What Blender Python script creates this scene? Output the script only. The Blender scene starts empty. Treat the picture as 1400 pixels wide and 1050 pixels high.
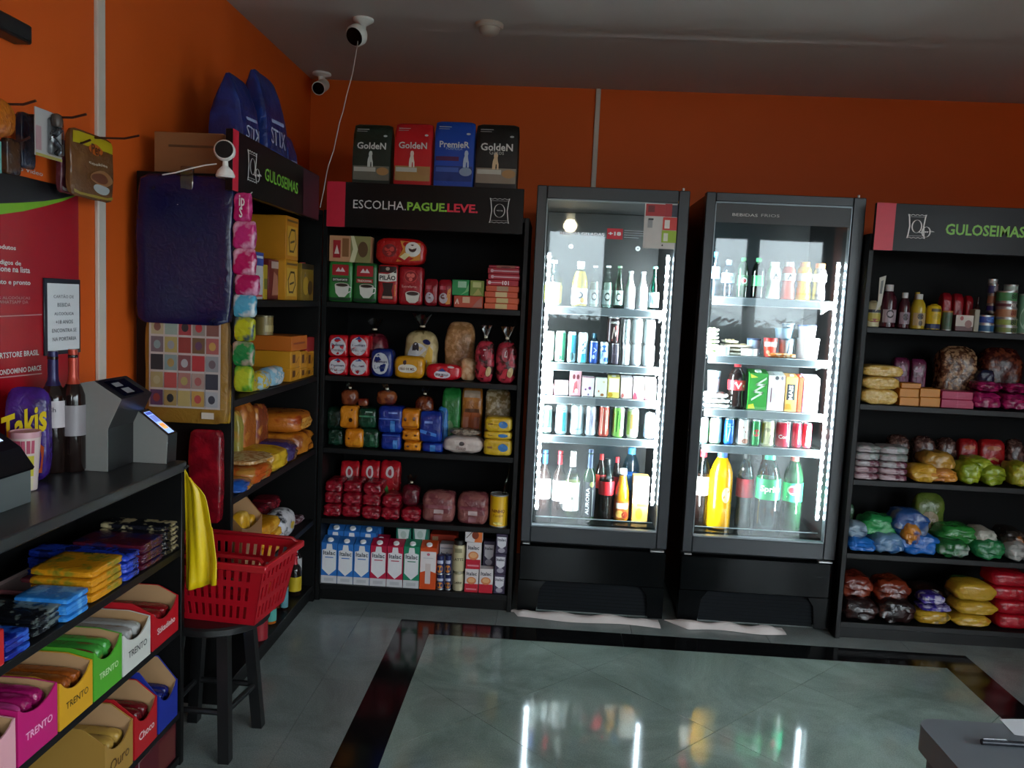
# Small self-service shop at dusk: shelf units, two lit drink coolers, counter, everything built in mesh code.
import bpy, bmesh, math, random
from mathutils import Vector, Matrix

scene = bpy.context.scene
COL = scene.collection
random.seed(7)

# ------------------------------------------------------------------ camera, world, exposure
YAW, PITCH, ROLL, FPX = 0.0462773, 0.0989120, 0.0466056, 1113.704
CAM = Vector((0.0, -3.74847, 1.46389))


def cam_axes():
    cy, sy, cp, sp = math.cos(YAW), math.sin(YAW), math.cos(PITCH), math.sin(PITCH)
    fwd = Vector((-sy * cp, cy * cp, -sp))
    right = Vector((cy, sy, 0))
    down = fwd.cross(right)
    cr, sr = math.cos(ROLL), math.sin(ROLL)
    return right * cr - down * sr, right * sr + down * cr, fwd


R0, R1, R2 = cam_axes()
cam_data = bpy.data.cameras.new('camera')
cam_data.sensor_fit = 'HORIZONTAL'
cam_data.sensor_width = 36.0
cam_data.lens = FPX / 1400 * 36
cam_data.clip_start = 0.05
cam_ob = bpy.data.objects.new('camera', cam_data)
COL.objects.link(cam_ob)
m4 = Matrix((R0, -R1, -R2)).transposed().to_4x4()
m4.translation = CAM
cam_ob.matrix_world = m4
scene.camera = cam_ob

scene.view_settings.view_transform = 'Standard'
scene.view_settings.look = 'None'
scene.view_settings.gamma = 1.0
scene.view_settings.use_curve_mapping = False
scene.view_settings.exposure = 1.4
scene.cycles.use_denoising = True
scene.cycles.max_bounces = 10
scene.cycles.diffuse_bounces = 4
scene.cycles.glossy_bounces = 4
scene.cycles.transparent_max_bounces = 24
scene.cycles.sample_clamp_indirect = 6.0
scene.cycles.caustics_reflective = False
scene.cycles.caustics_refractive = False

world = bpy.data.worlds.new('dusk_sky')
scene.world = world
world.use_nodes = True
wn_ = world.node_tree
bg = wn_.nodes['Background']
tcw = wn_.nodes.new('ShaderNodeTexCoord')       # overcast sky: dim at the horizon, several times brighter overhead
sep = wn_.nodes.new('ShaderNodeSeparateXYZ')
mrw = wn_.nodes.new('ShaderNodeMapRange')
mrw.inputs['To Min'].default_value = 4.9
mrw.inputs['To Max'].default_value = 24.0
wn_.links.new(tcw.outputs['Generated'], sep.inputs[0])
wn_.links.new(sep.outputs['Z'], mrw.inputs['Value'])
wn_.links.new(mrw.outputs['Result'], bg.inputs[1])
bg.inputs[0].default_value = (0.67, 0.69, 0.74, 1)

FRONT_Y, BACK_Y, LEFT_X, RIGHT_X, CEIL_Z = -6.6, 0.93, -1.43, 3.42, 2.668


def area_light(name, loc, target, sx, sy, energy, color, portal=False, spread=None):
    ld = bpy.data.lights.new(name, 'AREA')
    ld.shape = 'RECTANGLE'
    ld.size, ld.size_y, ld.energy, ld.color = sx, sy, energy, color
    if portal:
        ld.cycles.is_portal = True
    if spread:
        ld.spread = spread
    o = bpy.data.objects.new(name, ld)
    COL.objects.link(o)
    o.location = loc
    o.rotation_euler = (Vector(target) - Vector(loc)).to_track_quat('-Z', 'Y').to_euler()
    return o


# daylight through the openings of the shop front (portals only guide the sampling of the sky)
WIN_A = (-0.14, 0.65, 0.05, 2.44)
WIN_B = (1.93, 3.36, 0.05, 2.44)
SIDE_Y0, SIDE_Y1 = -6.4, -2.8  # extent of the added side window in the right wall
area_light('window_portal', (RIGHT_X - 0.02, (SIDE_Y0 + SIDE_Y1) / 2, 1.27), (0, (SIDE_Y0 + SIDE_Y1) / 2, 1.27), 2.34, SIDE_Y1 - SIDE_Y0, 1.0, (1, 1, 1), True)
for wn in (WIN_A, WIN_B):
    area_light('window_portal', ((wn[0] + wn[1]) / 2, FRONT_Y + 0.02, (wn[2] + wn[3]) / 2),
               ((wn[0] + wn[1]) / 2, 0, (wn[2] + wn[3]) / 2), wn[1] - wn[0], wn[3] - wn[2], 1.0, (1, 1, 1), True)


# ------------------------------------------------------------------ picture measurements -> places on real planes
def _rel(P):
    v = Vector(P) - CAM
    return R0.dot(v), R1.dot(v), R2.dot(v)


def _along(P0, e, px=None, py=None):
    a = _rel(P0)
    e = Vector(e)
    b = R0.dot(e), R1.dot(e), R2.dot(e)
    if px is not None:
        u = (px - 700) / FPX
        return (u * a[2] - a[0]) / (b[0] - u * b[2])
    v = (py - 525) / FPX
    return (v * a[2] - a[1]) / (b[1] - v * b[2])


def xat(px, Y, Z): return _along((0, Y, Z), (1, 0, 0), px=px)
def yat(px, X, Z): return _along((X, 0, Z), (0, 1, 0), px=px)
def zat(py, X, Y): return _along((X, Y, 0), (0, 0, 1), py=py)


def ray(px, py): return R0 * ((px - 700) / FPX) + R1 * ((py - 525) / FPX) + R2


def hit(px, py, X=None, Y=None, Z=None):
    d = ray(px, py)
    if X is not None:
        return CAM + d * ((X - CAM.x) / d.x)
    if Y is not None:
        return CAM + d * ((Y - CAM.y) / d.y)
    return CAM + d * ((Z - CAM.z) / d.z)


# ------------------------------------------------------------------ materials
def lin(c):
    if isinstance(c, str):
        c = [int(c[i:i + 2], 16) / 255 for i in (0, 2, 4)]
    return tuple((x / 12.92 if x <= 0.04045 else ((x + 0.055) / 1.055) ** 2.4) for x in c[:3]) + (1.0,)


MATS = {}


def nt_new(key):
    m = bpy.data.materials.new(key)
    m.use_nodes = True
    nt = m.node_tree
    return m, nt, nt.nodes['Principled BSDF']


def N(nt, t, **kw):
    n = nt.nodes.new(t)
    for k, v in kw.items():
        if k.startswith('i_'):
            n.inputs[k[2:].replace('_', ' ')].default_value = v
        else:
            setattr(n, k, v)
    return n


def ramp_mix(nt, fac, c1, c2):
    mx = nt.nodes.new('ShaderNodeMix')
    mx.data_type = 'RGBA'
    nt.links.new(fac, mx.inputs[0])
    mx.inputs[6].default_value = c1
    mx.inputs[7].default_value = c2
    return mx.outputs[2]


def scl(c, k): return (min(1, c[0] * k), min(1, c[1] * k), min(1, c[2] * k), 1)


def paint(col, rough=0.55, var=0.10, scale=9.0, metal=0.0, bump=0.0, bscale=120.0, spec=0.5):
    """plain surface with slight procedural unevenness"""
    key = ('paint', col, rough, var, scale, metal, bump, bscale, spec)
    if key in MATS:
        return MATS[key]
    m, nt, b = nt_new('surface_%s' % (col if isinstance(col, str) else 'mix'))
    c = lin(col)
    tc = N(nt, 'ShaderNodeTexCoord')
    nz = N(nt, 'ShaderNodeTexNoise', i_Scale=scale, i_Detail=4.0)
    nt.links.new(tc.outputs['Object'], nz.inputs['Vector'])
    nt.links.new(ramp_mix(nt, nz.outputs['Fac'], scl(c, 1 - var), scl(c, 1 + var)), b.inputs['Base Color'])
    b.inputs['Roughness'].default_value = rough
    b.inputs['Metallic'].default_value = metal
    b.inputs['Specular IOR Level'].default_value = spec
    if bump:
        n2 = N(nt, 'ShaderNodeTexNoise', i_Scale=bscale, i_Detail=3.0)
        nt.links.new(tc.outputs['Object'], n2.inputs['Vector'])
        bp = N(nt, 'ShaderNodeBump', i_Strength=bump, i_Distance=0.004)
        nt.links.new(n2.outputs['Fac'], bp.inputs['Height'])
        nt.links.new(bp.outputs['Normal'], b.inputs['Normal'])
    MATS[key] = m
    return m


def film(col, col2=None, rough=0.27, scale=14.0, edge=0.06, thr=0.55, crinkle=0.55):
    """printed plastic film: two colours in soft patches, crinkled and glossy"""
    key = ('film', col, col2, rough, scale, thr, crinkle)
    if key in MATS:
        return MATS[key]
    m, nt, b = nt_new('film_%s' % col)
    tc = N(nt, 'ShaderNodeTexCoord')
    nz = N(nt, 'ShaderNodeTexNoise', i_Scale=scale, i_Detail=2.0)
    nt.links.new(tc.outputs['Object'], nz.inputs['Vector'])
    mr = N(nt, 'ShaderNodeMapRange')
    mr.inputs['From Min'].default_value = thr - edge
    mr.inputs['From Max'].default_value = thr + edge
    nt.links.new(nz.outputs['Fac'], mr.inputs['Value'])
    c1 = lin(col)
    c2 = lin(col2) if col2 else scl(c1, 0.78)
    nt.links.new(ramp_mix(nt, mr.outputs['Result'], c1, c2), b.inputs['Base Color'])
    b.inputs['Roughness'].default_value = rough
    n2 = N(nt, 'ShaderNodeTexNoise', i_Scale=38.0, i_Detail=3.0, i_Distortion=1.2)
    nt.links.new(tc.outputs['Object'], n2.inputs['Vector'])
    bp = N(nt, 'ShaderNodeBump', i_Strength=crinkle, i_Distance=0.006)
    nt.links.new(n2.outputs['Fac'], bp.inputs['Height'])
    nt.links.new(bp.outputs['Normal'], b.inputs['Normal'])
    MATS[key] = m
    return m


def glass(tint='f4fbff', base=0.05, rough=0.02, dens=1.0):
    """clear pane or bottle wall: see-through with angle dependent mirror"""
    key = ('glass', tint, base, rough, dens)
    if key in MATS:
        return MATS[key]
    m, nt, b = nt_new('glass_%s' % tint)
    nt.nodes.remove(b)
    out = nt.nodes['Material Output']
    tr = N(nt, 'ShaderNodeBsdfTransparent')
    tc = N(nt, 'ShaderNodeTexCoord')
    nz = N(nt, 'ShaderNodeTexNoise', i_Scale=6.0)
    nt.links.new(tc.outputs['Object'], nz.inputs['Vector'])
    c = lin(tint)
    nt.links.new(ramp_mix(nt, nz.outputs['Fac'], scl(c, 0.985), c), tr.inputs['Color'])
    gl = N(nt, 'ShaderNodeBsdfGlossy', i_Roughness=rough)
    lw = N(nt, 'ShaderNodeLayerWeight')
    lw.inputs['Blend'].default_value = 0.5
    pw = N(nt, 'ShaderNodeMath', operation='POWER')
    nt.links.new(lw.outputs['Facing'], pw.inputs[0])
    pw.inputs[1].default_value = 4.0
    ma = N(nt, 'ShaderNodeMath', operation='MULTIPLY_ADD')
    nt.links.new(pw.outputs[0], ma.inputs[0])
    ma.inputs[1].default_value = 0.8
    ma.inputs[2].default_value = base
    mx = N(nt, 'ShaderNodeMixShader')
    nt.links.new(ma.outputs[0], mx.inputs[0])
    nt.links.new(tr.outputs[0], mx.inputs[1])
    nt.links.new(gl.outputs[0], mx.inputs[2])
    nt.links.new(mx.outputs[0], out.inputs['Surface'])
    MATS[key] = m
    return m


def emit(col, strength):
    key = ('emit', col, strength)
    if key in MATS:
        return MATS[key]
    m, nt, b = nt_new('lamp_%s' % col)
    b.inputs['Base Color'].default_value = lin(col)
    b.inputs['Emission Color'].default_value = lin(col)
    b.inputs['Emission Strength'].default_value = strength
    MATS[key] = m
    return m


BLACK = paint('090909', 0.45, 0.2, 6.0, spec=0.25)
BOARD = paint('0d0d0e', 0.45, 0.18, 5.0, bump=0.05, spec=0.3)
WHITE = paint('e8e8e4', 0.5, 0.05)
INK = {}


def ink(col):
    return paint(col, 0.42, 0.06, 40.0)


# ------------------------------------------------------------------ geometry: (verts, faces) pairs
def g_join(*gs):
    V, F = [], []
    for v, f in gs:
        o = len(V)
        V += v
        F += [tuple(i + o for i in q) for q in f]
    return V, F


def g_move(g, x=0, y=0, z=0, rz=0.0, rx=0.0, ry=0.0):
    M = Matrix.Translation((x, y, z)) @ Matrix.Rotation(rz, 4, 'Z') @ Matrix.Rotation(ry, 4, 'Y') @ Matrix.Rotation(rx, 4, 'X')
    return [tuple(M @ Vector(p)) for p in g[0]], g[1]


def g_box(x0, x1, y0, y1, z0, z1):
    V = [(x, y, z) for z in (z0, z1) for y in (y0, y1) for x in (x0, x1)]
    F = [(0, 2, 3, 1), (4, 5, 7, 6), (0, 1, 5, 4), (2, 6, 7, 3), (0, 4, 6, 2), (1, 3, 7, 5)]
    return V, F


def g_cham(x0, x1, y0, y1, z0, z1, c=0.003):
    """box with chamfered edges"""
    c = min(c, (x1 - x0) * .3, (y1 - y0) * .3, (z1 - z0) * .3)
    V, idx = [], {}
    for ix, x in enumerate((x0, x1)):
        for iy, y in enumerate((y0, y1)):
            for iz, z in enumerate((z0, z1)):
                sx, sy, sz = (c if ix == 0 else -c), (c if iy == 0 else -c), (c if iz == 0 else -c)
                idx[ix, iy, iz, 0] = len(V); V.append((x, y + sy, z + sz))
                idx[ix, iy, iz, 1] = len(V); V.append((x + sx, y, z + sz))
                idx[ix, iy, iz, 2] = len(V); V.append((x + sx, y + sy, z))
    F = []
    for a in range(3):
        b, d = (a + 1) % 3, (a + 2) % 3
        for s in (0, 1):
            q = []
            for (p, r) in ((0, 0), (1, 0), (1, 1), (0, 1)):
                k = [0, 0, 0]
                k[a], k[b], k[d] = s, p, r
                q.append(idx[k[0], k[1], k[2], a])
            F.append(tuple(q) if s else tuple(q[::-1]))
        for p in (0, 1):
            for r in (0, 1):
                q = []
                for s, t in ((0, b), (1, b), (1, d), (0, d)):
                    k = [0, 0, 0]
                    k[a], k[b], k[d] = s, p, r
                    q.append(idx[k[0], k[1], k[2], t])
                F.append(tuple(q) if p == r else tuple(q[::-1]))
    for k in [(i, j, l) for i in (0, 1) for j in (0, 1) for l in (0, 1)]:
        q = tuple(idx[k[0], k[1], k[2], t] for t in range(3))
        F.append(q if sum(k) % 2 else q[::-1])
    return V, F


def g_lathe(prof, n=20, cap=True):
    V, F = [], []
    for r, z in prof:
        for i in range(n):
            a = 2 * math.pi * i / n
            V.append((r * math.cos(a), r * math.sin(a), z))
    for k in range(len(prof) - 1):
        for i in range(n):
            j = (i + 1) % n
            F.append((k * n + i, k * n + j, (k + 1) * n + j, (k + 1) * n + i))
    if cap:
        F.append(tuple(range(n))[::-1])
        F.append(tuple((len(prof) - 1) * n + i for i in range(n)))
    return V, F


def g_tube(pts, r, n=8, r1=None):
    pts = [Vector(p) for p in pts]
    V, F = [], []
    for k, p in enumerate(pts):
        d = (pts[min(k + 1, len(pts) - 1)] - pts[max(k - 1, 0)]).normalized()
        a = d.cross(Vector((0, 0, 1)))
        if a.length < 0.05:
            a = d.cross(Vector((1, 0, 0)))
        a.normalize()
        b = d.cross(a)
        rr = r if r1 is None else r + (r1 - r) * k / (len(pts) - 1)
        for i in range(n):
            t = 2 * math.pi * i / n
            V.append(tuple(p + a * (rr * math.cos(t)) + b * (rr * math.sin(t))))
    for k in range(len(pts) - 1):
        for i in range(n):
            j = (i + 1) % n
            F.append((k * n + i, k * n + j, (k + 1) * n + j, (k + 1) * n + i))
    F.append(tuple(range(n))[::-1])
    F.append(tuple((len(pts) - 1) * n + i for i in range(n)))
    return V, F


def g_prism(poly, y0, y1):
    """polygon in x,z pushed along y"""
    n = len(poly)
    V = [(x, y0, z) for x, z in poly] + [(x, y1, z) for x, z in poly]
    F = [tuple(range(n)), tuple(range(2 * n - 1, n - 1, -1))]
    for i in range(n):
        j = (i + 1) % n
        F.append((i, i + n, j + n, j))
    return V, F


def g_prism_x(poly, x0, x1):
    """polygon in y,z pushed along x"""
    V, F = g_prism(poly, x0, x1)
    return [(y, x, z) for x, y, z in V], [f[::-1] for f in F]


def g_prism_z(poly, z0, z1):
    V, F = g_prism(poly, z0, z1)
    return [(x, z, y) for x, y, z in V], [f[::-1] for f in F]


def mesh_ob(name, g, mat, parent=None, smooth=True, loc=None, rotz=0.0, angle=38):
    me = bpy.data.meshes.new(name)
    me.from_pydata(g[0], [], g[1])
    if smooth:
        bm = bmesh.new()
        bm.from_mesh(me)
        bmesh.ops.recalc_face_normals(bm, faces=bm.faces)
        bm.to_mesh(me)
        bm.free()
        me.polygons.foreach_set('use_smooth', [True] * len(me.polygons))
        me.set_sharp_from_angle(angle=math.radians(angle))
    me.materials.append(mat)
    o = bpy.data.objects.new(name, me)
    COL.objects.link(o)
    if parent is not None:
        o.parent = parent
    if loc is not None:
        o.location = loc
    o.rotation_euler[2] = rotz
    return o


def tag(o, label=None, cat=None, group=None, kind=None):
    if label:
        o['label'] = label
    if cat:
        o['category'] = cat
    if group:
        o['group'] = group
    if kind:
        o['kind'] = kind
    return o


def thing(name, label, cat, loc=(0, 0, 0), rotz=0.0, group=None):
    o = bpy.data.objects.new(name, None)
    o.empty_display_size = 0.05
    COL.objects.link(o)
    o.location = loc
    o.rotation_euler = (0, 0, rotz)
    return tag(o, label, cat, group)


def struct(name, g, mat, smooth=False):
    return tag(mesh_ob(name, g, mat, None, smooth), kind='structure')


TXT = {}


def text_geo(s, bold=0.0):
    """glyph outlines of a string, scaled to a unit box"""
    key = (s, bold)
    if key not in TXT:
        cu = bpy.data.curves.new('lettering', 'FONT')
        cu.body = s
        cu.offset = bold
        cu.resolution_u = 2
        o = bpy.data.objects.new('lettering', cu)
        me = bpy.data.meshes.new_from_object(o)
        V = [tuple(v.co) for v in me.vertices]
        F = [tuple(p.vertices) for p in me.polygons]
        bpy.data.objects.remove(o)
        bpy.data.curves.remove(cu)
        bpy.data.meshes.remove(me)
        x0, x1 = min(v[0] for v in V), max(v[0] for v in V)
        y0, y1 = min(v[1] for v in V), max(v[1] for v in V)
        TXT[key] = ([((v[0] - x0) / (x1 - x0), (v[1] - y0) / (y1 - y0)) for v in V], F, (x1 - x0) / (y1 - y0))
    return TXT[key]


def strip_outline(pts, wd, closed=False):
    """2-D line drawing: quads of width wd along pts"""
    V, F = [], []
    n = len(pts)
    for i in range(n if closed else n - 1):
        (ax, ay), (bx, by) = pts[i], pts[(i + 1) % n]
        L = math.hypot(bx - ax, by - ay) or 1
        ex, ey = (bx - ax) / L * wd / 2, (by - ay) / L * wd / 2
        o = len(V)
        V += [(ax - ex + ey, ay - ey - ex), (bx + ex + ey, by + ey - ex), (bx + ex - ey, by + ey + ex), (ax - ex - ey, ay - ey + ex)]
        F.append((o, o + 1, o + 2, o + 3))
    return V, F


def prints(t, fm, specs, asp=1.0):
    """flat print on a front face; fm(u, v, e) maps face coordinates to the surface lifted by e; asp = face width / height"""
    e = 0.0006
    for s in specs:
        k = s[0]
        if k == 'r':
            _, u0, v0, u1, v1, col = s
            nu = 6
            V, F = [], []
            nv = 4
            for j in range(nv + 1):
                for i in range(nu + 1):
                    V.append(fm(u0 + (u1 - u0) * i / nu, v0 + (v1 - v0) * j / nv, e))
            for j in range(nv):
                for i in range(nu):
                    a = j * (nu + 1) + i
                    F.append((a, a + 1, a + nu + 2, a + nu + 1))
            name = 'print_panel'
        elif k == 'e':
            _, u, v, ru, rv, col = s
            n = 18
            V = [fm(u, v, e)] + [fm(u + ru * math.cos(2 * math.pi * i / n), v + rv * math.sin(2 * math.pi * i / n), e) for i in range(n)]
            F = [(0, 1 + i, 1 + (i + 1) % n) for i in range(n)]
            name = 'emblem'
        elif k == 'p':
            _, pts, col = s
            V = [fm(u, v, e) for u, v in pts]
            F = [tuple(range(len(pts)))]
            name = 'print_shape'
        elif k == 'l':   # line drawing
            _, pts, wd, col = s
            P, F = strip_outline(pts, wd)
            V = [fm(u, v, e) for u, v in P]
            name = 'print_line'
        else:            # 't', string, u, v, width, colour, bold, height(optional), vertical
            _, st, u, v, wd, col = s[:6]
            bold = s[6] if len(s) > 6 else 0.0
            P, F, ta = text_geo(st, bold)
            ht = s[7] if len(s) > 7 and s[7] else wd * asp / ta
            if len(s) > 8 and s[8]:   # reads upwards
                V = [fm(u - ht * (p[1] - .5), v + wd * (p[0] - .5), e) for p in P]
            else:
                V = [fm(u + wd * (p[0] - .5), v + ht * (p[1] - .5), e) for p in P]
            name = 'lettering'
        mesh_ob(name, (V, F), ink(col), t, False)
        e += 0.00035
# ------------------------------------------------------------------ the room
def wall_mat(col):
    key = ('wall', col)
    if key in MATS:
        return MATS[key]
    m, nt, b = nt_new('wall_paint')
    c = lin(col)
    tc = N(nt, 'ShaderNodeTexCoord')
    nz = N(nt, 'ShaderNodeTexNoise', i_Scale=1.6, i_Detail=5.0)
    n2 = N(nt, 'ShaderNodeTexNoise', i_Scale=160.0, i_Detail=2.0)
    nt.links.new(tc.outputs['Object'], nz.inputs['Vector'])
    nt.links.new(tc.outputs['Object'], n2.inputs['Vector'])
    nt.links.new(ramp_mix(nt, nz.outputs['Fac'], scl(c, 0.94), scl(c, 1.06)), b.inputs['Base Color'])
    bp = N(nt, 'ShaderNodeBump', i_Strength=0.12, i_Distance=0.002)
    nt.links.new(n2.outputs['Fac'], bp.inputs['Height'])
    nt.links.new(bp.outputs['Normal'], b.inputs['Normal'])
    b.inputs['Roughness'].default_value = 0.6
    b.inputs['Specular IOR Level'].default_value = 0.3
    MATS[key] = m
    return m


ORANGE = wall_mat('d85b19')
CEILM = wall_mat('b9b2ac')
T = 0.12
struct('wall_back', g_box(LEFT_X - T, RIGHT_X + T, BACK_Y, BACK_Y + T, 0, CEIL_Z), ORANGE)
struct('wall_left', g_box(LEFT_X - T, LEFT_X, FRONT_Y - T, BACK_Y, 0, CEIL_Z), ORANGE)
struct('wall_right', g_join(g_box(RIGHT_X, RIGHT_X + T, FRONT_Y - T, SIDE_Y0, 0, CEIL_Z), g_box(RIGHT_X, RIGHT_X + T, SIDE_Y1, BACK_Y, 0, CEIL_Z),
       g_box(RIGHT_X, RIGHT_X + T, SIDE_Y0, SIDE_Y1, 0, 0.1), g_box(RIGHT_X, RIGHT_X + T, SIDE_Y0, SIDE_Y1, 2.5, CEIL_Z)), ORANGE)
struct('ceiling', g_box(LEFT_X - T, RIGHT_X + T, FRONT_Y - T, BACK_Y + T, CEIL_Z, CEIL_Z + T), CEILM)
a0, a1, a2, a3 = WIN_A
b0, b1, b2, b3 = WIN_B
FW = paint('4a423c', 0.6)
struct('wall_front', g_join(
    g_box(LEFT_X, a0, FRONT_Y - T, FRONT_Y, 0, CEIL_Z), g_box(a1, b0, FRONT_Y - T, FRONT_Y, 0, CEIL_Z),
    g_box(b1, RIGHT_X, FRONT_Y - T, FRONT_Y, 0, CEIL_Z), g_box(a0, a1, FRONT_Y - T, FRONT_Y, a3, CEIL_Z),
    g_box(b0, b1, FRONT_Y - T, FRONT_Y, b3, CEIL_Z), g_box(a0, a1, FRONT_Y - T, FRONT_Y, 0, a2),
    g_box(b0, b1, FRONT_Y - T, FRONT_Y, 0, b2)), FW)


def glazing(name, x0, x1, z0, z1, bars, mw=0.05):
    o = tag(bpy.data.objects.new(name, None), kind='structure')
    COL.objects.link(o)
    o.location = ((x0 + x1) / 2, FRONT_Y, z0)
    L = -o.location
    fr = paint('23262a', 0.4)
    y0, y1 = FRONT_Y - 0.09, FRONT_Y - 0.03
    f = mesh_ob('window_frame', g_move(g_join(g_box(x0, x0 + mw, y0, y1, z0, z1), g_box(x1 - mw, x1, y0, y1, z0, z1),
                g_box(x0, x1, y0, y1, z1 - mw, z1), g_box(x0, x1, y0, y1, z0, z0 + mw)), *L), fr, o, False)
    for bx, bw in bars:
        mesh_ob('mullion', g_move(g_box(bx - bw / 2, bx + bw / 2, y0, y1, z0 + mw, z1 - mw), *L), fr, o, False)
    ed = [x0 + mw] + [v for bx, bw in bars for v in (bx - bw / 2, bx + bw / 2)] + [x1 - mw]
    for i in range(0, len(ed), 2):
        mesh_ob('pane', g_move(g_box(ed[i], ed[i + 1], FRONT_Y - 0.064, FRONT_Y - 0.058, z0 + mw, z1 - mw), *L),
                glass('eef4f4', 0.04), o, False)


glazing('window_1', *WIN_A, [])
glazing('window_2', *WIN_B, [(2.45, 0.15)])
w4 = tag(bpy.data.objects.new('added_side_window', None), kind='structure')  # unseen side window, added to bring more daylight onto left wall and ceiling
COL.objects.link(w4)
for ya, yb_ in ((SIDE_Y0, SIDE_Y0 + .05), ((SIDE_Y0 + SIDE_Y1) / 2 - .03, (SIDE_Y0 + SIDE_Y1) / 2 + .03), (SIDE_Y1 - .05, SIDE_Y1)):
    mesh_ob('mullion', g_box(RIGHT_X + .03, RIGHT_X + .09, ya, yb_, .15, 2.45), paint('23262a', 0.4), w4, False)
for za, zb in ((.1, .15), (2.45, 2.5)):
    mesh_ob('window_frame', g_box(RIGHT_X + .03, RIGHT_X + .09, SIDE_Y0, SIDE_Y1, za, zb), paint('23262a', 0.4), w4, False)
for ya, yb_ in ((SIDE_Y0 + .05, (SIDE_Y0 + SIDE_Y1) / 2 - .03), ((SIDE_Y0 + SIDE_Y1) / 2 + .03, SIDE_Y1 - .05)):
    mesh_ob('pane', g_box(RIGHT_X + .057, RIGHT_X + .063, ya, yb_, .15, 2.45), glass('eef4f4', 0.04), w4, False)

# outside: dark pavement and two palms whose mirror image stands in the cooler glass
struct('ground', g_join(g_box(-60, 60, -60, FRONT_Y - T, -0.25, -0.12), g_box(RIGHT_X + T, 60, FRONT_Y - T, 20, -0.25, -0.12)), paint('5c5e5a', 0.9, 0.2, 0.8))


def palm(x, y, h, lab, seed):
    rd = random.Random(seed)
    t = thing('palm', lab, 'palm', (x, y, -0.12))
    mesh_ob('trunk', g_tube([(0, 0, 0), (0.02, 0.01, h * .5), (0, 0, h)], 0.11, 9, 0.07), paint('3c2f22', 0.9, 0.4, 20), t)
    gm = paint('1c2a1a', 0.6, 0.3)
    for k in range(46):      # long narrow blades fanning out of the crown
        a = k * 2.399963
        el = 1.25 - 1.5 * (k / 46) + rd.random() * .25
        L = .75 + rd.random() * .45
        dr = Vector((math.cos(a) * math.cos(el), math.sin(a) * math.cos(el), math.sin(el)))
        sd = Vector((-math.sin(a), math.cos(a), 0))
        V, F = [], []
        for s in range(6):
            q = s / 5
            c = Vector((0, 0, h)) + dr * (L * q) - Vector((0, 0, .32 * q * q * L))
            wd = .016 * (1 - q) ** .6 + .002
            V += [tuple(c - sd * wd), tuple(c + Vector((0, 0, -.006))), tuple(c + sd * wd)]
        for s in range(5):
            F += [(s * 3, s * 3 + 1, s * 3 + 4, s * 3 + 3), (s * 3 + 1, s * 3 + 2, s * 3 + 5, s * 3 + 4)]
        mesh_ob('frond', (V, F), gm, t, False)


palm(1.75, -8.0, 1.65, 'palm with feathery fronds outside the shop front, mirrored at the cooler edge', 3)
palm(4.35, -8.6, 1.75, 'palm behind the wide window, fronds showing beside its bar', 5)

hw = thing('added_planter', 'low dark planter wall with a clipped hedge added outside to darken the mirrored ground', 'wall', (.8, -10.6, -.12))  # guessed hedge, added to keep the cooler reflections dark below the sky
mesh_ob('planter', g_cham(-6, 6, -.25, .25, 0, .75, .02), paint('2a2c2b', .8, .2, 3), hw)
V, F = [], []
rh = random.Random(11)
for k in range(2600):
    x, y, z = rh.uniform(-5.9, 5.9), rh.uniform(-.26, .26), .72 + .78 * rh.random() ** .8
    a, s_ = rh.uniform(0, 6.28), rh.uniform(.07, .13)
    o = len(V)
    dx_, dy_, dz_ = math.cos(a) * s_, math.sin(a) * s_, rh.uniform(-.6, .6) * s_
    V += [(x - dx_, y - dy_, z - dz_), (x + dy_ * .5, y - dx_ * .5, z), (x + dx_, y + dy_, z + dz_), (x - dy_ * .5, y + dx_ * .5, z)]
    F.append((o, o + 1, o + 2, o + 3))
mesh_ob('hedge', (V, F), paint('14200f', .7, .3, 4), hw, False)
mesh_ob('hedge_core', g_box(-5.9, 5.9, -.2, .2, .74, 1.36), paint('0c130a', .9, .3, 4), hw, False)

# ---- floor: screed, then separate slabs with open joints
def granite(col, col2, rough, spec=0.5):
    m, nt, b = nt_new('granite_%s' % col)
    tc = N(nt, 'ShaderNodeTexCoord')
    oi = N(nt, 'ShaderNodeObjectInfo')
    n1 = N(nt, 'ShaderNodeTexNoise', i_Scale=2.2, i_Detail=8.0, i_Roughness=0.65, i_Distortion=0.7)
    n2 = N(nt, 'ShaderNodeTexNoise', i_Scale=220.0, i_Detail=3.0)
    geo = N(nt, 'ShaderNodeNewGeometry')
    nt.links.new(geo.outputs['Position'], n1.inputs['Vector'])
    nt.links.new(geo.outputs['Position'], n2.inputs['Vector'])
    c1, c2 = lin(col), lin(col2)
    mr = N(nt, 'ShaderNodeMapRange')
    mr.inputs['From Min'].default_value = 0.36
    mr.inputs['From Max'].default_value = 0.64
    nt.links.new(n1.outputs['Fac'], mr.inputs['Value'])
    base = ramp_mix(nt, mr.outputs['Result'], c1, c2)
    mx = nt.nodes.new('ShaderNodeMix')
    mx.data_type = 'RGBA'
    mx.blend_type = 'OVERLAY'
    mx.inputs[0].default_value = 0.5
    nt.links.new(base, mx.inputs[6])
    nt.links.new(n2.outputs['Fac'], mx.inputs[7])
    hv = N(nt, 'ShaderNodeHueSaturation')
    ml = N(nt, 'ShaderNodeMath', operation='MULTIPLY_ADD')
    nt.links.new(oi.outputs['Random'], ml.inputs[0])
    ml.inputs[1].default_value = 0.16
    ml.inputs[2].default_value = 0.92
    nt.links.new(ml.outputs[0], hv.inputs['Value'])
    nt.links.new(mx.outputs[2], hv.inputs['Color'])
    nt.links.new(hv.outputs[0], b.inputs['Base Color'])
    b.inputs['Roughness'].default_value = rough
    b.inputs['Specular IOR Level'].default_value = spec
    return m


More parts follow.
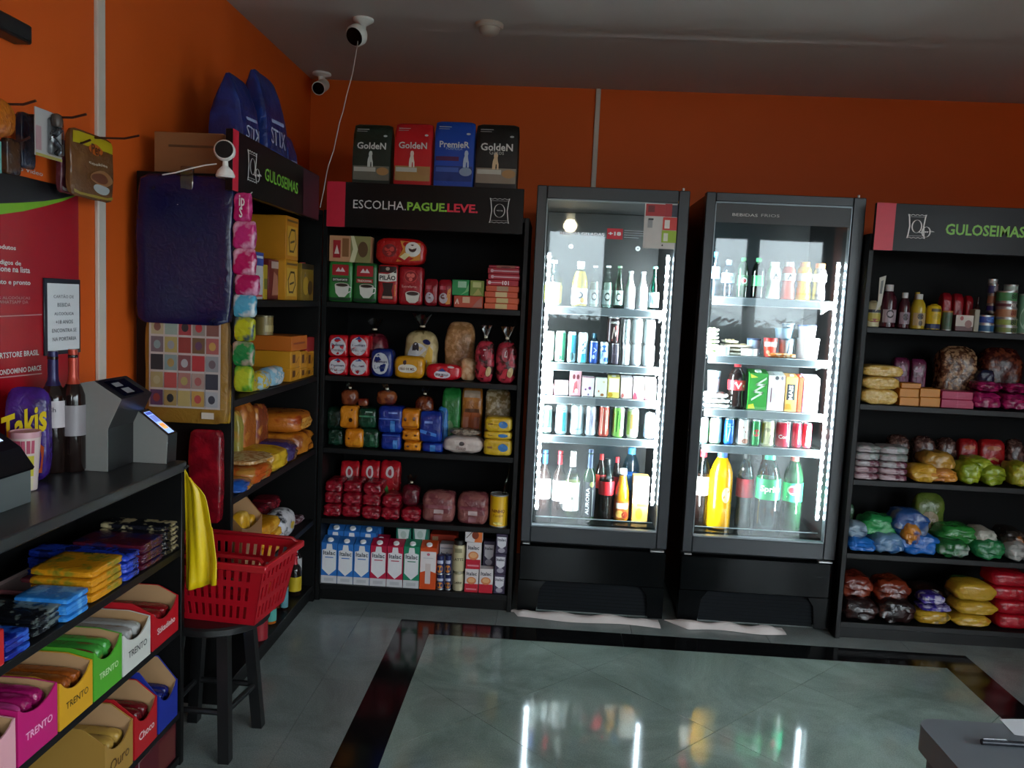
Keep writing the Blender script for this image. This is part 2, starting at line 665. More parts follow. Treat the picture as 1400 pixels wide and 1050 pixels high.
GREY = granite('68766f', '8b9b93', 0.075)
GREYO = granite('666e6b', '808886', 0.2)
DARK = granite('0a0a0b', '121213', 0.12)
floor = struct('floor', g_join(g_box(LEFT_X - T, RIGHT_X + T, FRONT_Y - T, BACK_Y + T, -0.12, -0.012),
                               g_box(LEFT_X, RIGHT_X, FRONT_Y, -3.56, -0.012, -0.0004)), GREYO)
OX0, OX1, OY1 = -0.622, 1.905, -0.165     # outer edge of the black band
BW, FY0 = 0.148, -3.55
IX0, IX1, IY1 = OX0 + BW, OX1 - BW, OY1 - BW + 0.004


def slab(poly, m):
    if len(poly) < 3:
        return
    cx = sum(p[0] for p in poly) / len(poly)
    cy = sum(p[1] for p in poly) / len(poly)
    q = []
    for p in poly:    # open joint of about 2 mm
        d = math.hypot(p[0] - cx, p[1] - cy)
        k = max(0.0, (d - 0.0013) / d) if d > 0 else 0
        q.append((cx + (p[0] - cx) * k, cy + (p[1] - cy) * k))
    mesh_ob('floor_tile', g_prism_z(q, -0.0119, 0.0), m, floor, False)


def clip(poly, x0, x1, y0, y1):
    def cut(P, ax, val, keep):
        out = []
        for i in range(len(P)):
            a, b = P[i], P[(i + 1) % len(P)]
            ia, ib = keep(a[ax]), keep(b[ax])
            if ia:
                out.append(a)
            if ia != ib:
                t = (val - a[ax]) / (b[ax] - a[ax])
                out.append((a[0] + (b[0] - a[0]) * t, a[1] + (b[1] - a[1]) * t))
        return out
    for ax, val, keep in ((0, x0, lambda v: v >= x0), (0, x1, lambda v: v <= x1), (1, y0, lambda v: v >= y0), (1, y1, lambda v: v <= y1)):
        if poly:
            poly = cut(poly, ax, val, keep)
    return poly


def area(P): return abs(sum(P[i][0] * P[(i + 1) % len(P)][1] - P[(i + 1) % len(P)][0] * P[i][1] for i in range(len(P)))) / 2


TS = 0.60 / math.sqrt(2)
ccx, ccy = (IX0 + IX1) / 2, IY1 - TS * 0.6
for i in range(-6, 7):
    for j in range(-12, 5):
        if (i + j) % 2:
            continue
        x, y = ccx + i * TS, ccy + j * TS
        P = clip([(x - TS, y), (x, y - TS), (x + TS, y), (x, y + TS)], IX0, IX1, FY0, IY1)
        if P and area(P) > 1e-4:
            slab(P, GREY)
# black band, slab by slab
ys = [OY1 - BW]
while ys[-1] > FY0:
    ys.append(max(FY0, ys[-1] - 1.05))
for k in range(len(ys) - 1):
    for xa in (OX0, IX1):
        slab([(xa, ys[k + 1]), (xa + BW, ys[k + 1]), (xa + BW, ys[k]), (xa, ys[k])], DARK)
xs = [OX0, 0.38, 1.13, OX1]
for k in range(3):
    slab([(xs[k], OY1 - BW), (xs[k + 1], OY1 - BW), (xs[k + 1], OY1), (xs[k], OY1)], DARK)


def field(x0, x1, y0, y1, s=0.6):
    x = x0
    while x < x1 - 1e-4:
        xn = x1 if x1 - x - s < 0.15 else x + s
        y = y1
        while y > y0 + 1e-4:
            yn = y0 if y - s - y0 < 0.15 else y - s
            slab([(x, yn), (xn, yn), (xn, y), (x, y)], GREYO)
            y = yn
        x = xn


field(LEFT_X, OX0, FY0, OY1, 0.62)
field(OX1, RIGHT_X, FY0, OY1, 0.62)
field(LEFT_X, RIGHT_X, OY1, BACK_Y, 0.62)

# ---- conduits, poster and small things on walls and ceiling
cz = zat(300, *[0.165, BACK_Y - 0.01])
cx0 = hit(818, 130, Y=BACK_Y - 0.01).x
tag(mesh_ob('trunking', g_cham(cx0 - 0.014, cx0 + 0.014, BACK_Y - 0.014, BACK_Y, 0.1, CEIL_Z), paint('cfc6bb', 0.5)),
    'white cable trunking running up the back wall above the first cooler', 'trunking')
cy0 = hit(134.5, 250, X=LEFT_X).y
tag(mesh_ob('trunking', g_cham(LEFT_X, LEFT_X + 0.014, cy0 - 0.024, cy0 + 0.02, 0.96, CEIL_Z), paint('cfc6bb', 0.5)),
    'white cable trunking running up the left wall beside the red notice', 'trunking')
# ------------------------------------------------------------------ shelf units
def chip_icon(fm, u, v, w, h, col, kind):
    """line drawing of a crisp packet (and a wrapped sweet)"""
    out = []
    z = 0.05
    top = [(u - w * .46, v + h * .40), (u - w * .5, v + h * .5)] + [(u - w * .5 + w * i / 8, v + h * (.5 if i % 2 == 0 else .46)) for i in range(9)] + [(u + w * .46, v + h * .40)]
    side = [(u + w * .46, v + h * .40), (u + w * .40, v), (u + w * .46, v - h * .40)]
    bot = [(u + w * .46, v - h * .40)] + [(u + w * .5 - w * i / 8, v - h * (.5 if i % 2 == 0 else .46)) for i in range(9)] + [(u - w * .46, v - h * .40)]
    sid2 = [(u - w * .46, v - h * .40), (u - w * .40, v), (u - w * .46, v + h * .40)]
    wd = kind[1]
    for p in (top, side, bot, sid2, [(u - w * .46, v + h * .40), (u + w * .46, v + h * .40)], [(u - w * .46, v - h * .40), (u + w * .46, v - h * .40)]):
        out.append(('l', p, wd, col))
    r = w * .27
    ring = [(u + r * math.cos(2 * math.pi * i / 20), v + r * h / w * 1.0 * math.sin(2 * math.pi * i / 20)) for i in range(21)]
    out.append(('l', ring, wd, col))
    if kind[0] == 'sweet':
        cx, cy, q = u + w * .55, v - h * .22, w * .2
        ring = [(cx + q * 1.15 * math.cos(2 * math.pi * i / 14 + .6) , cy + q * 1.1 * h / w * math.sin(2 * math.pi * i / 14 + .6)) for i in range(15)]
        out.append(('l', ring, wd, col))
        out.append(('l', [(cx + q * .8, cy + q * .6), (cx + q * 1.5, cy + q * 2.0), (cx + q * 2.2, cy + q * .8), (cx + q * 1.1, cy + q * .2)], wd, col))
        out.append(('l', [(cx - q * .8, cy - q * .6), (cx - q * 1.5, cy - q * 2.0), (cx - q * 2.0, cy - q * .9), (cx - q * 1.1, cy - q * .2)], wd, col))
        out.append(('l', [(cx - q * .2, cy - q), (cx - q * .2, cy + q)], wd, col))
        out.append(('l', [(cx + q * .3, cy - q), (cx + q * .3, cy + q)], wd, col))
    else:
        out.append(('l', [(u - r * .5, v + r * .2), (u - r * .1, v + r * .5), (u + r * .5, v + r * .3), (u + r * .5, v - r * .4), (u - r * .2, v - r * .3), (u - r * .5, v + r * .2)], wd, col))
    return out


SH = [1.432, 1.088, 0.745, 0.404, 0.080]    # shelf tops, same in every unit


def shelf_unit(name, label, loc, rotz, W, D, shelves, sign, top=1.85, sx=None, gap=0.0):
    """front at local y=0, depth towards +y, x from 0 to W"""
    t = thing(name, label, 'shelf', loc, rotz)
    th = 0.022
    for x in (0, W - th):
        mesh_ob('side_panel', g_cham(x, x + th, 0, D, 0, top - 0.0, 0.002), BLACK, t)
    mesh_ob('back_panel', g_box(th, W - th, D - 0.012, D, 0, top), paint('050506', 0.6, 0.2, 4, spec=.15), t, False)
    mesh_ob('top_panel', g_cham(th, W - th, 0.0, D - 0.012, top - th, top, 0.002), BLACK, t)
    for z in shelves:
        mesh_ob('shelf_board', g_cham(th, W - th, 0.004, D - 0.012, z - 0.026, z, 0.002), BOARD, t)
    mesh_ob('plinth', g_cham(th, W - th, 0.02, 0.04, 0, shelves[-1] - 0.026, 0.001), BLACK, t)
    if sign:
        x0, x1, z0, z1, red, mk = sign
        s = mesh_ob('sign_board', g_cham(x0, x1, -0.026, -0.002, z0, z1, 0.0015), paint('0f0b0b', 0.34, 0.12, 3, spec=.2), t)
        asp = (x1 - x0) / (z1 - z0)
        fm = lambda u, v, e: (x0 + (x1 - x0) * u, -0.026 - e, z0 + (z1 - z0) * v)
        prints(s, fm, [('r', 0, 0, red, 1, 'd0203a')] + mk(fm), asp)
    return t


# back unit
UY = 0.0
X0b, X1b = -1.075, -0.128
zs1, zs0 = zat(253, -0.6, -0.026), zat(315, -0.6, -0.026)


def sgx(px, x0, x1): return (xat(px, -0.026, 1.88) - x0) / (x1 - x0)


sA, sB = xat(447, -0.026, 1.88), xat(715.5, -0.026, 1.88)
U = lambda px: sgx(px, sA, sB)
shelf_unit('shelf_unit', 'tall black shelf unit on the back wall under the sign about choosing and paying', (X0b, 0, 0), 0, X1b - X0b, 0.42, SH,
           (sA - X0b, sB - X0b, zs0, zs1, U(472), lambda fm:
            [('t', 'ESCOLHA.', U(519), .52, U(555) - U(483), 'd8d4d0', 0.0, .19),
             ('t', 'PAGUE.', U(584), .52, U(611) - U(556.5), '8fc63f', 0.03, .19),
             ('t', 'LEVE.', U(632.5), .52, U(654) - U(612), 'd8243f', 0.03, .19)]
            + chip_icon(fm, U(683), .5, .098, .54, 'd8d4d0', ('chip', .0042))))

# left unit, side on: front faces +x
UX = -1.075
yA, yB = yat(318, UX + 0.026, 1.87), yat(436, UX + 0.026, 1.87)
LY0 = -1.045
zl1, zl0 = zat(213, UX + .026, (yA + yB) / 2), zat(284, UX + .026, (yA + yB) / 2)
W_L = -0.004 - LY0
V_ = lambda px: (yat(px, UX + 0.026, 1.87) - yA) / (yB - yA)
left_unit = shelf_unit('shelf_unit', 'black shelf unit along the left wall, seen side on, with a sweets sign', (UX, LY0, 0), math.pi / 2, W_L, 0.335, SH,
           (yA - LY0, yB - LY0, zl0, zl1, V_(326), lambda fm:
            [('t', 'GULOSEIMAS', (V_(362) + V_(407)) / 2, .5, V_(407) - V_(362), '7fc043', 0.015, .23),
             ('r', V_(414), .02, .995, .98, '3a1420')]
            + chip_icon(fm, (V_(338) + V_(350)) / 2, .52, V_(351) - V_(339), .52, 'e4e0dc', ('sweet', .006))), top=1.845)

# right unit
RY = -0.062
xr = xat(1182.5, RY, 1.5)
rA = xat(1197, RY - .026, 1.88)
rz1, rz0 = zat(281, 1.7, RY - .026), zat(346, 1.7, RY - .026)
rB = 2.62
UR = lambda px: (xat(px, RY - .026, 1.84) - rA) / (rB - rA)
right_unit = shelf_unit('shelf_unit', 'black shelf unit right of the coolers with a green lettered sweets sign', (xr - .006, RY, 0), 0, rB - xr + .02, 0.42, SH,
           (rA - xr + .006, rB - xr + .006, rz0, rz1, UR(1222), lambda fm:
            [('t', 'GULOSEIMAS', (UR(1292) + UR(1401)) / 2, .5, UR(1401) - UR(1292), '7fc043', 0.025, .235)]
            + chip_icon(fm, UR(1252), .53, UR(1266) - UR(1242), .5, 'e4e0dc', ('sweet', .0045))), top=1.84)

# counter with shelves below, front faces +x
CY1 = -1.397
CY0 = -3.3
CD = 0.338
CSH = [0.686, 0.442, 0.176, 0.03]
counter = thing('counter', 'black counter with open shelves of sweets below, along the left wall', 'counter', (UX, CY0, 0), math.pi / 2)
CW = CY1 - CY0
mesh_ob('counter_top', g_cham(0, CW, -0.004, CD, 0.92, 0.95, 0.003), paint('232426', 0.33, 0.15, 5), counter)
for x in (0, CW - 0.022):
    mesh_ob('side_panel', g_cham(x, x + 0.022, 0, CD, 0, 0.92, 0.002), BLACK, counter)
mesh_ob('back_panel', g_box(0.022, CW - 0.022, CD - 0.012, CD, 0, 0.92), BLACK, counter, False)
for z in CSH:
    mesh_ob('shelf_board', g_cham(0.022, CW - 0.022, 0.002, CD - 0.012, z - 0.022, z, 0.002), BOARD, counter)

# ------------------------------------------------------------------ drink coolers
CAB = paint('17181a', 0.34, 0.12, 5)
FRAME = paint('2a2d31', 0.33, 0.1, 5)
LINER = paint('0b0c0d', 0.5, 0.06, 4)
ALU = paint('9aa3a8', 0.35, 0.08, 12, metal=0.6)
LEDM = emit('e8f4ff', 38.0)
led_me = None


def cooler(label, X0, X1, H, gz0, gz1, gx0, gx1, rails, decals, strips, power):
    global led_me
    W = X1 - X0
    t = thing('drink_cooler', label, 'fridge', ((X0 + X1) / 2, 0, 0))
    ox = -(X0 + X1) / 2
    D = 0.66
    th = 0.045
    A = lambda *b: g_move(g_cham(*b), ox)
    zi0, zi1 = gz0 - 0.03, gz1 + 0.01      # inner compartment
    mesh_ob('side_wall', A(X0, X0 + th, 0.052, D, 0.05, H - .01, .004), CAB, t)
    mesh_ob('side_wall', A(X1 - th, X1, 0.052, D, 0.05, H - .01, .004), CAB, t)
    mesh_ob('top_wall', A(X0 + th, X1 - th, 0.052, D, zi1, H - .01, .003), CAB, t)
    mesh_ob('back_wall', A(X0 + th, X1 - th, D - .04, D, 0.05, zi1, .003), LINER, t)
    mesh_ob('motor_housing', A(X0 + th, X1 - th, 0.09, D - .04, 0.05, zi0, .003), LINER, t)
    for s in (X0 + th, X1 - th - .004):
        mesh_ob('inner_lining', g_move(g_box(s, s + .004, .06, D - .04, zi0, zi1), ox), LINER, t, False)
    # door
    mb = 0.056
    zd0 = zi0 - 0.045
    dr = g_join(A(X0, gx0, 0, .048, zd0, H, .004), A(gx1, X1, 0, .048, zd0, H, .004),
                A(gx0, gx1, 0.0005, .0475, gz1, H - .0005, .003), A(gx0, gx1, .0005, .0475, zd0 + .0005, gz0, .003))
    d = mesh_ob('door_frame', dr, FRAME, t)
    mesh_ob('door_seal', g_move(g_join(g_box(gx0, gx0 + .004, .006, .04, gz0, gz1), g_box(gx1 - .004, gx1, .006, .04, gz0, gz1),
            g_box(gx0, gx1, .006, .04, gz0, gz0 + .005), g_box(gx0, gx1, .006, .04, gz1 - .004, gz1)), ox), paint('7f878c', 0.3, .05, metal=.5), d, False)
    pane = mesh_ob('door_glass', g_move(g_box(gx0 + .004, gx1 - .004, .010, .016, gz0 + .005, gz1 - .004), ox), glass('f6fcfc', 0.044), t, False)
    fm = lambda u, v, e: (ox + gx0 + (gx1 - gx0) * u, .010 - e, gz0 + (gz1 - gz0) * v)
    prints(pane, fm, decals, (gx1 - gx0) / (gz1 - gz0))
    mesh_ob('hinge_pin', g_move(g_lathe([(.006, 0), (.006, .012), (.003, .014)], 10), ox + X1 - .03, .02, H), paint('c8c8c8', .4, metal=.5), t)
    mesh_ob('hinge_plate', A(X1 - .075, X1 - .012, -.004, .03, zd0 - .014, zd0 - .006, .001), paint('b0b0b0', .35, metal=.7), t)
    mesh_ob('hinge_plate', A(X0 + .012, X0 + .045, -.003, .02, zd0 - .012, zd0 - .006, .001), paint('b0b0b0', .35, metal=.7), t)
    # lower front: smooth panel, arched opening with louvres
    zp = zd0 - .018
    b0, b1, bt, ch = X0 + .13 * W, X1 - .1 * W, .162, .04
    base = .014
    out = [(X0, .05), (X0, zp), (X1, zp), (X1, .05), (b1, .05), (b1 - ch * .3, bt - ch), (b1 - ch, bt), (b0 + ch, bt), (b0 + ch * .3, bt - ch), (b0, .05)]
    mesh_ob('front_panel', g_join(
        A(X0, X1, .004, .05, bt, zp, .004), g_move(g_prism([(X0, base), (X0, bt), (b0 + ch, bt), (b0 + ch * .3, bt - ch), (b0, base)], .004, .05), ox),
        g_move(g_prism([(X1, base), (b1, base), (b1 - ch * .3, bt - ch), (b1 - ch, bt), (X1, bt)], .004, .05), ox)), paint('0a0b0c', .14, .1, 4, spec=.1), t)
    gr = mesh_ob('grille', g_move(g_box(b0, b1, .044, .05, .018, bt), ox), paint('060607', .6), t, False)
    for k in range(8):
        z = .022 + k * .0168
        mesh_ob('slat', g_move(g_prism_x([(.012, z), (.038, z + .012), (.042, z + .009), (.016, z - .004)], b0 + .006, b1 - .006), ox), paint('26292c', .2), gr)
    for fx in (X0 + .02, X1 - .075):
        mesh_ob('foot', A(fx, fx + .055, .056, .1, 0.0, .05, .004), paint('0b0b0c', .6), t)
        mesh_ob('foot', A(fx, fx + .055, D - .09, D - .03, 0.0, .05, .004), paint('0b0b0c', .6), t)
    # shelves: wire-look boards with front price rail and brackets
    sy = .095
    for z in rails:
        s = mesh_ob('shelf', A(X0 + th + .012, X1 - th - .012, sy, D - .06, z - .014, z, .001), glass('c9d2d6', .10, .2), t)
        mesh_ob('price_rail', A(X0 + th + .03, X1 - th - .03, sy - .014, sy - .002, z - .036, z + .001, .002), paint('7d868c', .3, .1, 10, metal=.35), s)
        for bx in (X0 + th + .014, X1 - th - .024):
            mesh_ob('bracket', g_move(g_prism_x([(sy, z - .014), (sy + .2, z - .014), (sy + .2, z - .06)], bx, bx + .008), ox), WHITE, s, False)
    fl = mesh_ob('floor_rack', A(X0 + th + .006, X1 - th - .006, .075, D - .05, zi0 + .03, zi0 + .036, .001), glass('aab4b8', .10, .2), t)
    mesh_ob('rack_rail', g_move(g_tube([(X0 + th + .02, .075, zi0 + .06), (X1 - th - .02, .075, zi0 + .06)], .003, 6), ox), ALU, fl)
    # light strips: carrier with separate diodes, plus the light they throw into the cabinet
    for sx, z0, z1, n in strips:
        st = mesh_ob('led_strip', A(sx - .008, sx + .008, .062, .07, z0, z1, .001), paint('dfe6ea', .4), t)
        for k in range(n):
            z = z0 + (z1 - z0) * (k + .5) / n
            if led_me is None:
                o = mesh_ob('diode', g_lathe([(.0075, -.001), (.0100, .002), (.007, .007)], 8), LEDM, st)
                led_me = o.data
            else:
                o = bpy.data.objects.new('diode', led_me)
                COL.objects.link(o)
                o.parent = st
            o.location = (ox + sx, .062, z)
            o.rotation_euler = (math.pi / 2, 0, 0)
    for sx, z0, z1, n in strips[:2]:
        inner = 1 if sx < (X0 + X1) / 2 else -1
        al = area_light('cooler_light', (sx + inner * .012, .072, (z0 + z1) / 2), (sx + inner * .30, .26, (z0 + z1) / 2), z1 - z0, .012, power, (.88, .96, 1.0))
        al.rotation_euler = (Vector((inner * .35, .94, 0))).to_track_quat('-Z', 'X').to_euler()
    return t


# cooler 1
F1X0, F1X1 = -0.100, 0.586
g1x0, g1x1 = -0.054, 0.5355
rail1 = [zat(421, .2, .095), zat(498, .2, .095), zat(543.5, .2, .095), zat(597, .2, .095)]
g1z0, g1z1 = .425, 1.943
u1 = lambda px: (xat(px, .01, 1.75) - g1x0) / (g1x1 - g1x0)
v1 = lambda py: (zat(py, .25, .01) - g1z0) / (g1z1 - g1z0)
vs = lambda py, px: (zat(py, xat(px, .01, 1.8), .01) - g1z0) / (g1z1 - g1z0)
dec1 = [('t', 'BEBIDAS GELADAS', u1(795), vs(319.5, 795), u1(825) - u1(765), 'f0f2f4', .01, .0085),
        ('r', u1(829), vs(327, 840), u1(850.5), vs(312.5, 840), 'd81f35'),
        ('t', '+18', u1(839.5), vs(319.5, 840), u1(848) - u1(830.5), 'ffffff', .05, .0115)]
for k, wv in enumerate((28, 26, 27, 20)):
    y = 315.5 + k * 3.1
    dec1.append(('l', [(u1(852.5), vs(y, 866)), (u1(852.5 + wv), vs(y + .4, 866))], .0012, 'dfe3e6'))
ua, ub = u1(881), u1(925)
dec1 += [('r', u1(878.5), vs(340, 900), u1(924.5), vs(274.5, 900), 'cfcac4'),
         ('r', u1(880), vs(295.5, 890), u1(906), vs(279, 890), 'b02326'), ('r', u1(883), vs(290, 888), u1(892), vs(281, 888), '6a1216'),
         ('r', u1(906), vs(297, 915), u1(915.5), vs(279, 915), 'a81f24'), ('r', u1(915.5), vs(297, 920), u1(926), vs(280.5, 920), '2a2a3c'),
         ('r', u1(904), vs(315, 915), u1(926), vs(297.5, 915), 'd3352c'), ('r', u1(906.5), vs(312.5, 910), u1(913.5), vs(301, 910), 'efe6dc'),
         ('r', u1(903.5), vs(332, 915), u1(925), vs(315.5, 915), '9dbb25'), ('r', u1(906), vs(330, 910), u1(912), vs(319, 910), 'dfe0c8'),
         ('r', u1(883.5), vs(311.5, 887), u1(890), vs(300, 887), '9a9a9a'), ('r', u1(884), vs(301, 887), u1(891), vs(298.5, 887), '303030'),
         ('e', u1(905), vs(335.5, 905), .006, .0025, '40382c'), ('e', u1(923), vs(276.5, 923), .006, .003, 'c98a20')]
led1L = xat(741, .062, 1.2)
led1R = xat(901, .062, 1.2)
cooler('tall black glass door cooler of chilled drinks, left one of the two coolers', F1X0, F1X1, 2.0, g1z0, g1z1, g1x0, g1x1, rail1, dec1,
       [(g1x0 + .022, zat(697, led1L, .062), zat(345, led1L, .062), 30), (g1x1 - .022, zat(692, led1R, .062), zat(348, led1R, .062), 30)], 12.0)

# cooler 2
F2X0, F2X1 = 0.657, 1.362
g2x0, g2x1 = xat(978, .01, 1.9), xat(1165, .01, 1.9)
g2x0, g2x1 = 0.702, 1.306
g2z0, g2z1 = zat(737, .95, .01), zat(279, 1.0, .01)
rail2 = [zat(409, 1.0, .095), zat(489, 1.0, .095), zat(562, 1.0, .095), zat(611, 1.0, .095)]
u2 = lambda px: (xat(px, .01, 1.9) - g2x0) / (g2x1 - g2x0)
w2 = lambda py, px: (zat(py, xat(px, .01, 1.8), .01) - g2z0) / (g2z1 - g2z0)
dec2 = [('r', .005, w2(307, 1060), .995, .996, '2c2a2a'),
        ('t', 'BEBIDAS', u2(1018.5), w2(294, 1018), u2(1036) - u2(1001.5), 'c9c4be', .0, .0082),
        ('t', 'FRIOS', u2(1053), w2(295, 1053), u2(1065) - u2(1040), 'a5a09a', .0, .0082)]
cooler('tall black glass door cooler of sodas and tubs, right one of the two coolers', F2X0, F2X1, 2.0, g2z0, g2z1, g2x0, g2x1, rail2, dec2,
       [(g2x1 - .022, zat(712, 1.27, .062), zat(358, 1.27, .062), 30), (g2x0 + .0035, zat(700, .72, .062), zat(350, .72, .062), 30)], 12.0)

# warm lamp near the shop front (its mirror image shows at the top of the first cooler) and two small spots outside
lp = thing('spot_lamp', 'warm spotlight on the ceiling near the shop front, mirrored in the cooler glass', 'lamp', (0.15, -6.35, CEIL_Z))
mesh_ob('base', g_lathe([(.06, 0), (.06, -.02), (.02, -.03)], 18), WHITE, lp)
hd = mesh_ob('head', g_move(g_lathe([(.05, -.05), (.06, .03), (.03, .08)], 18), 0, 0, -.12, rx=-.9), WHITE, lp)
mesh_ob('bulb', g_move(g_lathe([(.001, -.045), (.052, -.045), (.03, -.02)], 18), 0, 0, -.12, rx=-.9), emit('ffe9a8', 60.0), lp)
pl = bpy.data.lights.new('spot_light', 'POINT')
pl.energy, pl.color, pl.shadow_soft_size = 4.0, (1.0, .82, .5), .08
po = bpy.data.objects.new('spot_light', pl)
COL.objects.link(po)
po.location = (.15, -6.2, 2.42)
# ------------------------------------------------------------------ kinds of goods: each builds its parts under an Empty, base at z = 0, front at y = -d/2
TOP = {}


def soft_map(p, w, h, d, k, pz, px, wob, sd, pw=5):
    x, y, z = p
    n = (abs(x) ** k + abs(y) ** k + abs(z) ** k) ** (1 / k)
    m = max(abs(x), abs(y), abs(z))
    if n > 0:
        x, y, z = x * m / n, y * m / n, z * m / n
    f = 1.0
    if z > 0:
        f -= pz[1] * z ** pw
    else:
        f -= pz[0] * abs(z) ** 5
    g = 1 - px * abs(x) ** 5
    y *= max(f, .04)
    if px:
        z *= max(g, .06)
    a = wob * (math.sin(7 * x + sd) * math.cos(5 * z + 2 * sd) + .6 * math.sin(11 * z + 3 * sd + 3 * y))
    b = wob * (math.sin(6 * z + 1.7 * sd) * .7 + .5 * math.sin(13 * x + sd))
    return (w / 2 * (x + b * .5), d / 2 * (y + a), h / 2 * (z + (a * .6 if pz[0] > .3 or px else 0)) + h / 2)


def k_soft(t, w, h, d, col, col2=None, k=7, pz=(0, 0), px=0, wob=.05, pr=(), rough=.27, thr=.55, scale=14, mat=None, crinkle=.55, pw=5):
    """soft pack: brick of vacuum packed goods, pillow bag, stand-up pouch"""
    sd = random.random() * 6
    n = 8
    V, F, ix = [], [], {}

    def vid(i, j, l):
        if (i, j, l) not in ix:
            ix[i, j, l] = len(V)
            V.append(soft_map((2 * i / n - 1, 2 * j / n - 1, 2 * l / n - 1), w, h, d, k, pz, px, wob, sd, pw))
        return ix[i, j, l]
    for a in range(3):
        for s in (0, n):
            for p in range(n):
                for q in range(n):
                    f = []
                    for dp, dq in ((0, 0), (1, 0), (1, 1), (0, 1)):
                        c = [0, 0, 0]
                        c[a], c[(a + 1) % 3], c[(a + 2) % 3] = s, p + dp, q + dq
                        f.append(vid(*c))
                    F.append(tuple(f))
    zmin = min(v[2] for v in V)
    V = [(x, y, z - zmin) for x, y, z in V]
    mesh_ob('pack_body', (V, F), mat or film(col, col2, rough, scale, thr=thr, crinkle=crinkle), t, True, angle=60)

    def fm(u, v, e):
        x, y, z = soft_map((2 * u - 1, -1, 2 * v - 1), w, h, d, k, pz, px, wob, sd, pw)
        return (x, y - e - .0012, z - zmin)
    prints(t, fm, pr, w / h)


def k_box(t, w, h, d, col, pr=(), rough=.45, top=None):
    mesh_ob('carton_body', g_cham(-w / 2, w / 2, -d / 2, d / 2, 0, h, .0022), paint(col, rough, .07, 22), t)
    if top:
        mesh_ob('top_flap', g_cham(-w / 2 + .002, w / 2 - .002, -d / 2 + .002, d / 2 - .002, h, h + .0012, .0005), paint(top, rough), t)
    prints(t, lambda u, v, e: (w * (u - .5), -d / 2 - e, h * v), pr, w / h)


def k_can(t, w, h, d, col, pr=(), lid='b9bec2', metal=.25, neck=.86):
    r = w / 2
    lip = min(.012, h * .1)
    mesh_ob('can_body', g_lathe([(r * .8, 0), (r * .97, lip * .5), (r, lip), (r, h - lip * 1.6), (r * .96, h - lip), (r * neck, h - lip * .35)], 20), paint(col, .28, .05, 15, metal=metal), t)
    mesh_ob('can_lid', g_lathe([(r * neck, h - lip * .4), (r * neck, h), (r * (neck - .06), h), (r * (neck - .08), h - lip * .3), (.001, h - lip * .3)], 20), paint(lid, .3, .05, metal=.8), t)
    if w > .04:
        mesh_ob('pull_tab', g_move(g_cham(-.006, .006, -.011, .011, 0, .0015, .0005), 0, 0, h - lip * .3), paint('c9ced2', .3, metal=.8), t)
    prints(t, lambda u, v, e: ((r + e) * math.sin((u - .5) * 2.7), -(r + e) * math.cos((u - .5) * 2.7), h * v), pr, 2.7 * r / h)


def k_tin(t, w, h, d, col, pr=(), lid='a7aaa8', plastic=False):
    r = w / 2
    mesh_ob('tin_body', g_lathe([(r * .98, 0), (r, .003), (r * .97, .006), (r * .97, h - .008), (r * .97, h - .006)], 22), paint(col, .4, .06, 15), t)
    mesh_ob('tin_lid', g_lathe([(r, h - .007), (r, h - .001), (r * .93, h), (r * .9, h - .003), (.001, h - .003)], 22), paint(lid, .35, metal=0 if plastic else .7), t)
    mesh_ob('rim', g_lathe([(r * .9, 0), (r, 0), (r, .004), (r * .97, .005)], 22, False), paint('a7aaa8', .35, metal=.7), t)
    prints(t, lambda u, v, e: ((r * .97 + e) * math.sin((u - .5) * 2.7), -(r * .97 + e) * math.cos((u - .5) * 2.7), h * v), pr, 2.7 * r / h)


PROF = {
    'wine': [(.9, 0), (1, .02), (1, .58), (.97, .63), (.75, .69), (.42, .745), (.37, .80), (.36, .93), (.40, .935), (.40, .955), (.36, .96)],
    'cola': [(.72, 0), (.93, .02), (1, .06), (.97, .2), (.90, .32), (.97, .42), (1, .5), (1, .62), (.93, .72), (.72, .81), (.45, .89), (.36, .92), (.36, .94)],
    'pet': [(.8, 0), (.98, .015), (1, .06), (1, .30), (.97, .33), (1, .36), (1, .64), (.95, .72), (.74, .82), (.46, .90), (.38, .925), (.38, .945)],
    'beer': [(.9, 0), (1, .02), (1, .50), (.95, .56), (.66, .66), (.47, .75), (.40, .86), (.38, .96), (.44, .965), (.44, .985)],
    'bulb': [(.8, 0), (.97, .02), (1, .08), (.97, .25), (1, .40), (.99, .52), (.82, .66), (.58, .79), (.45, .90), (.43, .95)],
    'squeeze': [(.86, 0), (.97, .02), (.94, .14), (.98, .22), (1, .50), (.97, .72), (.82, .82), (.40, .86), (.36, .88)],
    'jar': [(.92, 0), (1, .03), (1, .74), (.93, .82), (.76, .86), (.76, .88)],
    'sport': [(.8, 0), (.96, .015), (1, .05), (.93, .28), (.80, .40), (.93, .50), (1, .56), (1, .70), (.90, .80), (.66, .88), (.60, .90), (.60, .91)],
    'square': [(.9, 0), (1, .02), (1, .60), (.9, .70), (.6, .82), (.44, .86), (.44, .90)],
}


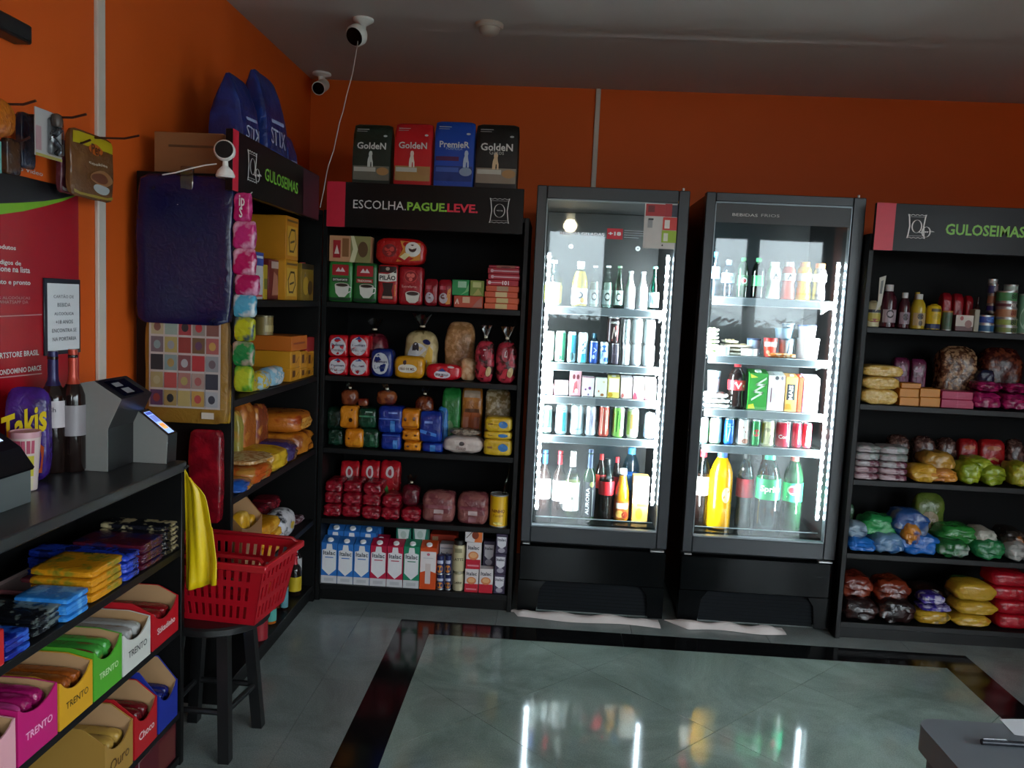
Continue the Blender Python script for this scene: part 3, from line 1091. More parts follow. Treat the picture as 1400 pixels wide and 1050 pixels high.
def k_bottle(t, w, h, d, style, mat, wrap=None, cap=None, pr=(), liquid=None, foil=None):
    """wrap: (z0, z1, colour); cap: colour; foil: (z0, colour) sleeve over the neck; liquid: (fill height, colour)"""
    r = w / 2
    pf = PROF[style]
    mesh_ob('bottle_body', g_lathe([(a * r, b * h) for a, b in pf], 24), mat, t)

    def rad(z):
        for (a, b), (c, e) in zip(pf, pf[1:]):
            if b <= z <= e:
                return (a + (c - a) * (z - b) / max(e - b, 1e-6)) * r
        return pf[-1][0] * r
    if liquid:
        z1 = liquid[0]
        q = [(a, b) for a, b in pf if b < z1] + [(rad(z1) / r, z1)]
        mesh_ob('drink', g_lathe([(max(a * r - .002, .002), max(b * h, .003)) for a, b in q], 20), liquid[1] if not isinstance(liquid[1], str) else paint(liquid[1], .15, .04), t)
    if wrap:
        z0, z1, c = wrap
        n = 5
        q = [(rad(z0 + (z1 - z0) * i / n) + .0008, (z0 + (z1 - z0) * i / n) * h) for i in range(n + 1)]
        mesh_ob('label_wrap', g_lathe(q, 24, False), paint(c, .4, .05), t)
    if foil:
        z0, c = foil
        q = [(rad(z0 + (.96 - z0) * i / 6) + .0008, (z0 + (.96 - z0) * i / 6) * h) for i in range(7)]
        mesh_ob('neck_foil', g_lathe(q + [(q[-1][0], h), (.001, h)], 18, False), paint(c, .3, .05, metal=.3), t)
    if cap:
        zt = pf[-1][1] * h
        rc = pf[-1][0] * r * (1.12 if style not in ('jar',) else 1.08)
        zc = zt - .012 if style in ('cola', 'pet', 'bulb', 'sport', 'square') else zt - .006
        mesh_ob('screw_cap', g_lathe([(rc, zc), (rc, h - .002), (rc * .93, h), (.001, h)], 18), paint(cap, .4), t)
    prints(t, lambda u, v, e: ((rad(v) + e + .0012) * math.sin((u - .5) * 2.7), -(rad(v) + e + .0012) * math.cos((u - .5) * 2.7), h * v), pr, 2.7 * r / h)


def k_edge(t, w, h, d, col, cap='f0f0f0', pr=(), slope=.10):
    """litre drink carton with slanted top and screw cap"""
    zf = h * (1 - slope)
    mesh_ob('carton_body', g_prism_x([(-d / 2, 0), (d / 2, 0), (d / 2, h * .985), (d * .36, h * .985), (-d / 2, zf)], -w / 2, w / 2), paint(col, .4, .05, 25), t, angle=20)
    mesh_ob('screw_cap', g_move(g_lathe([(w * .19, 0), (w * .19, h * .035), (w * .17, h * .045), (.001, h * .045)], 16), 0, -d * .18, zf + h * slope * .2, rx=.35), paint(cap, .4), t)
    prints(t, lambda u, v, e: (w * (u - .5), -d / 2 - e if v * h <= zf else -d / 2 + (v * h - zf) / (h * .985 - zf) * d * .86 - e, h * v), pr, w / h)


def k_tub(t, w, h, d, col, lid='f2f2f2', pr=(), taper=.82):
    r = w / 2
    mesh_ob('tub_body', g_lathe([(r * taper, 0), (r * .98, h * .9), (r * .98, h * .92)], 20), paint(col, .4, .05), t)
    mesh_ob('tub_lid', g_lathe([(r, h * .9), (r, h), (r * .9, h), (r * .88, h * .985), (.001, h * .985)], 20), paint(lid, .35), t)
    prints(t, lambda u, v, e: (r * (taper + (1 - taper) * v + .02) * math.sin((u - .5) * 2.7), -r * (taper + (1 - taper) * v + .02) * math.cos((u - .5) * 2.7), h * v), pr, 2.7 * r / h)


def k_plate(t, w, h, d, col, film_=True, food='c9a56a'):
    """shallow foam tray under film"""
    r = .9
    mesh_ob('foam_tray', g_join(g_prism_z([(-w / 2 * r, -d / 2 * r), (w / 2 * r, -d / 2 * r), (w / 2 * r, d / 2 * r), (-w / 2 * r, d / 2 * r)], 0, h * .3),
            g_box(-w / 2, w / 2, -d / 2, -d / 2 * .92, h * .2, h * .6), g_box(-w / 2, w / 2, d / 2 * .92, d / 2, h * .2, h * .6),
            g_box(-w / 2, -w / 2 * .92, -d / 2, d / 2, h * .2, h * .6), g_box(w / 2 * .92, w / 2, -d / 2, d / 2, h * .2, h * .6)), paint(col, .5), t, False)
    fo = []
    for i in range(3):
        fo.append(g_move(g_lathe([(w * .13, 0), (w * .15, h * .3), (w * .1, h * .62), (.001, h * .66)], 10), (i - 1) * w * .27, 0, h * .3))
    mesh_ob('filling', g_join(*fo), paint(food, .45, .25, 30), t)


def k_twist(t, w, h, d, col, col2, pr=(), clip='d8c8b0', k=3.2, wob=.07):
    """loaf or cookies in a clear bag gathered at the top"""
    k_soft(t, w, h * .76, d, col, col2, k=k, pz=(.05, .35), wob=wob, pr=pr, scale=26, thr=.5)
    V, F = [], []
    n = 14
    prof = [(.30, .70), (.10, .80), (.07, .83), (.13, .89), (.26, 1.0)]
    for r, z in prof:
        for i in range(n):
            a = 2 * math.pi * i / n
            rr = r * (1 + (.25 if i % 2 else -.2) * (1 if z > .85 or z < .75 else .3))
            V.append((rr * w * math.cos(a), rr * min(w, d) * math.sin(a), z * h + (.01 if i % 3 else -.008) * (z > .95)))
    for q in range(len(prof) - 1):
        for i in range(n):
            j = (i + 1) % n
            F.append((q * n + i, q * n + j, (q + 1) * n + j, (q + 1) * n + i))
    mesh_ob('gathered_top', (V, F), glass('e2dccf', .16, .12), t)
    mesh_ob('twist_tie', g_move(g_lathe([(w * .08, -.004), (w * .09, 0), (w * .08, .004)], 12, False), 0, 0, .825 * h), paint(clip, .4), t)


def k_tray(t, w, h, d, col, hb=1.35, pr=(), inner='a9835c', dip=.35):
    """open display carton: printed front with a curved lip, sides rising to the back"""
    th = .003
    pts = [(-w / 2, 0), (w / 2, 0), (w / 2, h)]
    for i in range(9):
        q = i / 8
        pts.append((w / 2 - .004 - (w - .008) * q, h - dip * h * math.sin(math.pi * min(1, max(0, q * 1.0))) ** .7))
    pts.append((-w / 2, h))
    mesh_ob('front_panel', g_prism(pts, -d / 2, -d / 2 + th), paint(col, .42, .06), t, False)
    pin = [(x * .99, z * .985) for x, z in pts]
    mesh_ob('front_lining', g_prism(pin, -d / 2 + th, -d / 2 + th + .0015), paint(inner, .7), t, False)
    H = h * hb
    sp = [(-d / 2 + th, 0), (d / 2, 0), (d / 2, H), (-d / 2 + .06, H), (-d / 2 + th, h)]
    for s in (-1, 1):
        x0 = s * w / 2
        mesh_ob('side_panel', g_prism_x(sp, min(x0, x0 - s * th), max(x0, x0 - s * th)), paint(col, .45), t, False)
        x1 = x0 - s * th
        mesh_ob('side_lining', g_prism_x([(y * .99, z * .99) for y, z in sp], min(x1, x1 - s * .0015), max(x1, x1 - s * .0015)), paint(inner, .7), t, False)
    mesh_ob('back_panel', g_box(-w / 2 + th, w / 2 - th, d / 2 - th, d / 2, 0, H), paint(inner, .7), t, False)
    mesh_ob('base_panel', g_box(-w / 2 + th, w / 2 - th, -d / 2 + th, d / 2 - th, 0, th), paint(inner, .7), t, False)
    prints(t, lambda u, v, e: (w * (u - .5), -d / 2 - e, h * v), pr, w / h)


KIND = dict(soft=k_soft, box=k_box, can=k_can, tin=k_tin, bottle=k_bottle, edge=k_edge, tub=k_tub, plate=k_plate, twist=k_twist, tray=k_tray)


class Face:
    """goods standing in a row behind the front plane of a shelf; picture x-range and top give their size"""

    def __init__(self, plane, z, side=False):
        self.p, self.z, self.side = plane, z + .0008, side

    def __call__(self, kind, x0, x1, yt, name, label, cat, off=.02, z=None, on=None, d=None, group=None, yaw=0.0, h=None, gap=.003, dx=0.0, **kw):
        z = TOP[on.name] + .0005 if on is not None else (self.z if z is None else z)
        zz = z + .05
        rnd = kind in ('can', 'tin', 'bottle', 'tub')
        w_ = 0.06
        for _ in range(4):
            if self.side and rnd:
                P = self.p - off
                c_ = yat((x0 + x1) / 2, P - w_ / 2, zz)
                w_ = (x1 - x0) * _rel((P - w_ / 2, c_, zz))[2] / FPX
                a, b = c_ - w_ / 2, c_ + w_ / 2
                hh = h or zat(yt, P - w_ / 2, c_) - z
            elif self.side:
                P = self.p - off
                a, b = yat(x0, P, zz), yat(x1, P, zz)
                hh = h or zat(yt, P, (a + b) / 2) - z
            else:
                P = self.p + off
                a, b = xat(x0, P, zz), xat(x1, P, zz)
                hh = h or zat(yt, (a + b) / 2, P) - z
            zz = z + hh / 2
        w = b - a - gap
        c = (a + b) / 2 + dx
        if d is None:
            d = w if kind in ('can', 'tin', 'bottle', 'tub') else min(.2, max(.06, w * .6))
        if self.side:
            if self.p > -1.08 and c > -1.0:
                c = min(c, -.034 - w / 2)
            t = thing(name, label, cat, (P - d / 2, c, z), math.pi / 2 + yaw, group)
        else:
            if self.p == RY:
                c = max(c, xr + .020 + w / 2)
            t = thing(name, label, cat, (c, P + d / 2, z), yaw, group)
        KIND[kind](t, w, hh, d, **kw)
        TOP[t.name] = z + hh
        return t
# ------------------------------------------------------------------ goods on the back unit
def dog(u, v, s, asp, col):
    P = [(-.5, -1), (-.5, -.5), (-.42, 0), (-.25, .35), (-.3, .6), (-.2, .9), (.05, 1), (.3, .9), (.38, .6), (.3, .4), (.36, 0), (.5, -.4), (.52, -1), (.25, -1), (.2, -.4), (.05, -.4), (0, -1)]
    return ('p', [(u + x * s, v + y * s * asp) for x, y in P], col)


F = Face(0.0, 1.8505)
pets = [(480, 534, 167.5, '182418', 'GoldeN', 'dark green', 'c8ccc4'), (537, 590, 166, 'c4141c', 'GoldeN', 'red', 'e6d6c8'),
        (592, 648, 163.5, '1846a8', 'PremieR', 'blue', 'b8c4d8'), (648, 708, 167.5, '141210', 'GoldeN', 'black', 'd8b890')]
for x0, x1, yt, c, s, cn, dc in pets:
    lab = {'dark green': 'dark green pet food bag with pale lettering, first above the choose and pay sign',
           'red': 'bright red pet food bag with a pale dog, on top of the back unit',
           'blue': 'blue pet food bag above the back sign, tallest of its row',
           'black': 'black pet food bag with a tan cat, at the right end above the back sign'}[cn]
    pr = [('r', .03, .0, .97, .25, {'dark green': '6a665a', 'red': 'a8804a', 'blue': '123078', 'black': '8a7a6a'}[cn]),
          ('t', s, .5, .60, .74, 'd6d6d2', .02), ('r', .06, .15, .62, .225, 'b9b4a8' if cn != 'blue' else '3a5aa8'),
          ('e', .80, .16, .16, .07, 'a87a4a' if cn != 'blue' else '8a98b0'),
          ('l', [(.1, .90), (.4, .90)], .008, 'd0d0d0'), ('l', [(.1, .86), (.36, .86)], .006, 'b0b0b0'), ('e', .84, .78, .05, .018, 'c8c8c8'),
          dog(.48 if cn != 'blue' else .8, .37, .14, 1.0, dc)]
    if cn == 'black':
        pr.append(('t', 'Gatos', .5, .51, .34, 'b0aca4', 0))
    if cn == 'blue':
        pr += [('t', 'FORMULA', .5, .53, .4, '9ab0d8', 0), ('r', .05, .33, .62, .40, '501848')]
    def up(q):    # the foot of each bag stands behind the sign: keep the print on the part above it
        k = lambda v: .36 + .64 * v
        if q[0] == 'r': return ('r', q[1], k(q[2]), q[3], k(q[4]), q[5])
        if q[0] == 'e': return ('e', q[1], k(q[2]), q[3], q[4] * .64, q[5])
        if q[0] in 'pl': return (q[0], [(a, k(b)) for a, b in q[1]]) + q[2:]
        return (q[0], q[1], q[2], k(q[3])) + q[4:]
    pr = [up(q) for q in pr]
    b = F('soft', x0, x1, yt, 'pet_food_bag', lab, 'bag', off=.05, d=.085, col=c, k=18, pz=(0, .93), wob=.018, pr=pr, rough=.4, crinkle=.25, thr=.9)
    b.rotation_euler[0] = -.02

# shelf A: coffee
F = Face(0.0, SH[0])


def coffee(x0, x1, yt, lab, col, s, bar, cat='coffee pack', on=None):
    return F('soft', x0, x1, yt, 'coffee_pack', lab, cat, d=.065, col=col, k=12, wob=.012, rough=.33, crinkle=.3, thr=.9, on=on,
             pr=[('r', .16, .66, .84, .93, 'a81824'), ('p', [(.3, .75), (.42, .86), (.5, .78), (.58, .86), (.7, .75)], 'e0c8c8'),
                 ('r', .16, .50, .84, .60, bar), ('t', s, .5, .55, .6, 'e8e4d8', .02, .05),
                 ('p', [(.28, .42), (.88, .42), (.84, .22), (.7, .12), (.46, .12), (.32, .22)], 'dcd8d0'), ('e', .58, .42, .30, .055, 'c8c0b4'), ('e', .58, .42, .25, .04, '2a1810'),
                 ('l', [(.88, .38), (.98, .36), (.95, .26), (.85, .24)], .03, 'dcd8d0'), ('r', .02, .01, .98, .1, '103018')])


cg1 = coffee(448.5, 482, 357.5, 'green coffee pack with white cup and dark bar, leftmost on the coffee shelf', '2f7a34', 'EXTRAFORTE', '182018')
cg2 = coffee(482, 515.5, 359.5, 'green coffee pack with white cup and red bar, second on the coffee shelf', '1c5c28', 'TRADICIONAL', 'a81c24')
F('box', 449.5, 507, 322.5, 'coffee_carton', 'beige and olive coffee carton lying across two green coffee packs', 'carton', on=cg2, d=.07, col='c8906a',
  pr=[('r', .52, 0, 1, 1, '8a8250'), ('r', .1, .15, .28, .82, 'a81824'), ('p', [(.13, .3), (.19, .65), (.25, .3)], 'e0c8c0'), ('r', .32, .2, .48, .9, '8a5a34'),
      ('p', [(.5, 0), (.62, 0), (.7, .5), (.6, 1), (.52, 1), (.58, .5)], 'd8d0a8'), ('e', .82, .5, .12, .3, '5a3c20')])
cp = F('soft', 516, 543.5, 362, 'coffee_pack', 'red and black coffee pack lettered Pilao in black on white', 'coffee pack', d=.065, col='b01a20', k=12, wob=.012, rough=.3, thr=.9,
       pr=[('r', .05, .80, .95, .98, '201010'), ('p', [(.03, .58), (.03, .78), (.5, .76), (.8, .82), (.97, .92), (.97, .6), (.5, .56)], 'e4e0d8'),
           ('t', 'PILÃO', .5, .68, .82, '141010', .03), ('p', [(.2, .12), (.82, .12), (.72, .35), (.8, .54), (.24, .54), (.32, .35)], '2a1410'),
           ('r', .26, .14, .78, .2, 'c8a090'), ('e', .5, .9, .1, .05, 'b0a090'), ('r', .86, .2, .95, .5, 'd86020')])
cr = F('soft', 544.5, 578, 364.5, 'coffee_pack', 'plain red coffee pack with a round heart emblem and white cup', 'coffee pack', d=.065, col='a01420', k=12, wob=.012, rough=.3, thr=.9,
       pr=[('e', .5, .74, .28, .16, 'c83838'), ('e', .5, .74, .25, .14, '8a1018'), ('e', .42, .77, .09, .055, 'd86058'), ('e', .58, .77, .09, .055, 'd86058'), ('e', .5, .67, .08, .05, 'd86058'),
           ('t', 'Extraforte', .45, .48, .6, 'd8a8a0', .0), ('p', [(.3, .3), (.9, .3), (.85, .12), (.72, .04), (.48, .04), (.35, .12)], 'd8d0c4'), ('e', .6, .3, .3, .07, 'c8c0b4'), ('e', .6, .3, .25, .05, '301810')])
F('soft', 513, 581, 325.5, 'coffee_pack', 'large red and orange coffee pack lying across the two red ones', 'coffee pack', on=cp, d=.075, col='b01818', k=7, px=.25, wob=.03, rough=.25, thr=.9,
  pr=[('p', [(.42, .1), (.95, .15), (.95, .9), (.5, .92), (.55, .6)], 'd08020'), ('e', .28, .52, .15, .24, '7a1014'), ('e', .23, .58, .05, .08, 'c84038'), ('e', .33, .58, .05, .08, 'c84038'), ('e', .28, .42, .05, .08, 'c84038'),
      ('e', .77, .6, .17, .28, 'e0dcd4'), ('e', .75, .64, .08, .14, '3a1c10'), ('p', [(.5, .3), (.6, .2), (.72, .4), (.6, .45)], 'e8d8a0')])
for i, (a, b, y) in enumerate(((579.5, 598.5, 381), (598.5, 618, 382))):
    F('soft', a, b, y, 'coffee_pouch', ('small dark red coffee pouch leaning by the red coffee pack', 'small maroon and orange pouch next to the tea boxes')[i], 'pouch', d=.05, col='8a1420', k=6, pz=(0, .6), wob=.05, thr=.9,
      pr=[('e', .4, .30, .32, .2, 'b8a8b0'), ('e', .4, .36, .2, .09, '6a3830'), ('r', .1, .62, .55, .75, 'b03848')] + ([('p', [(.55, .05), (.95, .05), (.95, .7), (.7, .6)], 'c87818')] if i else []))
b1 = F('box', 620, 660.5, 404.5, 'tea_box', 'long orange red tea box under two small green ones', 'box', d=.07, col='b84830', pr=[('r', .3, .4, .55, .9, 'd8b090'), ('l', [(.06, .3), (.12, .7), (.16, .3)], .04, 'e8d0c0'), ('p', [(.62, 0), (.98, .1), (.95, .9), (.8, .6)], 'a8685a')])
F('box', 617.5, 641.5, 382.5, 'tea_box', 'small bright green tea box on the orange one', 'box', on=b1, d=.06, col='1c8a4a', pr=[('r', .35, .5, .85, .9, '9ac8a8'), ('p', [(.5, 0), (1, .3), (1, .8), (.8, .3)], '78b878')])
F('box', 642, 662, 383.5, 'tea_box', 'small olive tea box on the orange one', 'box', on=b1, d=.06, col='7a8a3a', pr=[('r', .2, .55, .8, .9, 'b8b878'), ('p', [(.2, 0), (.9, .1), (.6, .5)], 'a8a058')])
prev = None
caps_ = [(662, 709, 'd05a34', 'c8b078', 'lowest'), (662, 709, 'd05a34', 'c8b078', 'second lowest'), (662.5, 709, 'c85030', 'd0b888', 'third lowest'), (663, 709, 'c85030', 'a88868', 'fourth from below'),
         (665, 710, 'b02030', 'e0c8c8', 'fifth from below'), (666, 710, 'a81c30', 'd0a8b0', 'sixth from below'), (667, 711, 'a01a2c', 'c8a0a8', 'second from the top')]
for i, (a, b, c, l, w) in enumerate(caps_):
    pr = [('r', .33, .08, .68, .92, l)] if i < 4 else [('l', [(.22, .5), (.9, .5)], .2, l), ('e', .14, .5, .05, .28, l)]
    if i == 4:
        pr = [('e', .1, .5, .05, .3, l), ('t', '101', .6, .5, .2, 'f0e0e0', .03), ('l', [(.2, .5), (.45, .5)], .1, l)]
    prev = F('box', a, b, 0, 'capsule_box', 'flat %s coffee capsule box, %s of the stack beside the cooler' % ('orange' if i < 4 else 'crimson', w), 'box', on=prev, d=.12, h=.0265, col=c, pr=pr, dx=(.003 if i % 2 else -.002))
F('box', 668, 711, 363, 'capsule_box', 'taller crimson capsule box with a bronze square, topmost of the stack', 'box', on=prev, d=.12, col='9a1830', pr=[('r', .25, .05, .85, .95, '8a4a38'), ('e', .55, .35, .16, .4, '6a2020'), ('e', .92, .5, .04, .15, 'c86070')])

# shelf B: bread and biscuits
F = Face(0.0, SH[1])


def round_loaf(a, b, yt, lab, col, on=None, s='Pullman', off=.02, tag2='c8c4cc'):
    return F('soft', a, b, yt, 'bread_pack', lab, 'bread', d=.10, col=col, k=9, wob=.04, on=on, off=off, thr=.85, rough=.22,
             pr=[('e', .5, .48, .40, .42, tag2), ('p', [(.32, .78), (.5, 1.0 - .04), (.66, .8)], '1c2c78'), ('t', s, .5, .55, .62, '3a2a50', .02, .12), ('t', 'Premium', .5, .32, .66, '5a2030', .0, .14)])


r1 = round_loaf(447, 475.5, 488, 'lower left of four red packs of round labelled buns', 'b81420')
r2 = round_loaf(476.5, 504, 488.5, 'lower right of four red packs of round labelled buns', 'b81420')
round_loaf(448, 475.5, 458, 'upper left of four red packs of round labelled buns', 'b81420', on=r1)
round_loaf(476, 504.5, 458, 'upper right of four red packs of round labelled buns', 'b81420', on=r2)
F('twist', 488, 528, 438, 'bread_bag', 'dark red bread bag with gathered top behind the red bun packs', 'bread', off=.17, d=.12, col='5a1420', col2='7a2430')
F('soft', 505.5, 537, 477, 'bread_pack', 'navy blue bread pack with a round white label', 'bread', d=.1, col='16266a', k=5, wob=.04, thr=.9,
  pr=[('e', .45, .48, .38, .40, 'c0c0c8'), ('p', [(.28, .76), (.45, .95), (.6, .78)], '1c2c78'), ('t', 'Leve', .45, .36, .5, '2a3a60', .0, .13), ('t', 'Pullman', .45, .56, .6, '3a2a50', .02, .1)])
yb = F('soft', 538, 580, 487.5, 'cake_pack', 'mustard yellow cake pack with an oval white label', 'cake', d=.09, col='c88a14', k=6, px=.1, wob=.03, thr=.9,
       pr=[('e', .45, .45, .32, .2, 'd8d0c0'), ('t', 'PÃO DE MEL', .45, .44, .5, '5a2018', .02, .13), ('e', .36, .72, .06, .1, '3a2020')])
F('twist', 551, 597, 432, 'bread_bag', 'clear bread bag with yellow print and twisted top behind the yellow cake pack', 'bread', off=.14, d=.12, col='d0b888', col2='b8a070',
  pr=[('e', .42, .42, .34, .32, 'c8c4c4'), ('e', .36, .62, .1, .14, '2a2028'), ('p', [(.65, .1), (.95, .1), (.95, .6), (.8, .7), (.68, .45)], 'd0a018'), ('e', .72, .78, .14, .07, '1c2058')])
F('soft', 581, 630.5, 498, 'cake_pack', 'flat bright red cake pack with a blue and white oval', 'cake', d=.09, col='c01424', k=5, px=.3, wob=.03, thr=.9,
  pr=[('e', .47, .35, .23, .26, 'd8d4dc'), ('p', [(.34, .55), (.47, .75), (.6, .55)], '203078'), ('t', 'ANA MARIA', .47, .35, .38, '40182c', .02, .16), ('e', .72, .85, .1, .07, 'c8b8b8')])
F('soft', 607, 648, 440, 'biscuit_bag', 'clear bag of pale wafers standing behind the red cake pack', 'biscuits', off=.15, d=.1, col='c8986c', col2='a8784c', k=4, pz=(0, .6), wob=.08, thr=.48, scale=40)
F('soft', 628, 650, 490, 'biscuit_bag', 'small slumped clear bag of wafers by the striped treats', 'biscuits', off=.06, d=.07, col='b8865c', col2='d0a880', k=4, pz=(0, .5), wob=.1, thr=.48, scale=40)
for i, (a, b, y) in enumerate(((649, 676, 448), (677, 707, 450))):
    F('twist', a, b, y, 'cookie_bag', ('clear and red treat bag with gathered top, left of two beside the wafers', 'clear and crimson treat bag at the right end of the bread shelf')[i], 'biscuits', d=.07, col='3a1818', col2='b03040', k=3.6, wob=.09,
      pr=[('e', .5, .72, .2, .2, '8a1428'), ('l', [(.45, .65), (.45, .8), (.55, .8), (.55, .65), (.45, .65)], .03, 'd8c8c8'), ('p', [(.15, .05), (.5, .05), (.6, .35), (.3, .42)], 'c02838'), ('e', .75, .25, .16, .14, 'c8a878')])

# shelf C: corn snacks and chips in stacks
F = Face(0.0, SH[2])
g0 = F('soft', 447, 469, 588, 'snack_pack', 'dark green snack pack at the corner of the two units, lower one', 'snack', d=.1, off=.05, col='0c2a1c', col2='163828', k=9, px=.1, wob=.05)
F('soft', 446, 468, 557, 'snack_pack', 'dark green snack pack lying on another at the corner of the two units', 'snack', on=g0, d=.1, off=.05, col='0a2418', k=9, pz=(.2, .25), wob=.05)
o0 = F('soft', 470, 496, 587, 'snack_pack', 'plump orange snack pack standing at the front, left orange column', 'snack', d=.09, col='c87414', col2='d88a20', k=8, pz=(.25, .25), wob=.04, pr=[('e', .25, .5, .05, .05, '5a2808'), ('r', .1, .08, .9, .14, 'a85a10')])
o1 = F('soft', 464, 488, 555.5, 'snack_pack', 'orange snack pack leaning on top of the left orange column', 'snack', on=o0, d=.08, col='d0801c', col2='b86810', k=8, pz=(.25, .25), wob=.06, pr=[('e', .65, .4, .12, .1, '3a1808'), ('e', .7, .85, .06, .05, '6a3008')])
F('twist', 464, 488, 526, 'biscuit_bag', 'clear brown biscuit bag high on the left orange column', 'biscuits', on=o1, off=.03, d=.07, col='7a3c20', col2='5a2414')
n0 = F('soft', 491, 518, 586, 'snack_pack', 'dark green snack pack beside the left orange column, lower one', 'snack', off=.04, d=.1, col='0e3020', col2='1c4830', k=9, pz=(.2, .25), wob=.05, pr=[('r', .55, .1, .75, .7, '2a5a3c')])
n1 = F('soft', 489, 515, 558, 'snack_pack', 'dark green snack pack with a pale line, upper one beside the orange column', 'snack', on=n0, off=.04, d=.1, col='103424', col2='184430', k=9, pz=(.2, .25), wob=.05, pr=[('r', .02, .55, .9, .63, '3a7a58'), ('r', .4, .78, .8, .84, '9ab8a8')])
F('soft', 488, 503, 545, 'biscuit_bag', 'small reddish packet poking up behind the dark green snack packs', 'biscuits', on=n1, off=.08, d=.05, col='6a2418', col2='8a4a30', k=4)
e0 = F('soft', 520, 548, 593, 'snack_pack', 'royal blue snack pack with light blue block, lower of the left blue column', 'snack', d=.1, col='12287e', col2='1a3a98', k=9, pz=(.2, .25), wob=.04, pr=[('r', .62, .1, .85, .62, '3a78c0'), ('r', .05, .86, .95, .92, '3458b0')])
e1 = F('soft', 516, 550, 556, 'snack_pack', 'royal blue snack pack with light blue block, upper of the left blue column', 'snack', on=e0, d=.1, col='12287e', col2='1a3a98', k=9, pz=(.2, .25), wob=.05, pr=[('r', .52, .05, .72, .48, '3a78c0'), ('r', .0, .52, .9, .56, '4a6ac0'), ('r', .45, .74, .8, .8, '7a90d0')])
F('twist', 513, 541, 528, 'biscuit_bag', 'clear brown biscuit bag on top of the left blue column', 'biscuits', on=e1, off=.04, d=.07, col='8a4824', col2='5a2014')
q = None
for i, (a, b, y, w) in enumerate(((551, 575, 604, 'lowest'), (549, 574, 588, 'middle'), (548, 573, 560, 'top'))):
    q = F('soft', a, b, y, 'snack_pack', 'orange snack pack between the two blue columns, %s of three' % w, 'snack', on=q, d=.09, col='c87414', col2='d8881c', k=8, pz=(.25, .25), wob=.06, pr=[('e', .25, .5, .08, .1, '5a2808'), ('e', .75, .55, .08, .1, '5a2808'), ('r', .05, .1, .95, .2, 'a85a10')])
F('twist', 566, 592, 532, 'biscuit_bag', 'clear brown biscuit bag behind the middle orange column', 'biscuits', off=.14, z=SH[2] + .135, d=.07, col='7a3a1c', col2='501c10')
w0 = F('soft', 576, 605, 606, 'snack_pack', 'royal blue snack pack, lower of the right blue column', 'snack', d=.1, col='10247a', col2='1a3a98', k=9, pz=(.2, .25), wob=.04, pr=[('r', .4, .1, .66, .8, '3a78c0')])
w1 = F('soft', 573, 604, 563, 'snack_pack', 'royal blue snack pack with a light blue stripe, upper of the right blue column', 'snack', on=w0, d=.1, col='12287e', col2='1a3a98', k=9, pz=(.2, .25), wob=.05, pr=[('p', [(.0, .3), (.78, .2), (.78, .3), (.0, .42)], '3a78c8'), ('r', .22, .62, .6, .7, '7a90d0')])
F('soft', 596, 613, 556, 'snack_pack', 'sky blue snack pack squeezed between blue column and green bag', 'snack', off=.13, d=.06, col='2a70b0', col2='1a508c', k=4)
F('soft', 603, 629, 532, 'chips_bag', 'tall green chips bag standing behind the white bag', 'chips', off=.14, d=.08, col='1c6a2c', col2='2a7c3a', k=9, pz=(.4, .8), wob=.05, pr=[('e', .4, .35, .25, .12, '5a7a50')])
wb = F('soft', 604, 661, 598, 'snack_bag', 'white soft bag lying at the front beside the yellow stack', 'snack', d=.13, col='c8b8b0', col2='b8a8a0', k=4, px=.45, wob=.05, thr=.6, pr=[('e', .47, .6, .07, .12, '3a3030'), ('t', 'Panco', .47, .36, .24, '7a5a58', .0, .2)])
F('soft', 613, 656, 588, 'snack_bag', 'crumpled grey brown clear bag on the white one', 'snack', on=wb, off=.05, d=.1, col='6a5a50', col2='a89888', k=3.5, px=.4, wob=.09, thr=.5, scale=45)
F('soft', 630, 659, 530, 'pasta_bag', 'amber clear bag standing behind the white bag, left of the two', 'bag', off=.16, d=.08, col='9a5c20', col2='b8783a', k=9, pz=(.1, .8), wob=.06, pr=[('r', .1, .28, .9, .6, '9a4a1c'), ('r', .15, .6, .85, .66, '5a3010'), ('r', .1, .84, .9, .97, 'a8907a')])
F('soft', 662, 697, 533, 'pasta_bag', 'glittery clear bag behind the yellow stack, right end of the snack shelf', 'bag', off=.14, d=.09, col='8a7448', col2='c0b090', k=8, pz=(.1, .8), wob=.09, thr=.52, scale=50)
q = None
for i, (a, b, y, w) in enumerate(((660.5, 700.5, 601, 'lowest'), (661, 700.5, 590.5, 'middle'), (662, 700.5, 571, 'top'))):
    q = F('soft', a, b, y, 'noodle_pack', 'yellow noodle pack with a blue label, %s of three by the cooler' % w, 'noodles', on=q, d=.1, col='c8a020', col2='d8b43a', k=9, px=.15, wob=.03, pr=[('e', .68, .5, .17, .24, '3a78b8'), ('r', .12, .45, .3, .55, '8a5a10')])

# shelf D: red packs
F = Face(0.0, SH[3])
for i, (a, b) in enumerate(((464, 490), (492, 518), (518.5, 546))):
    F('soft', a, b, 632, 'biscuit_roll_pack', ('tall red snack packet with orange print, left of three standing at the back', 'tall red snack packet, middle of three standing at the back', 'tall red snack packet with a green leaf, right of three standing at the back')[i], 'snack', off=.17, d=.06, col='b01420', col2='8a1018', k=12, pz=(.4, .85), wob=.04,
      pr=[('e', .5, .78, .2, .12, 'c8b8b8'), ('e', .5, .78, .1, .07, '9a2030')] + ([('e', .3, .45, .3, .1, 'c87a18')] if i == 0 else [('e', .25, .45, .2, .1, '2a7a30'), ('p', [(.7, .1), (.95, .3), (.7, .5)], 'd09060')] if i == 2 else []))
cols = [(441, 466), (466, 493), (493, 520), (520, 547), (547, 575)]
wn = ['first', 'second', 'third', 'fourth', 'fifth']
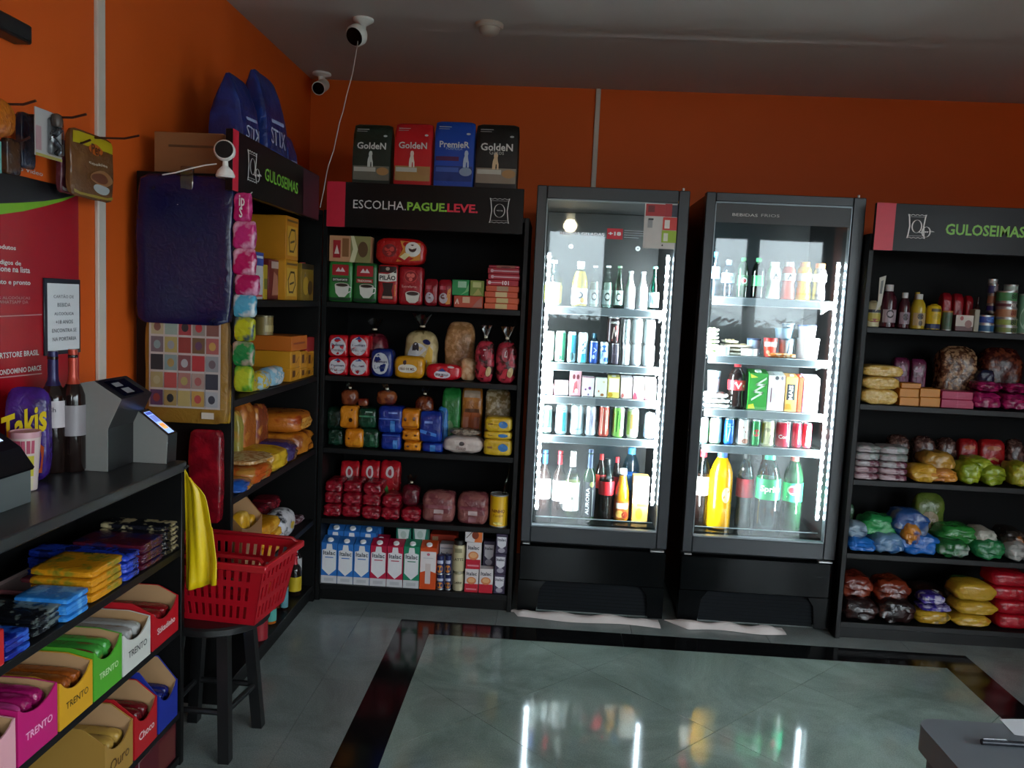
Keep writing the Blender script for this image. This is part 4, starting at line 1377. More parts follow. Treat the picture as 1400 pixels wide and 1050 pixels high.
for i, (a, b) in enumerate(cols):
    q = None
    for j, (y, h) in enumerate(((0, .062), (0, .058), (0, .055))):
        if (i >= 3 and j == 2) or (i == 4 and j == 1):
            continue
        q = F('soft', a + j * 1.2, b + j * .8, y, 'biscuit_pack', 'dark red biscuit pack, %s column from the corner, %s in its column' % (wn[i], ('bottom', 'second', 'top')[j]), 'biscuits', on=q, h=h, d=.14, col='8a0f20', col2='6a0a18', k=9, px=.35, wob=.06, off=.02 + .01 * ((i + j) % 2),
              pr=[('e', .3 + .1 * (i % 3), .5, .05, .12, 'b04050'), ('r', .55, .3, .9, .42, '9a1c30')])
F('twist', 548, 573, 655, 'bread_bag', 'small dark bag with a gathered top on the red biscuit packs', 'bread', off=.05, z=SH[3] + .064, d=.08, col='5a1420', col2='4a1018')
for i, (a, b, y) in enumerate(((576, 622, 674), (624, 667.5, 676))):
    F('soft', a, b, y, 'bread_loaf', ('dusky rose loaf bag with pale label, left of two near the yellow tin', 'dusky rose loaf bag with pale label, next to the yellow tin')[i], 'bread', d=.13, col='6a3438', col2='84504c', k=5, pz=(.05, .5), wob=.05, thr=.5, scale=25,
      pr=[('r', .36, .33, .66, .46, 'b8a0a0'), ('r', .38, .06, .64, .28, '8a5a60'), ('r', .04, .5, .96, .6, '7a3a44')])
F('tin', 668, 694.5, 677.5, 'milk_powder_tin', 'bright yellow tin with grey lid at the right end of the red shelf', 'tin', off=.015, col='d8a814', lid='8a8a88', plastic=True,
  pr=[('p', [(.0, .7), (.45, .62), (1, .82), (1, .95), (0, .95)], 'b83018'), ('t', 'NINHO', .5, .5, .56, '6a2c10', .03), ('t', 'Forti+', .5, .36, .4, '7a4010', .0), ('e', .5, .12, .2, .05, 'e8d070')])
ck = thing('twisted_cellophane', 'thin twist of clear cellophane standing on the yellow tin by the cooler', 'wrapper', (xat(689, .05, .55), .055, TOP['milk_powder_tin']))
mesh_ob('sheet', g_tube([(0, 0, 0), (.006, 0, .05), (.016, .004, .09), (.022, 0, .16)], .012, 7, .004), glass('c8d0c8', .2, .1), ck)

# shelf E: milk cartons
F = Face(0.0, SH[4])


def milk(a, b, yt, lab, c, off=.02, s='Italac', h=None):
    pt = [(.06, .34), (.06, .78), (.30, .80), (.34, .92), (.66, .92), (.70, .80), (.94, .78), (.94, .34), (.5, .20)]
    return F('edge', a, b, yt, 'milk_carton', lab, 'carton', off=off, h=h, d=.068, col=c, gap=.0015,
             pr=[('r', .0, .0, 1, .17, 'c2c0c2'), ('p', [(u, .18 + (v - .2) * .97) for u, v in pt], 'dad8da'), ('t', s, .5, .68, .76, '14182c', .02), ('l', [(.25, .58), (.75, .58)], .02, c), ('r', .2, .05, .8, .12, 'aeacb0')])


BLUE, PINK, GREEN = '2a6ab4', 'b0183c', '1a7a58'
for i, (a, b, y) in enumerate(((439, 461, 736), (461.5, 483, 738), (483.5, 505.5, 739))):
    w = ('leftmost', 'middle', 'right')[i]
    milk(a, b, y, 'blue and white milk carton, %s of three in the front row' % w, BLUE)
    milk(a + 8, b + 8, y - 6, 'blue milk carton directly behind the %s front one' % w, BLUE, off=.10, h=.262)
    milk(a + 15, b + 15, y - 12, 'blue milk carton two places behind the %s front one' % w, BLUE, off=.18, h=.264)
milk(506, 528.5, 740, 'crimson and white milk carton, left of the crimson pair', PINK)
milk(529, 551, 741, 'crimson and white milk carton, right of the crimson pair', PINK)
milk(508, 530, 735, 'crimson milk carton behind the left crimson one', PINK, off=.1)
gm = milk(551.5, 573.5, 741.5, 'green and white milk carton between crimson and orange', GREEN)
F('edge', 574, 596.5, 743, 'milk_carton', 'orange and white milk carton right of the green one', 'carton', d=.068, col='c84a1c', gap=.0015,
  pr=[('p', [(.02, .36), (.02, .82), (.98, .82), (.98, .36), (.66, .40), (.5, .28), (.34, .40)], 'd8d0d0'), ('e', .5, .76, .1, .03, 'b86070'), ('r', .33, .12, .66, .56, 'c8b8b4'), ('l', [(.2, .68), (.8, .68)], .012, 'b0a8b0')])
for i, (a, b) in enumerate(((541.5, 562.5), (564, 585.5))):
    g = F('edge', a, b, 748, 'milk_carton', 'green milk carton in the second row, %s, standing under another' % ('left' if not i else 'right'), 'carton', off=.10, d=.068, col=GREEN, pr=[('r', .1, .3, .9, .8, 'd0d4d0')])
    F('box', a - .5, b - .5, 722, 'cream_carton', 'short green and white cream carton on the second row, %s one' % ('left' if not i else 'right'), 'carton', on=g, off=.10, d=.068, col='1a6a58', pr=[('p', [(.1, .95), (.9, .95), (.8, .3), (.5, .1), (.2, .3)], 'c8d0cc'), ('e', .5, .65, .2, .2, 'a8b8b0'), ('r', .1, .1, .9, .2, '8ab0a0')])
F('box', 587, 624, 731, 'sugar_box', 'wide orange red box standing behind the jars', 'box', off=.2, d=.08, col='b83418', pr=[('r', .08, .55, .3, .95, 'b89070')])
F('box', 600, 620, 744, 'cream_carton', 'grey white carton behind the stacked blue jars', 'carton', off=.1, d=.06, col='c0bcc0', pr=[('t', 'Italac', .5, .75, .8, '14182c', .02), ('l', [(.1, .9), (.9, .9)], .03, '8a8a98')])
for i, (a, b) in enumerate(((595.5, 607), (607.5, 617))):
    j = None
    for k_, y in ((0, 786), (1, 760)):
        j = F('tin', a, b, y, 'sauce_jar', 'small navy jar with orange picture, %s of the %s stack' % (('bottom', 'top')[k_], ('left', 'right')[i]), 'jar', on=j, off=.02 + .006 * i, col='1a2250', lid='1a2048', plastic=True,
                  pr=[('e', .5, .3, .34, .2, 'c87828'), ('r', .15, .58, .85, .75, 'b0b4c8')])
cj = F('bottle', 617.5, 634, 782, 'cream_bottle', 'lower cream coloured jar with dark lettering, beside the red cartons', 'jar', style='jar', mat=paint('c0b494', .35), cap='8a8468', pr=[('t', 'Leite', .5, .45, .5, '4a4434', .02)])
F('bottle', 617, 636, 740, 'cream_bottle', 'tall cream bottle with black cap standing on the cream jar', 'jar', style='jar', on=cj, mat=paint('bcb08c', .35), cap='16140f', pr=[('t', 'LATTE', .5, .4, .6, '4a4434', .02), ('r', .3, .62, .7, .76, '8a8060')])
c1_ = None
for i, (a, b, y, w) in enumerate(((635, 654, 778, 'lower left'), (637, 657.5, 741.5, 'middle'), (635.5, 660, 722, 'top'))):
    pr = [('r', 0, .0, 1, .36, 'b81c30'), ('t', 'Italac', .5, .80, .76, '14182c', .02), ('e', .5, .5, .36, .16, 'c87848'), ('e', .5, .52, .26, .1, 'd8a070'), ('r', .1, .1, .9, .16, 'd08088')] if i < 2 else \
         [('p', [(.55, 0), (1, 0), (1, 1), (.7, 1)], 'd06a30'), ('e', .6, .5, .2, .28, '7a3018'), ('l', [(.1, .3), (.4, .7)], .05, '60504c')]
    c1_ = F('box', a, b, y, 'cream_carton', 'red and white cream carton, %s of the stack beside the cream jars' % w, 'carton', on=c1_, d=.05, col='cfc8c8', pr=pr)
F('box', 654.5, 674, 778, 'cream_carton', 'red and white cream carton, lower right next to the violet grey ones', 'carton', d=.05, col='cfc8c8',
  pr=[('r', 0, .0, 1, .36, 'b81c30'), ('t', 'Italac', .5, .80, .76, '14182c', .02), ('e', .5, .5, .36, .16, 'c87848'), ('e', .5, .52, .26, .1, 'd8a070')])
gp = [('p', [(.1, .86), (.9, .86), (.86, .42), (.5, .26), (.14, .42)], 'cfccd2'), ('t', 'Italac', .5, .72, .7, '1c1830', .02), ('e', .5, .18, .3, .12, '9a94a0')]
d1 = F('box', 674.5, 691, 785, 'cream_carton', 'small violet grey cream carton, bottom of the stack beside the cooler', 'carton', d=.05, col='3a3048', pr=gp)
d2 = F('box', 676, 692.5, 757.5, 'cream_carton', 'small violet grey cream carton, middle of the stack beside the cooler', 'carton', on=d1, d=.05, col='3a3048', pr=gp)
F('box', 677.5, 694.5, 730.5, 'cream_carton', 'small violet grey cream carton, top of the stack beside the cooler', 'carton', on=d2, d=.05, col='3a3048', pr=gp)
d4 = F('box', 659, 676, 775, 'cream_carton', 'violet grey carton hidden low behind the red one', 'carton', off=.09, d=.05, col='40364c')
F('box', 660, 677, 740, 'cream_carton', 'violet grey cream carton behind, resting above the lower right red one', 'carton', on=d4, off=.09, d=.05, col='3a3048', pr=gp)
# ------------------------------------------------------------------ drinks in the coolers
CLEAR = glass('eef6f4', .06, .03)
AMBER = paint('1c1210', .12, .1)
COLA = paint('1a0e0c', .1, .1)
GRN = glass('5aa884', .07, .03)
DKGRN = paint('12301c', .12, .15)
AQUA = glass('b8e2f4', .07, .03)
CFY = .092
A = Face(CFY, rail1[0] + .002)
G = 'bottles on the top shelf of the first cooler'
A('bottle', 744, 769, 355, 'liqueur_bottle', 'clear long necked bottle with yellow green label, leftmost atop the left cooler shelves', 'bottle', style='wine', mat=CLEAR, wrap=(.06, .44, 'e6e26a'), cap='d8dcd8', liquid=(.5, 'd8d8c0'),
  pr=[('t', 'Abreu', .62, .25, .24, '4a5a20', .02, .12, True)])
for i, (a, b, yt, of) in enumerate(((782, 805, 357, 0), (784, 804, 361, .09))):
    A('bottle', a, b, yt, 'juice_bottle', ('bulbous bottle of yellow juice on the top shelf of the left cooler', 'second bottle of yellow juice standing behind the first in the left cooler')[i], 'bottle', off=of, style='bulb', mat=CLEAR, liquid=(.78, 'e8c020'), cap='e8e8e0', wrap=(.06, .40, 'e6ecec'),
      pr=[('e', .5, .25, .16, .07, '303844'), ('e', .46, .26, .12, .05, 'e0e4e4'), ('e', .62, .14, .09, .06, 'e0b020')])
A('bottle', 806.5, 820, 363, 'beer_bottle', 'clear beer bottle next to the yellow juice, left of two clear ones', 'bottle', style='beer', mat=CLEAR, wrap=(.08, .42, 'b8c8c4'), cap='c8d0d0', liquid=(.6, 'a8b4a8'), pr=[('e', .5, .26, .22, .1, '4a5a5a'), ('e', .5, .26, .15, .06, 'e0e6e4')])
A('bottle', 824, 838.5, 363, 'beer_bottle', 'clear beer bottle left of the green one, right of two clear ones', 'bottle', style='beer', mat=CLEAR, wrap=(.08, .42, 'c0d0cc'), cap='c8d0d0', liquid=(.6, 'a8b8ac'), pr=[('e', .5, .26, .22, .1, '3c5048'), ('e', .5, .26, .15, .06, 'e0e6e4')])
A('bottle', 840, 853.5, 363.5, 'beer_bottle', 'pale green beer bottle in the middle of the top shelf', 'bottle', style='beer', mat=GRN, wrap=(.08, .42, 'c4d8cc'), cap='9cc8a0', pr=[('e', .5, .26, .22, .1, '3c5048'), ('e', .5, .26, .15, .06, 'e0e6e4')])
A('bottle', 854.5, 870, 370.5, 'malt_bottle', 'short white bottle, left of the white pair on the top shelf', 'bottle', style='beer', mat=paint('e8eeee', .25), cap='dfe6e6', pr=[('l', [(.3, .06), (.7, .06)], .02, 'c05048')])
A('bottle', 871.5, 887, 371.5, 'malt_bottle', 'short white bottle, right of the white pair on the top shelf', 'bottle', style='beer', mat=paint('e8eeee', .25), cap='dfe6e6', pr=[('l', [(.3, .06), (.7, .06)], .02, 'c05048')])
A('bottle', 888, 903, 364.5, 'beer_bottle', 'teal green beer bottle at the right end of the top shelf', 'bottle', style='beer', mat=glass('3c9c88', .07, .03), wrap=(.06, .40, 'cfe0e4'), cap='5cb8a8', pr=[('e', .5, .24, .2, .14, '2a4a7a'), ('e', .5, .28, .1, .05, 'e8f0f0')])

A = Face(CFY, rail1[1] + .002)
for a, b, y, c, lab, pr in (
    (743, 758, 453, 'cfe8d8', 'tall white can with green specks, first on the second shelf', [('e', .3, .3, .12, .08, '4a8a60'), ('e', .6, .5, .1, .06, '5a9a70'), ('e', .5, .8, .12, .06, '58b088')]),
    (759, 773.5, 453, 'bfe4d0', 'tall pale green can with a red drop', [('r', .62, .05, .98, .95, '2a8a60'), ('p', [(.4, .35), (.5, .6), (.6, .35)], 'd84030'), ('e', .45, .15, .15, .08, '2a5a40')]),
    (775.5, 788, 454, 'b8e4ec', 'tall cyan can with a dark figure', [('r', .45, .3, .95, .9, '2a98b8'), ('e', .5, .2, .2, .14, '3a5a60')]),
    (789, 804, 455, 'd8f0f6', 'tall white can lettered in cyan', [('r', .42, .02, .8, .3, '38b8d8'), ('l', [(.5, .4), (.7, .5), (.5, .6), (.7, .7)], .05, '287890')]),
    (805, 818.5, 467, '2050a8', 'short blue can with vertical white print', [('l', [(.3, .1), (.3, .85)], .05, 'b8c8e8'), ('e', .5, .3, .12, .1, 'c8d4ec'), ('l', [(.5, .5), (.7, .6), (.5, .7)], .05, 'c8d4ec')]),
    (819, 833, 468, 'd0e4f4', 'short white and blue splash can', [('e', .5, .7, .3, .16, '2060b0'), ('e', .7, .2, .2, .12, '2060b0'), ('e', .25, .4, .1, .2, '4888c8')]),
    (834, 848, 470, '4a4450', 'dark grey can in the middle of the second shelf', [('l', [(.3, .85), (.7, .85)], .03, 'b0a8b0'), ('l', [(.3, .7), (.65, .7)], .02, '8a8490'), ('l', [(.35, .5), (.6, .5)], .02, '8a8490')])):
    q = A('can', a, b, y, 'drink_can', lab + ', left cooler', 'can', col=c, pr=pr)
dk = q
wl = A('can', 849.5, 862, 470, 'drink_can', 'white can at the right of the second shelf, lower row beside the dark grey can', 'can', col='e4ecee')
wm = A('can', 863, 877, 470, 'drink_can', 'white can at the right of the second shelf, lower row, middle', 'can', col='e4ecee')
wr = A('can', 879, 896, 471, 'drink_can', 'broad white can at the right end of the second shelf, lower row', 'can', col='e4ecee')
A('can', 830, 849, 434, 'drink_can', 'black and red can with bold white lettering standing on the dark grey can', 'can', on=dk, col='2a1c1e', pr=[('t', 'AMCU', .55, .8, .5, 'e8e4e0', .04), ('p', [(.4, .1), (.75, .1), (.8, .6), (.6, .7), (.45, .55)], '8a2a2c'), ('l', [(.42, .2), (.5, .6), (.6, .3), (.7, .65)], .05, 'd8c8c0')])
A('can', 851, 862, 437, 'drink_can', 'slim grey patterned can in the upper row beside the black and red one', 'can', on=wl, col='a8b4b4', pr=[('l', [(.4, .1), (.6, .3), (.4, .5), (.6, .7), (.4, .9)], .08, '60706e')])
A('can', 864, 879.5, 436, 'drink_can', 'white can in the upper row of the second shelf, left of two', 'can', on=wm, col='e6eeee')
A('can', 881, 897, 437, 'drink_can', 'white can in the upper row of the second shelf, right of two', 'can', on=wr, col='e6eeee')
A('bottle', 805.5, 819, 456, 'water_bottle', 'dark blue bottle showing over the short blue cans', 'bottle', off=.12, style='square', mat=paint('1a3a4c', .15), cap='2a6a80')

A = Face(CFY, rail1[2] + .002)
for k, a, b, y, c, lab, pr in (
    ('box', 757.5, 777.5, 521, 'e6d8dc', 'white and red yogurt box', [('r', 0, .0, .08, 1, 'b83040'), ('l', [(.05, .95), (.95, .95)], .06, 'b04050')]),
    ('box', 778.5, 795, 506.5, 'd8a0a8', 'rosy dessert carton with dark curls', [('e', .35, .75, .12, .1, '6a2a34'), ('e', .7, .75, .12, .1, '6a2a34'), ('p', [(.3, .1), (.7, .2), (.6, .6), (.4, .5)], 'b05860'), ('e', .6, .2, .15, .08, 'f0e0d8')]),
    ('box', 795.5, 812.5, 515, 'ecdfe2', 'white carton with purple dots', [('e', .3, .35, .08, .05, '7a3a80'), ('e', .65, .42, .12, .08, '8a4a8a'), ('e', .55, .1, .06, .05, '5a4a90'), ('l', [(.02, .97), (.98, .97)], .05, '9a6070')]),
    ('box', 813.5, 830.5, 517, 'ecebdc', 'cream carton with small orange marks', [('e', .3, .3, .06, .06, 'c87030'), ('e', .6, .12, .15, .07, 'a86a30'), ('e', .7, .8, .1, .05, 'd8d0a0')]),
    ('edge', 830.5, 847.5, 513, 'e4d470', 'yellow drink carton', [('r', .1, .25, .95, .85, 'f0f0ea'), ('e', .25, .12, .2, .1, 'c8a018')]),
    ('edge', 848.5, 864.5, 514, 'ecdcdc', 'white drink carton with a rosy foot, first of three', [('e', .2, .12, .12, .1, 'b05a50')]),
    ('edge', 865.5, 881, 515, 'ecdcdc', 'white drink carton with red splashes, second of three', [('p', [(.0, .0), (.5, .0), (.3, .25), (.1, .3)], 'c03040'), ('e', .3, .85, .25, .06, 'c05060')]),
    ('edge', 882, 897.5, 516, 'ecdcdc', 'white drink carton with red splashes, at the right end', [('p', [(.0, .0), (.5, .0), (.3, .2), (.1, .25)], 'c03040'), ('e', .25, .85, .2, .05, 'c05060')])):
    kw = dict(cap='c8c8cc') if k == 'edge' else {}
    A(k, a, b, y, 'drink_carton', lab + ', third shelf of the left cooler', 'carton', d=.06, col=c, pr=pr, **kw)
yb1 = A('box', 742, 756.5, 525, 'yogurt_pack', 'white yogurt pack at the left end of the third shelf, lower', 'carton', d=.06, col='e8e4e6')
A('box', 741.5, 756.5, 507, 'yogurt_pack', 'white yogurt pack at the left end of the third shelf, on another', 'carton', on=yb1, d=.06, col='e8e6e2', pr=[('e', .35, .3, .05, .1, '6a6a48')])

A = Face(CFY, rail1[3] + .002)
for a, b, y, c, lab, pr in (
    (740, 755, 556, '2a3a34', 'black energy can with green marks', [('l', [(.4, .4), (.45, .75), (.55, .4), (.6, .8)], .06, '40c060'), ('r', .05, .06, .95, .2, 'c8d0d0'), ('r', .05, .9, .95, .97, 'a8b4b0')]),
    (759.5, 776, 554, 'd0ecf0', 'white energy can with a cyan claw', [('r', .55, .1, .8, .75, '30b0b8'), ('e', .5, .85, .3, .06, '78c8d0')]),
    (779.5, 798.5, 555, 'd8e8ee', 'wide pale blue can', [('l', [(.2, .12), (.8, .12)], .08, '6a98a8'), ('e', .5, .2, .25, .04, '8ab0c0')]),
    (800, 816, 556, 'e0e4ee', 'white energy can with lilac marks', [('l', [(.4, .2), (.45, .85), (.6, .3), (.62, .8)], .05, 'a8a8d0')]),
    (818, 834, 556, 'd85040', 'red energy can with dark lid', [('l', [(.35, .1), (.4, .9)], .07, 'f0d0c0'), ('l', [(.62, .1), (.6, .85)], .06, 'f0c8b8')]),
    (837, 854, 557, '8cd060', 'bright green energy can', [('l', [(.4, .2), (.45, .85), (.6, .3), (.62, .8)], .06, '287828'), ('r', .75, .05, .98, .95, 'd8f0d0')]),
    (857, 874, 559, 'e4e2c8', 'cream can with green and orange edge', [('r', .06, .1, .3, .9, 'a8c050'), ('r', .34, .3, .5, .8, 'd8a860')])):
    A('can', a, b, y, 'energy_can', lab + ' on the fourth shelf of the left cooler', 'can', col=c, pr=pr)
A('can', 880.5, 897, 565, 'energy_can', 'white and blue can at the right end of the fourth shelf', 'can', col='d0dcec', pr=[('e', .4, .25, .35, .16, '2a60b8'), ('e', .6, .1, .2, .06, '2a60b8')])

zb = g1z0 - .03 + .037
A = Face(CFY + .03, zb)
A('bottle', 734, 754, 617, 'wine_bottle', 'wine bottle with blue capsule and white label, first at the bottom of the left cooler', 'bottle', style='wine', mat=AMBER, wrap=(.28, .58, 'dfe4e2'), foil=(.80, '2a60a8'))
A('bottle', 755.5, 774, 618, 'wine_bottle', 'wine bottle with red capsule and white label, bottom of the left cooler', 'bottle', style='wine', mat=AMBER, wrap=(.26, .56, 'dfe4e2'), foil=(.80, 'b81c28'), pr=[('p', [(.55, .22), (.8, .22), (.7, .3), (.6, .3)], 'c8c8c8')], off=.02)
A('bottle', 771, 793.5, 619, 'wine_bottle', 'white wine bottle with white capsule and tall label, in front at the bottom', 'bottle', off=-.012, style='wine', mat=CLEAR, wrap=(.14, .56, 'eceeea'), foil=(.78, 'e8e6dc'), liquid=(.66, glass('e4e2a8', .06)), pr=[('e', .5, .33, .06, .025, '707468')])
A('bottle', 797, 815, 616, 'wine_bottle', 'dark sparkling bottle with AURORA in white letters running upwards', 'bottle', off=0.0, style='wine', mat=DKGRN, wrap=(.06, .55, '2c3038'), foil=(.74, '3a4a68'), pr=[('t', 'AURORA', .42, .28, .38, 'd8dcdc', .02, .2, True), ('e', .65, .52, .14, .04, 'a8b060'), ('l', [(.7, .1), (.7, .42)], .05, '8a9090')])
for a, b, y, of, lab in ((813, 829, 622, .09, 'cola bottle behind the sparkling wine at the bottom of the left cooler'), (835, 850, 626, .10, 'cola bottle behind the orange soda at the bottom of the left cooler')):
    A('bottle', a, b, y, 'cola_bottle', lab, 'bottle', off=of, style='cola', mat=COLA, wrap=(.46, .68, 'c01824'), cap='c01824')
A('bottle', 818.5, 840.5, 629, 'cola_bottle', 'cola bottle with a red label, foremost of the colas in the left cooler', 'bottle', style='cola', mat=CLEAR, liquid=(.68, COLA), wrap=(.42, .64, 'd01c28'), cap='1a1a1a')
A('bottle', 850, 875, 614, 'water_bottle', 'big water bottle with blue cap behind the orange juice', 'bottle', off=.12, style='pet', mat=AQUA, cap='3a90d8', wrap=(.4, .62, '3a78b8'))
A('bottle', 840, 862.5, 643, 'orange_soda_bottle', 'orange juice bottle with a pictured label at the bottom of the left cooler', 'bottle', style='bulb', mat=CLEAR, liquid=(.86, 'd88818'), cap='e8e0d0', wrap=(.06, .40, 'b05a20'), pr=[('r', .2, .25, .8, .36, 'e0d8c8'), ('e', .4, .15, .2, .07, 'd0a050'), ('e', .65, .14, .16, .06, '8a2a18')])
A('box', 864.5, 887, 652, 'juice_carton', 'orange juice carton with white bands at the bottom right of the left cooler', 'carton', d=.08, col='d8a050', pr=[('r', .0, .42, 1, 1, 'ece4d8'), ('r', .05, .5, .95, .6, 'b89878'), ('e', .45, .2, .22, .12, 'f0c028'), ('r', .3, .36, .95, .42, 'a05a28')])
for i, (px, py) in enumerate(((872, 340), (780.5, 337))):
    P = hit(px, py, Y=.612)
    w = thing('round_plug', 'white round plug on the dark back wall of the left cooler, %s one' % ('right' if not i else 'left'), 'plug', P)
    mesh_ob('rim', g_move(g_lathe([(.013, 0), (.013, .006), (.008, .009)], 16), 0, 0, 0, rx=math.pi / 2), WHITE, w)
    mesh_ob('centre', g_move(g_lathe([(.004, .0091), (.004, .010)], 10), 0, 0, 0, rx=math.pi / 2), ink('606468'), w)

# second cooler
A = Face(CFY, rail2[0] + .002)
A('bottle', 971, 986, 344, 'water_bottle', 'water bottle with sky blue cap, first on the top shelf of the right cooler', 'bottle', style='pet', mat=AQUA, cap='3aa0e0', wrap=(.4, .66, '9cc8e0'))
A('bottle', 988, 1007, 355, 'water_bottle', 'clear water bottle second on the top shelf of the right cooler', 'bottle', style='pet', mat=AQUA, cap='d8e4e8', wrap=(.38, .64, 'b0c4d4'), pr=[('e', .5, .5, .2, .08, '5a6a80')])
A('bottle', 1009, 1025, 352, 'guarana_bottle', 'dark green soda bottle with a small red emblem on the top shelf', 'bottle', style='pet', mat=DKGRN, cap='2a9a50', wrap=(.30, .56, '2a6a3c'), pr=[('e', .55, .42, .2, .08, 'd8e0d8'), ('e', .55, .42, .12, .05, 'c02030')])
A('bottle', 1029, 1047, 352.5, 'lime_soda_bottle', 'clear bright green soda bottle on the top shelf of the right cooler', 'bottle', style='pet', mat=GRN, cap='58c880', wrap=(.3, .56, '40b070'), liquid=(.6, glass('a8d8a0', .05)))
for a, b, c, lc, lab in ((1050, 1071, 'e8eae6', 'ecebe8', 'white sports drink bottle on the top shelf'), (1070.5, 1090, 'd05a48', 'e6e0dc', 'red sports drink bottle on the top shelf'), (1091.5, 1112, 'ecd018', 'f0ece0', 'yellow sports drink bottle on the top shelf')):
    A('bottle', a, b, 358, 'sports_bottle', lab + ' of the right cooler', 'bottle', style='sport', mat=paint(c, .2, .05), cap={'e8eae6': 'f0f0f0', 'd05a48': 'e8d0c8', 'ecd018': 'f0a830'}[c], wrap=(.5, .70, lc), pr=[('l', [(.4, .55), (.5, .66), (.6, .55)], .05, '404448')] if c != 'ecd018' else [])
A('bottle', 1113, 1133, 360, 'tea_bottle', 'dark bottle with orange cap and white label by the light strip', 'bottle', style='sport', mat=paint('4a4446', .15), cap='e07840', wrap=(.5, .72, 'f0f0ee'))

A = Face(CFY, rail2[1] + .002)
q = None
for i in range(7):
    q = A('plate', 964.5 + (i % 2), 984 - (i % 3) * .5, 0, 'foam_tray_pack', 'pale green foam food tray, %s from below in the right cooler stack' % ('first', 'second', 'third', 'fourth', 'fifth', 'sixth', 'seventh')[i], 'tray', on=q, h=.0175, d=.11, col='d6e0b8', food='c0cc98')
q = None
for i, (a, b) in enumerate(((990, 1030), (989, 1031), (991, 1028), (992, 1010))):
    q = A('plate', a, b, 0, 'foam_tray_pack', 'beige tray of food in the middle stack behind the round dishes, %s layer' % ('lowest', 'second', 'third', 'top')[i], 'tray', on=q, off=.06, h=.018, d=.11, col='c8bfae', food='a8946c')
A('tub', 978.5, 999, 473, 'dip_tub', 'round white dip tub in front of the beige trays', 'tub', d=.03, col='eceeee', taper=.95)
A('tub', 1015, 1040, 477, 'dip_tub', 'flat white dip tub right of the round one', 'tub', col='e8e6e4', lid='d8d0d0', taper=.95)
A('tub', 1022.5, 1043, 463, 'yogurt_tub', 'dark blue tub behind the flat white one', 'tub', off=.08, col='8aa0b8', lid='2a4060')
A('tub', 1045.5, 1064.5, 462.5, 'sauce_tub', 'red tub with white band on the second shelf of the right cooler', 'tub', col='d04028', lid='c02028', pr=[('r', .05, .55, .95, .8, 'ece4e0'), ('e', .3, .25, .12, .1, 'e8a080')])
gt = A('tub', 1066.5, 1088, 463, 'cheese_tub', 'grey blue tub at the bottom of the dark stack', 'tub', off=.04, col='a8bcc8', lid='5a7484', pr=[('l', [(.5, .2), (.6, .8)], .06, '40586a')])
gt2 = A('tub', 1062, 1089, 449, 'cheese_tub', 'wide grey tub lying on the grey blue one', 'tub', on=gt, off=.04, col='8098a8', lid='6a8494')
A('tub', 1071, 1090, 442.5, 'cheese_tub', 'small dark tub on top of the grey stack', 'tub', on=gt2, off=.04, col='2c4454', lid='8098a4', pr=[('e', .5, .5, .2, .2, 'b0c0c8')])
op = A('soft', 1052, 1090, 483.5, 'cold_cut_pack', 'flat orange pack lying at the front of the second shelf', 'pack', off=-.01, d=.05, col='d87830', col2='e8c8a0', k=4, scale=60)
wt = A('tub', 1091.5, 1125, 463, 'ice_cream_tub', 'large white tub at the right end of the second shelf', 'tub', col='eef0f0', lid='eef2f4', taper=.88)
A('tub', 1094, 1120, 445, 'ice_cream_tub', 'white tub with blue rim on the large white one', 'tub', on=wt, col='eef0f2', lid='4a68c0', taper=.88)

A = Face(CFY, rail2[2] + .002)
q = None
for i in range(3):
    q = A('plate', 962 + i * .5, (998, 999, 997)[i], 0, 'foam_tray_pack', 'white foam tray of food under the paper cup, %s of three' % ('lowest', 'middle', 'top')[i], 'tray', on=q, h=.024, d=.12, col='dfe0e0', food='b0a8a0')
A('tub', 968, 987, 507.5, 'paper_cup', 'pale blue tall cup standing on the white trays', 'cup', on=q, col='c4d6e4', lid='b8ccd8', pr=[('r', .1, .62, .9, .74, '6888a0')])
A('bottle', 997, 1022, 496.5, 'cola_bottle', 'cola bottle with red cap and red white label on the third shelf', 'bottle', style='cola', mat=COLA, wrap=(.40, .62, 'd02c34'), cap='d01c28', pr=[('l', [(.25, .5), (.4, .56), (.5, .46), (.6, .55), (.75, .5)], .05, 'f0e4e4')])
A('edge', 1023, 1049.5, 505, 'juice_carton', 'bright green juice carton with pale slanted script', 'carton', d=.07, col='2c9a30', cap='d8e8d8', pr=[('p', [(.05, .88), (.5, .92), (.45, .8), (.1, .78)], 'd8d840'), ('l', [(.2, .25), (.75, .42), (.3, .45), (.85, .62), (.4, .62), (.9, .78)], .05, 'd8f0d0'), ('p', [(.02, .02), (.4, .03), (.3, .15), (.04, .12)], 'd8d838')])
A('edge', 1049.5, 1073, 508.5, 'juice_carton', 'white juice carton right of the green one', 'carton', d=.07, col='ece8e4', cap='d8d8d8', pr=[('e', .5, .84, .12, .05, '4a4a50'), ('e', .82, .84, .08, .05, '808088'), ('l', [(.2, .25), (.2, .55)], .07, '7a5060'), ('e', .65, .4, .14, .08, 'e8d8d0')])
A('edge', 1073.5, 1090.5, 511, 'juice_carton', 'yellow juice carton with black upright label', 'carton', d=.07, col='e8b060', cap='e0e0e0', pr=[('r', .12, .3, .8, .72, '303438'), ('t', 'MAIS', .45, .5, .38, 'd8d8d0', .03, .35, True), ('p', [(.05, .05), (.6, .05), (.5, .2), (.1, .2)], 'd08820')])
A('edge', 1091, 1097.5, 512, 'juice_carton', 'narrow orange red carton edge between yellow and pink ones', 'carton', d=.07, col='d84828', cap='e0e0e0')
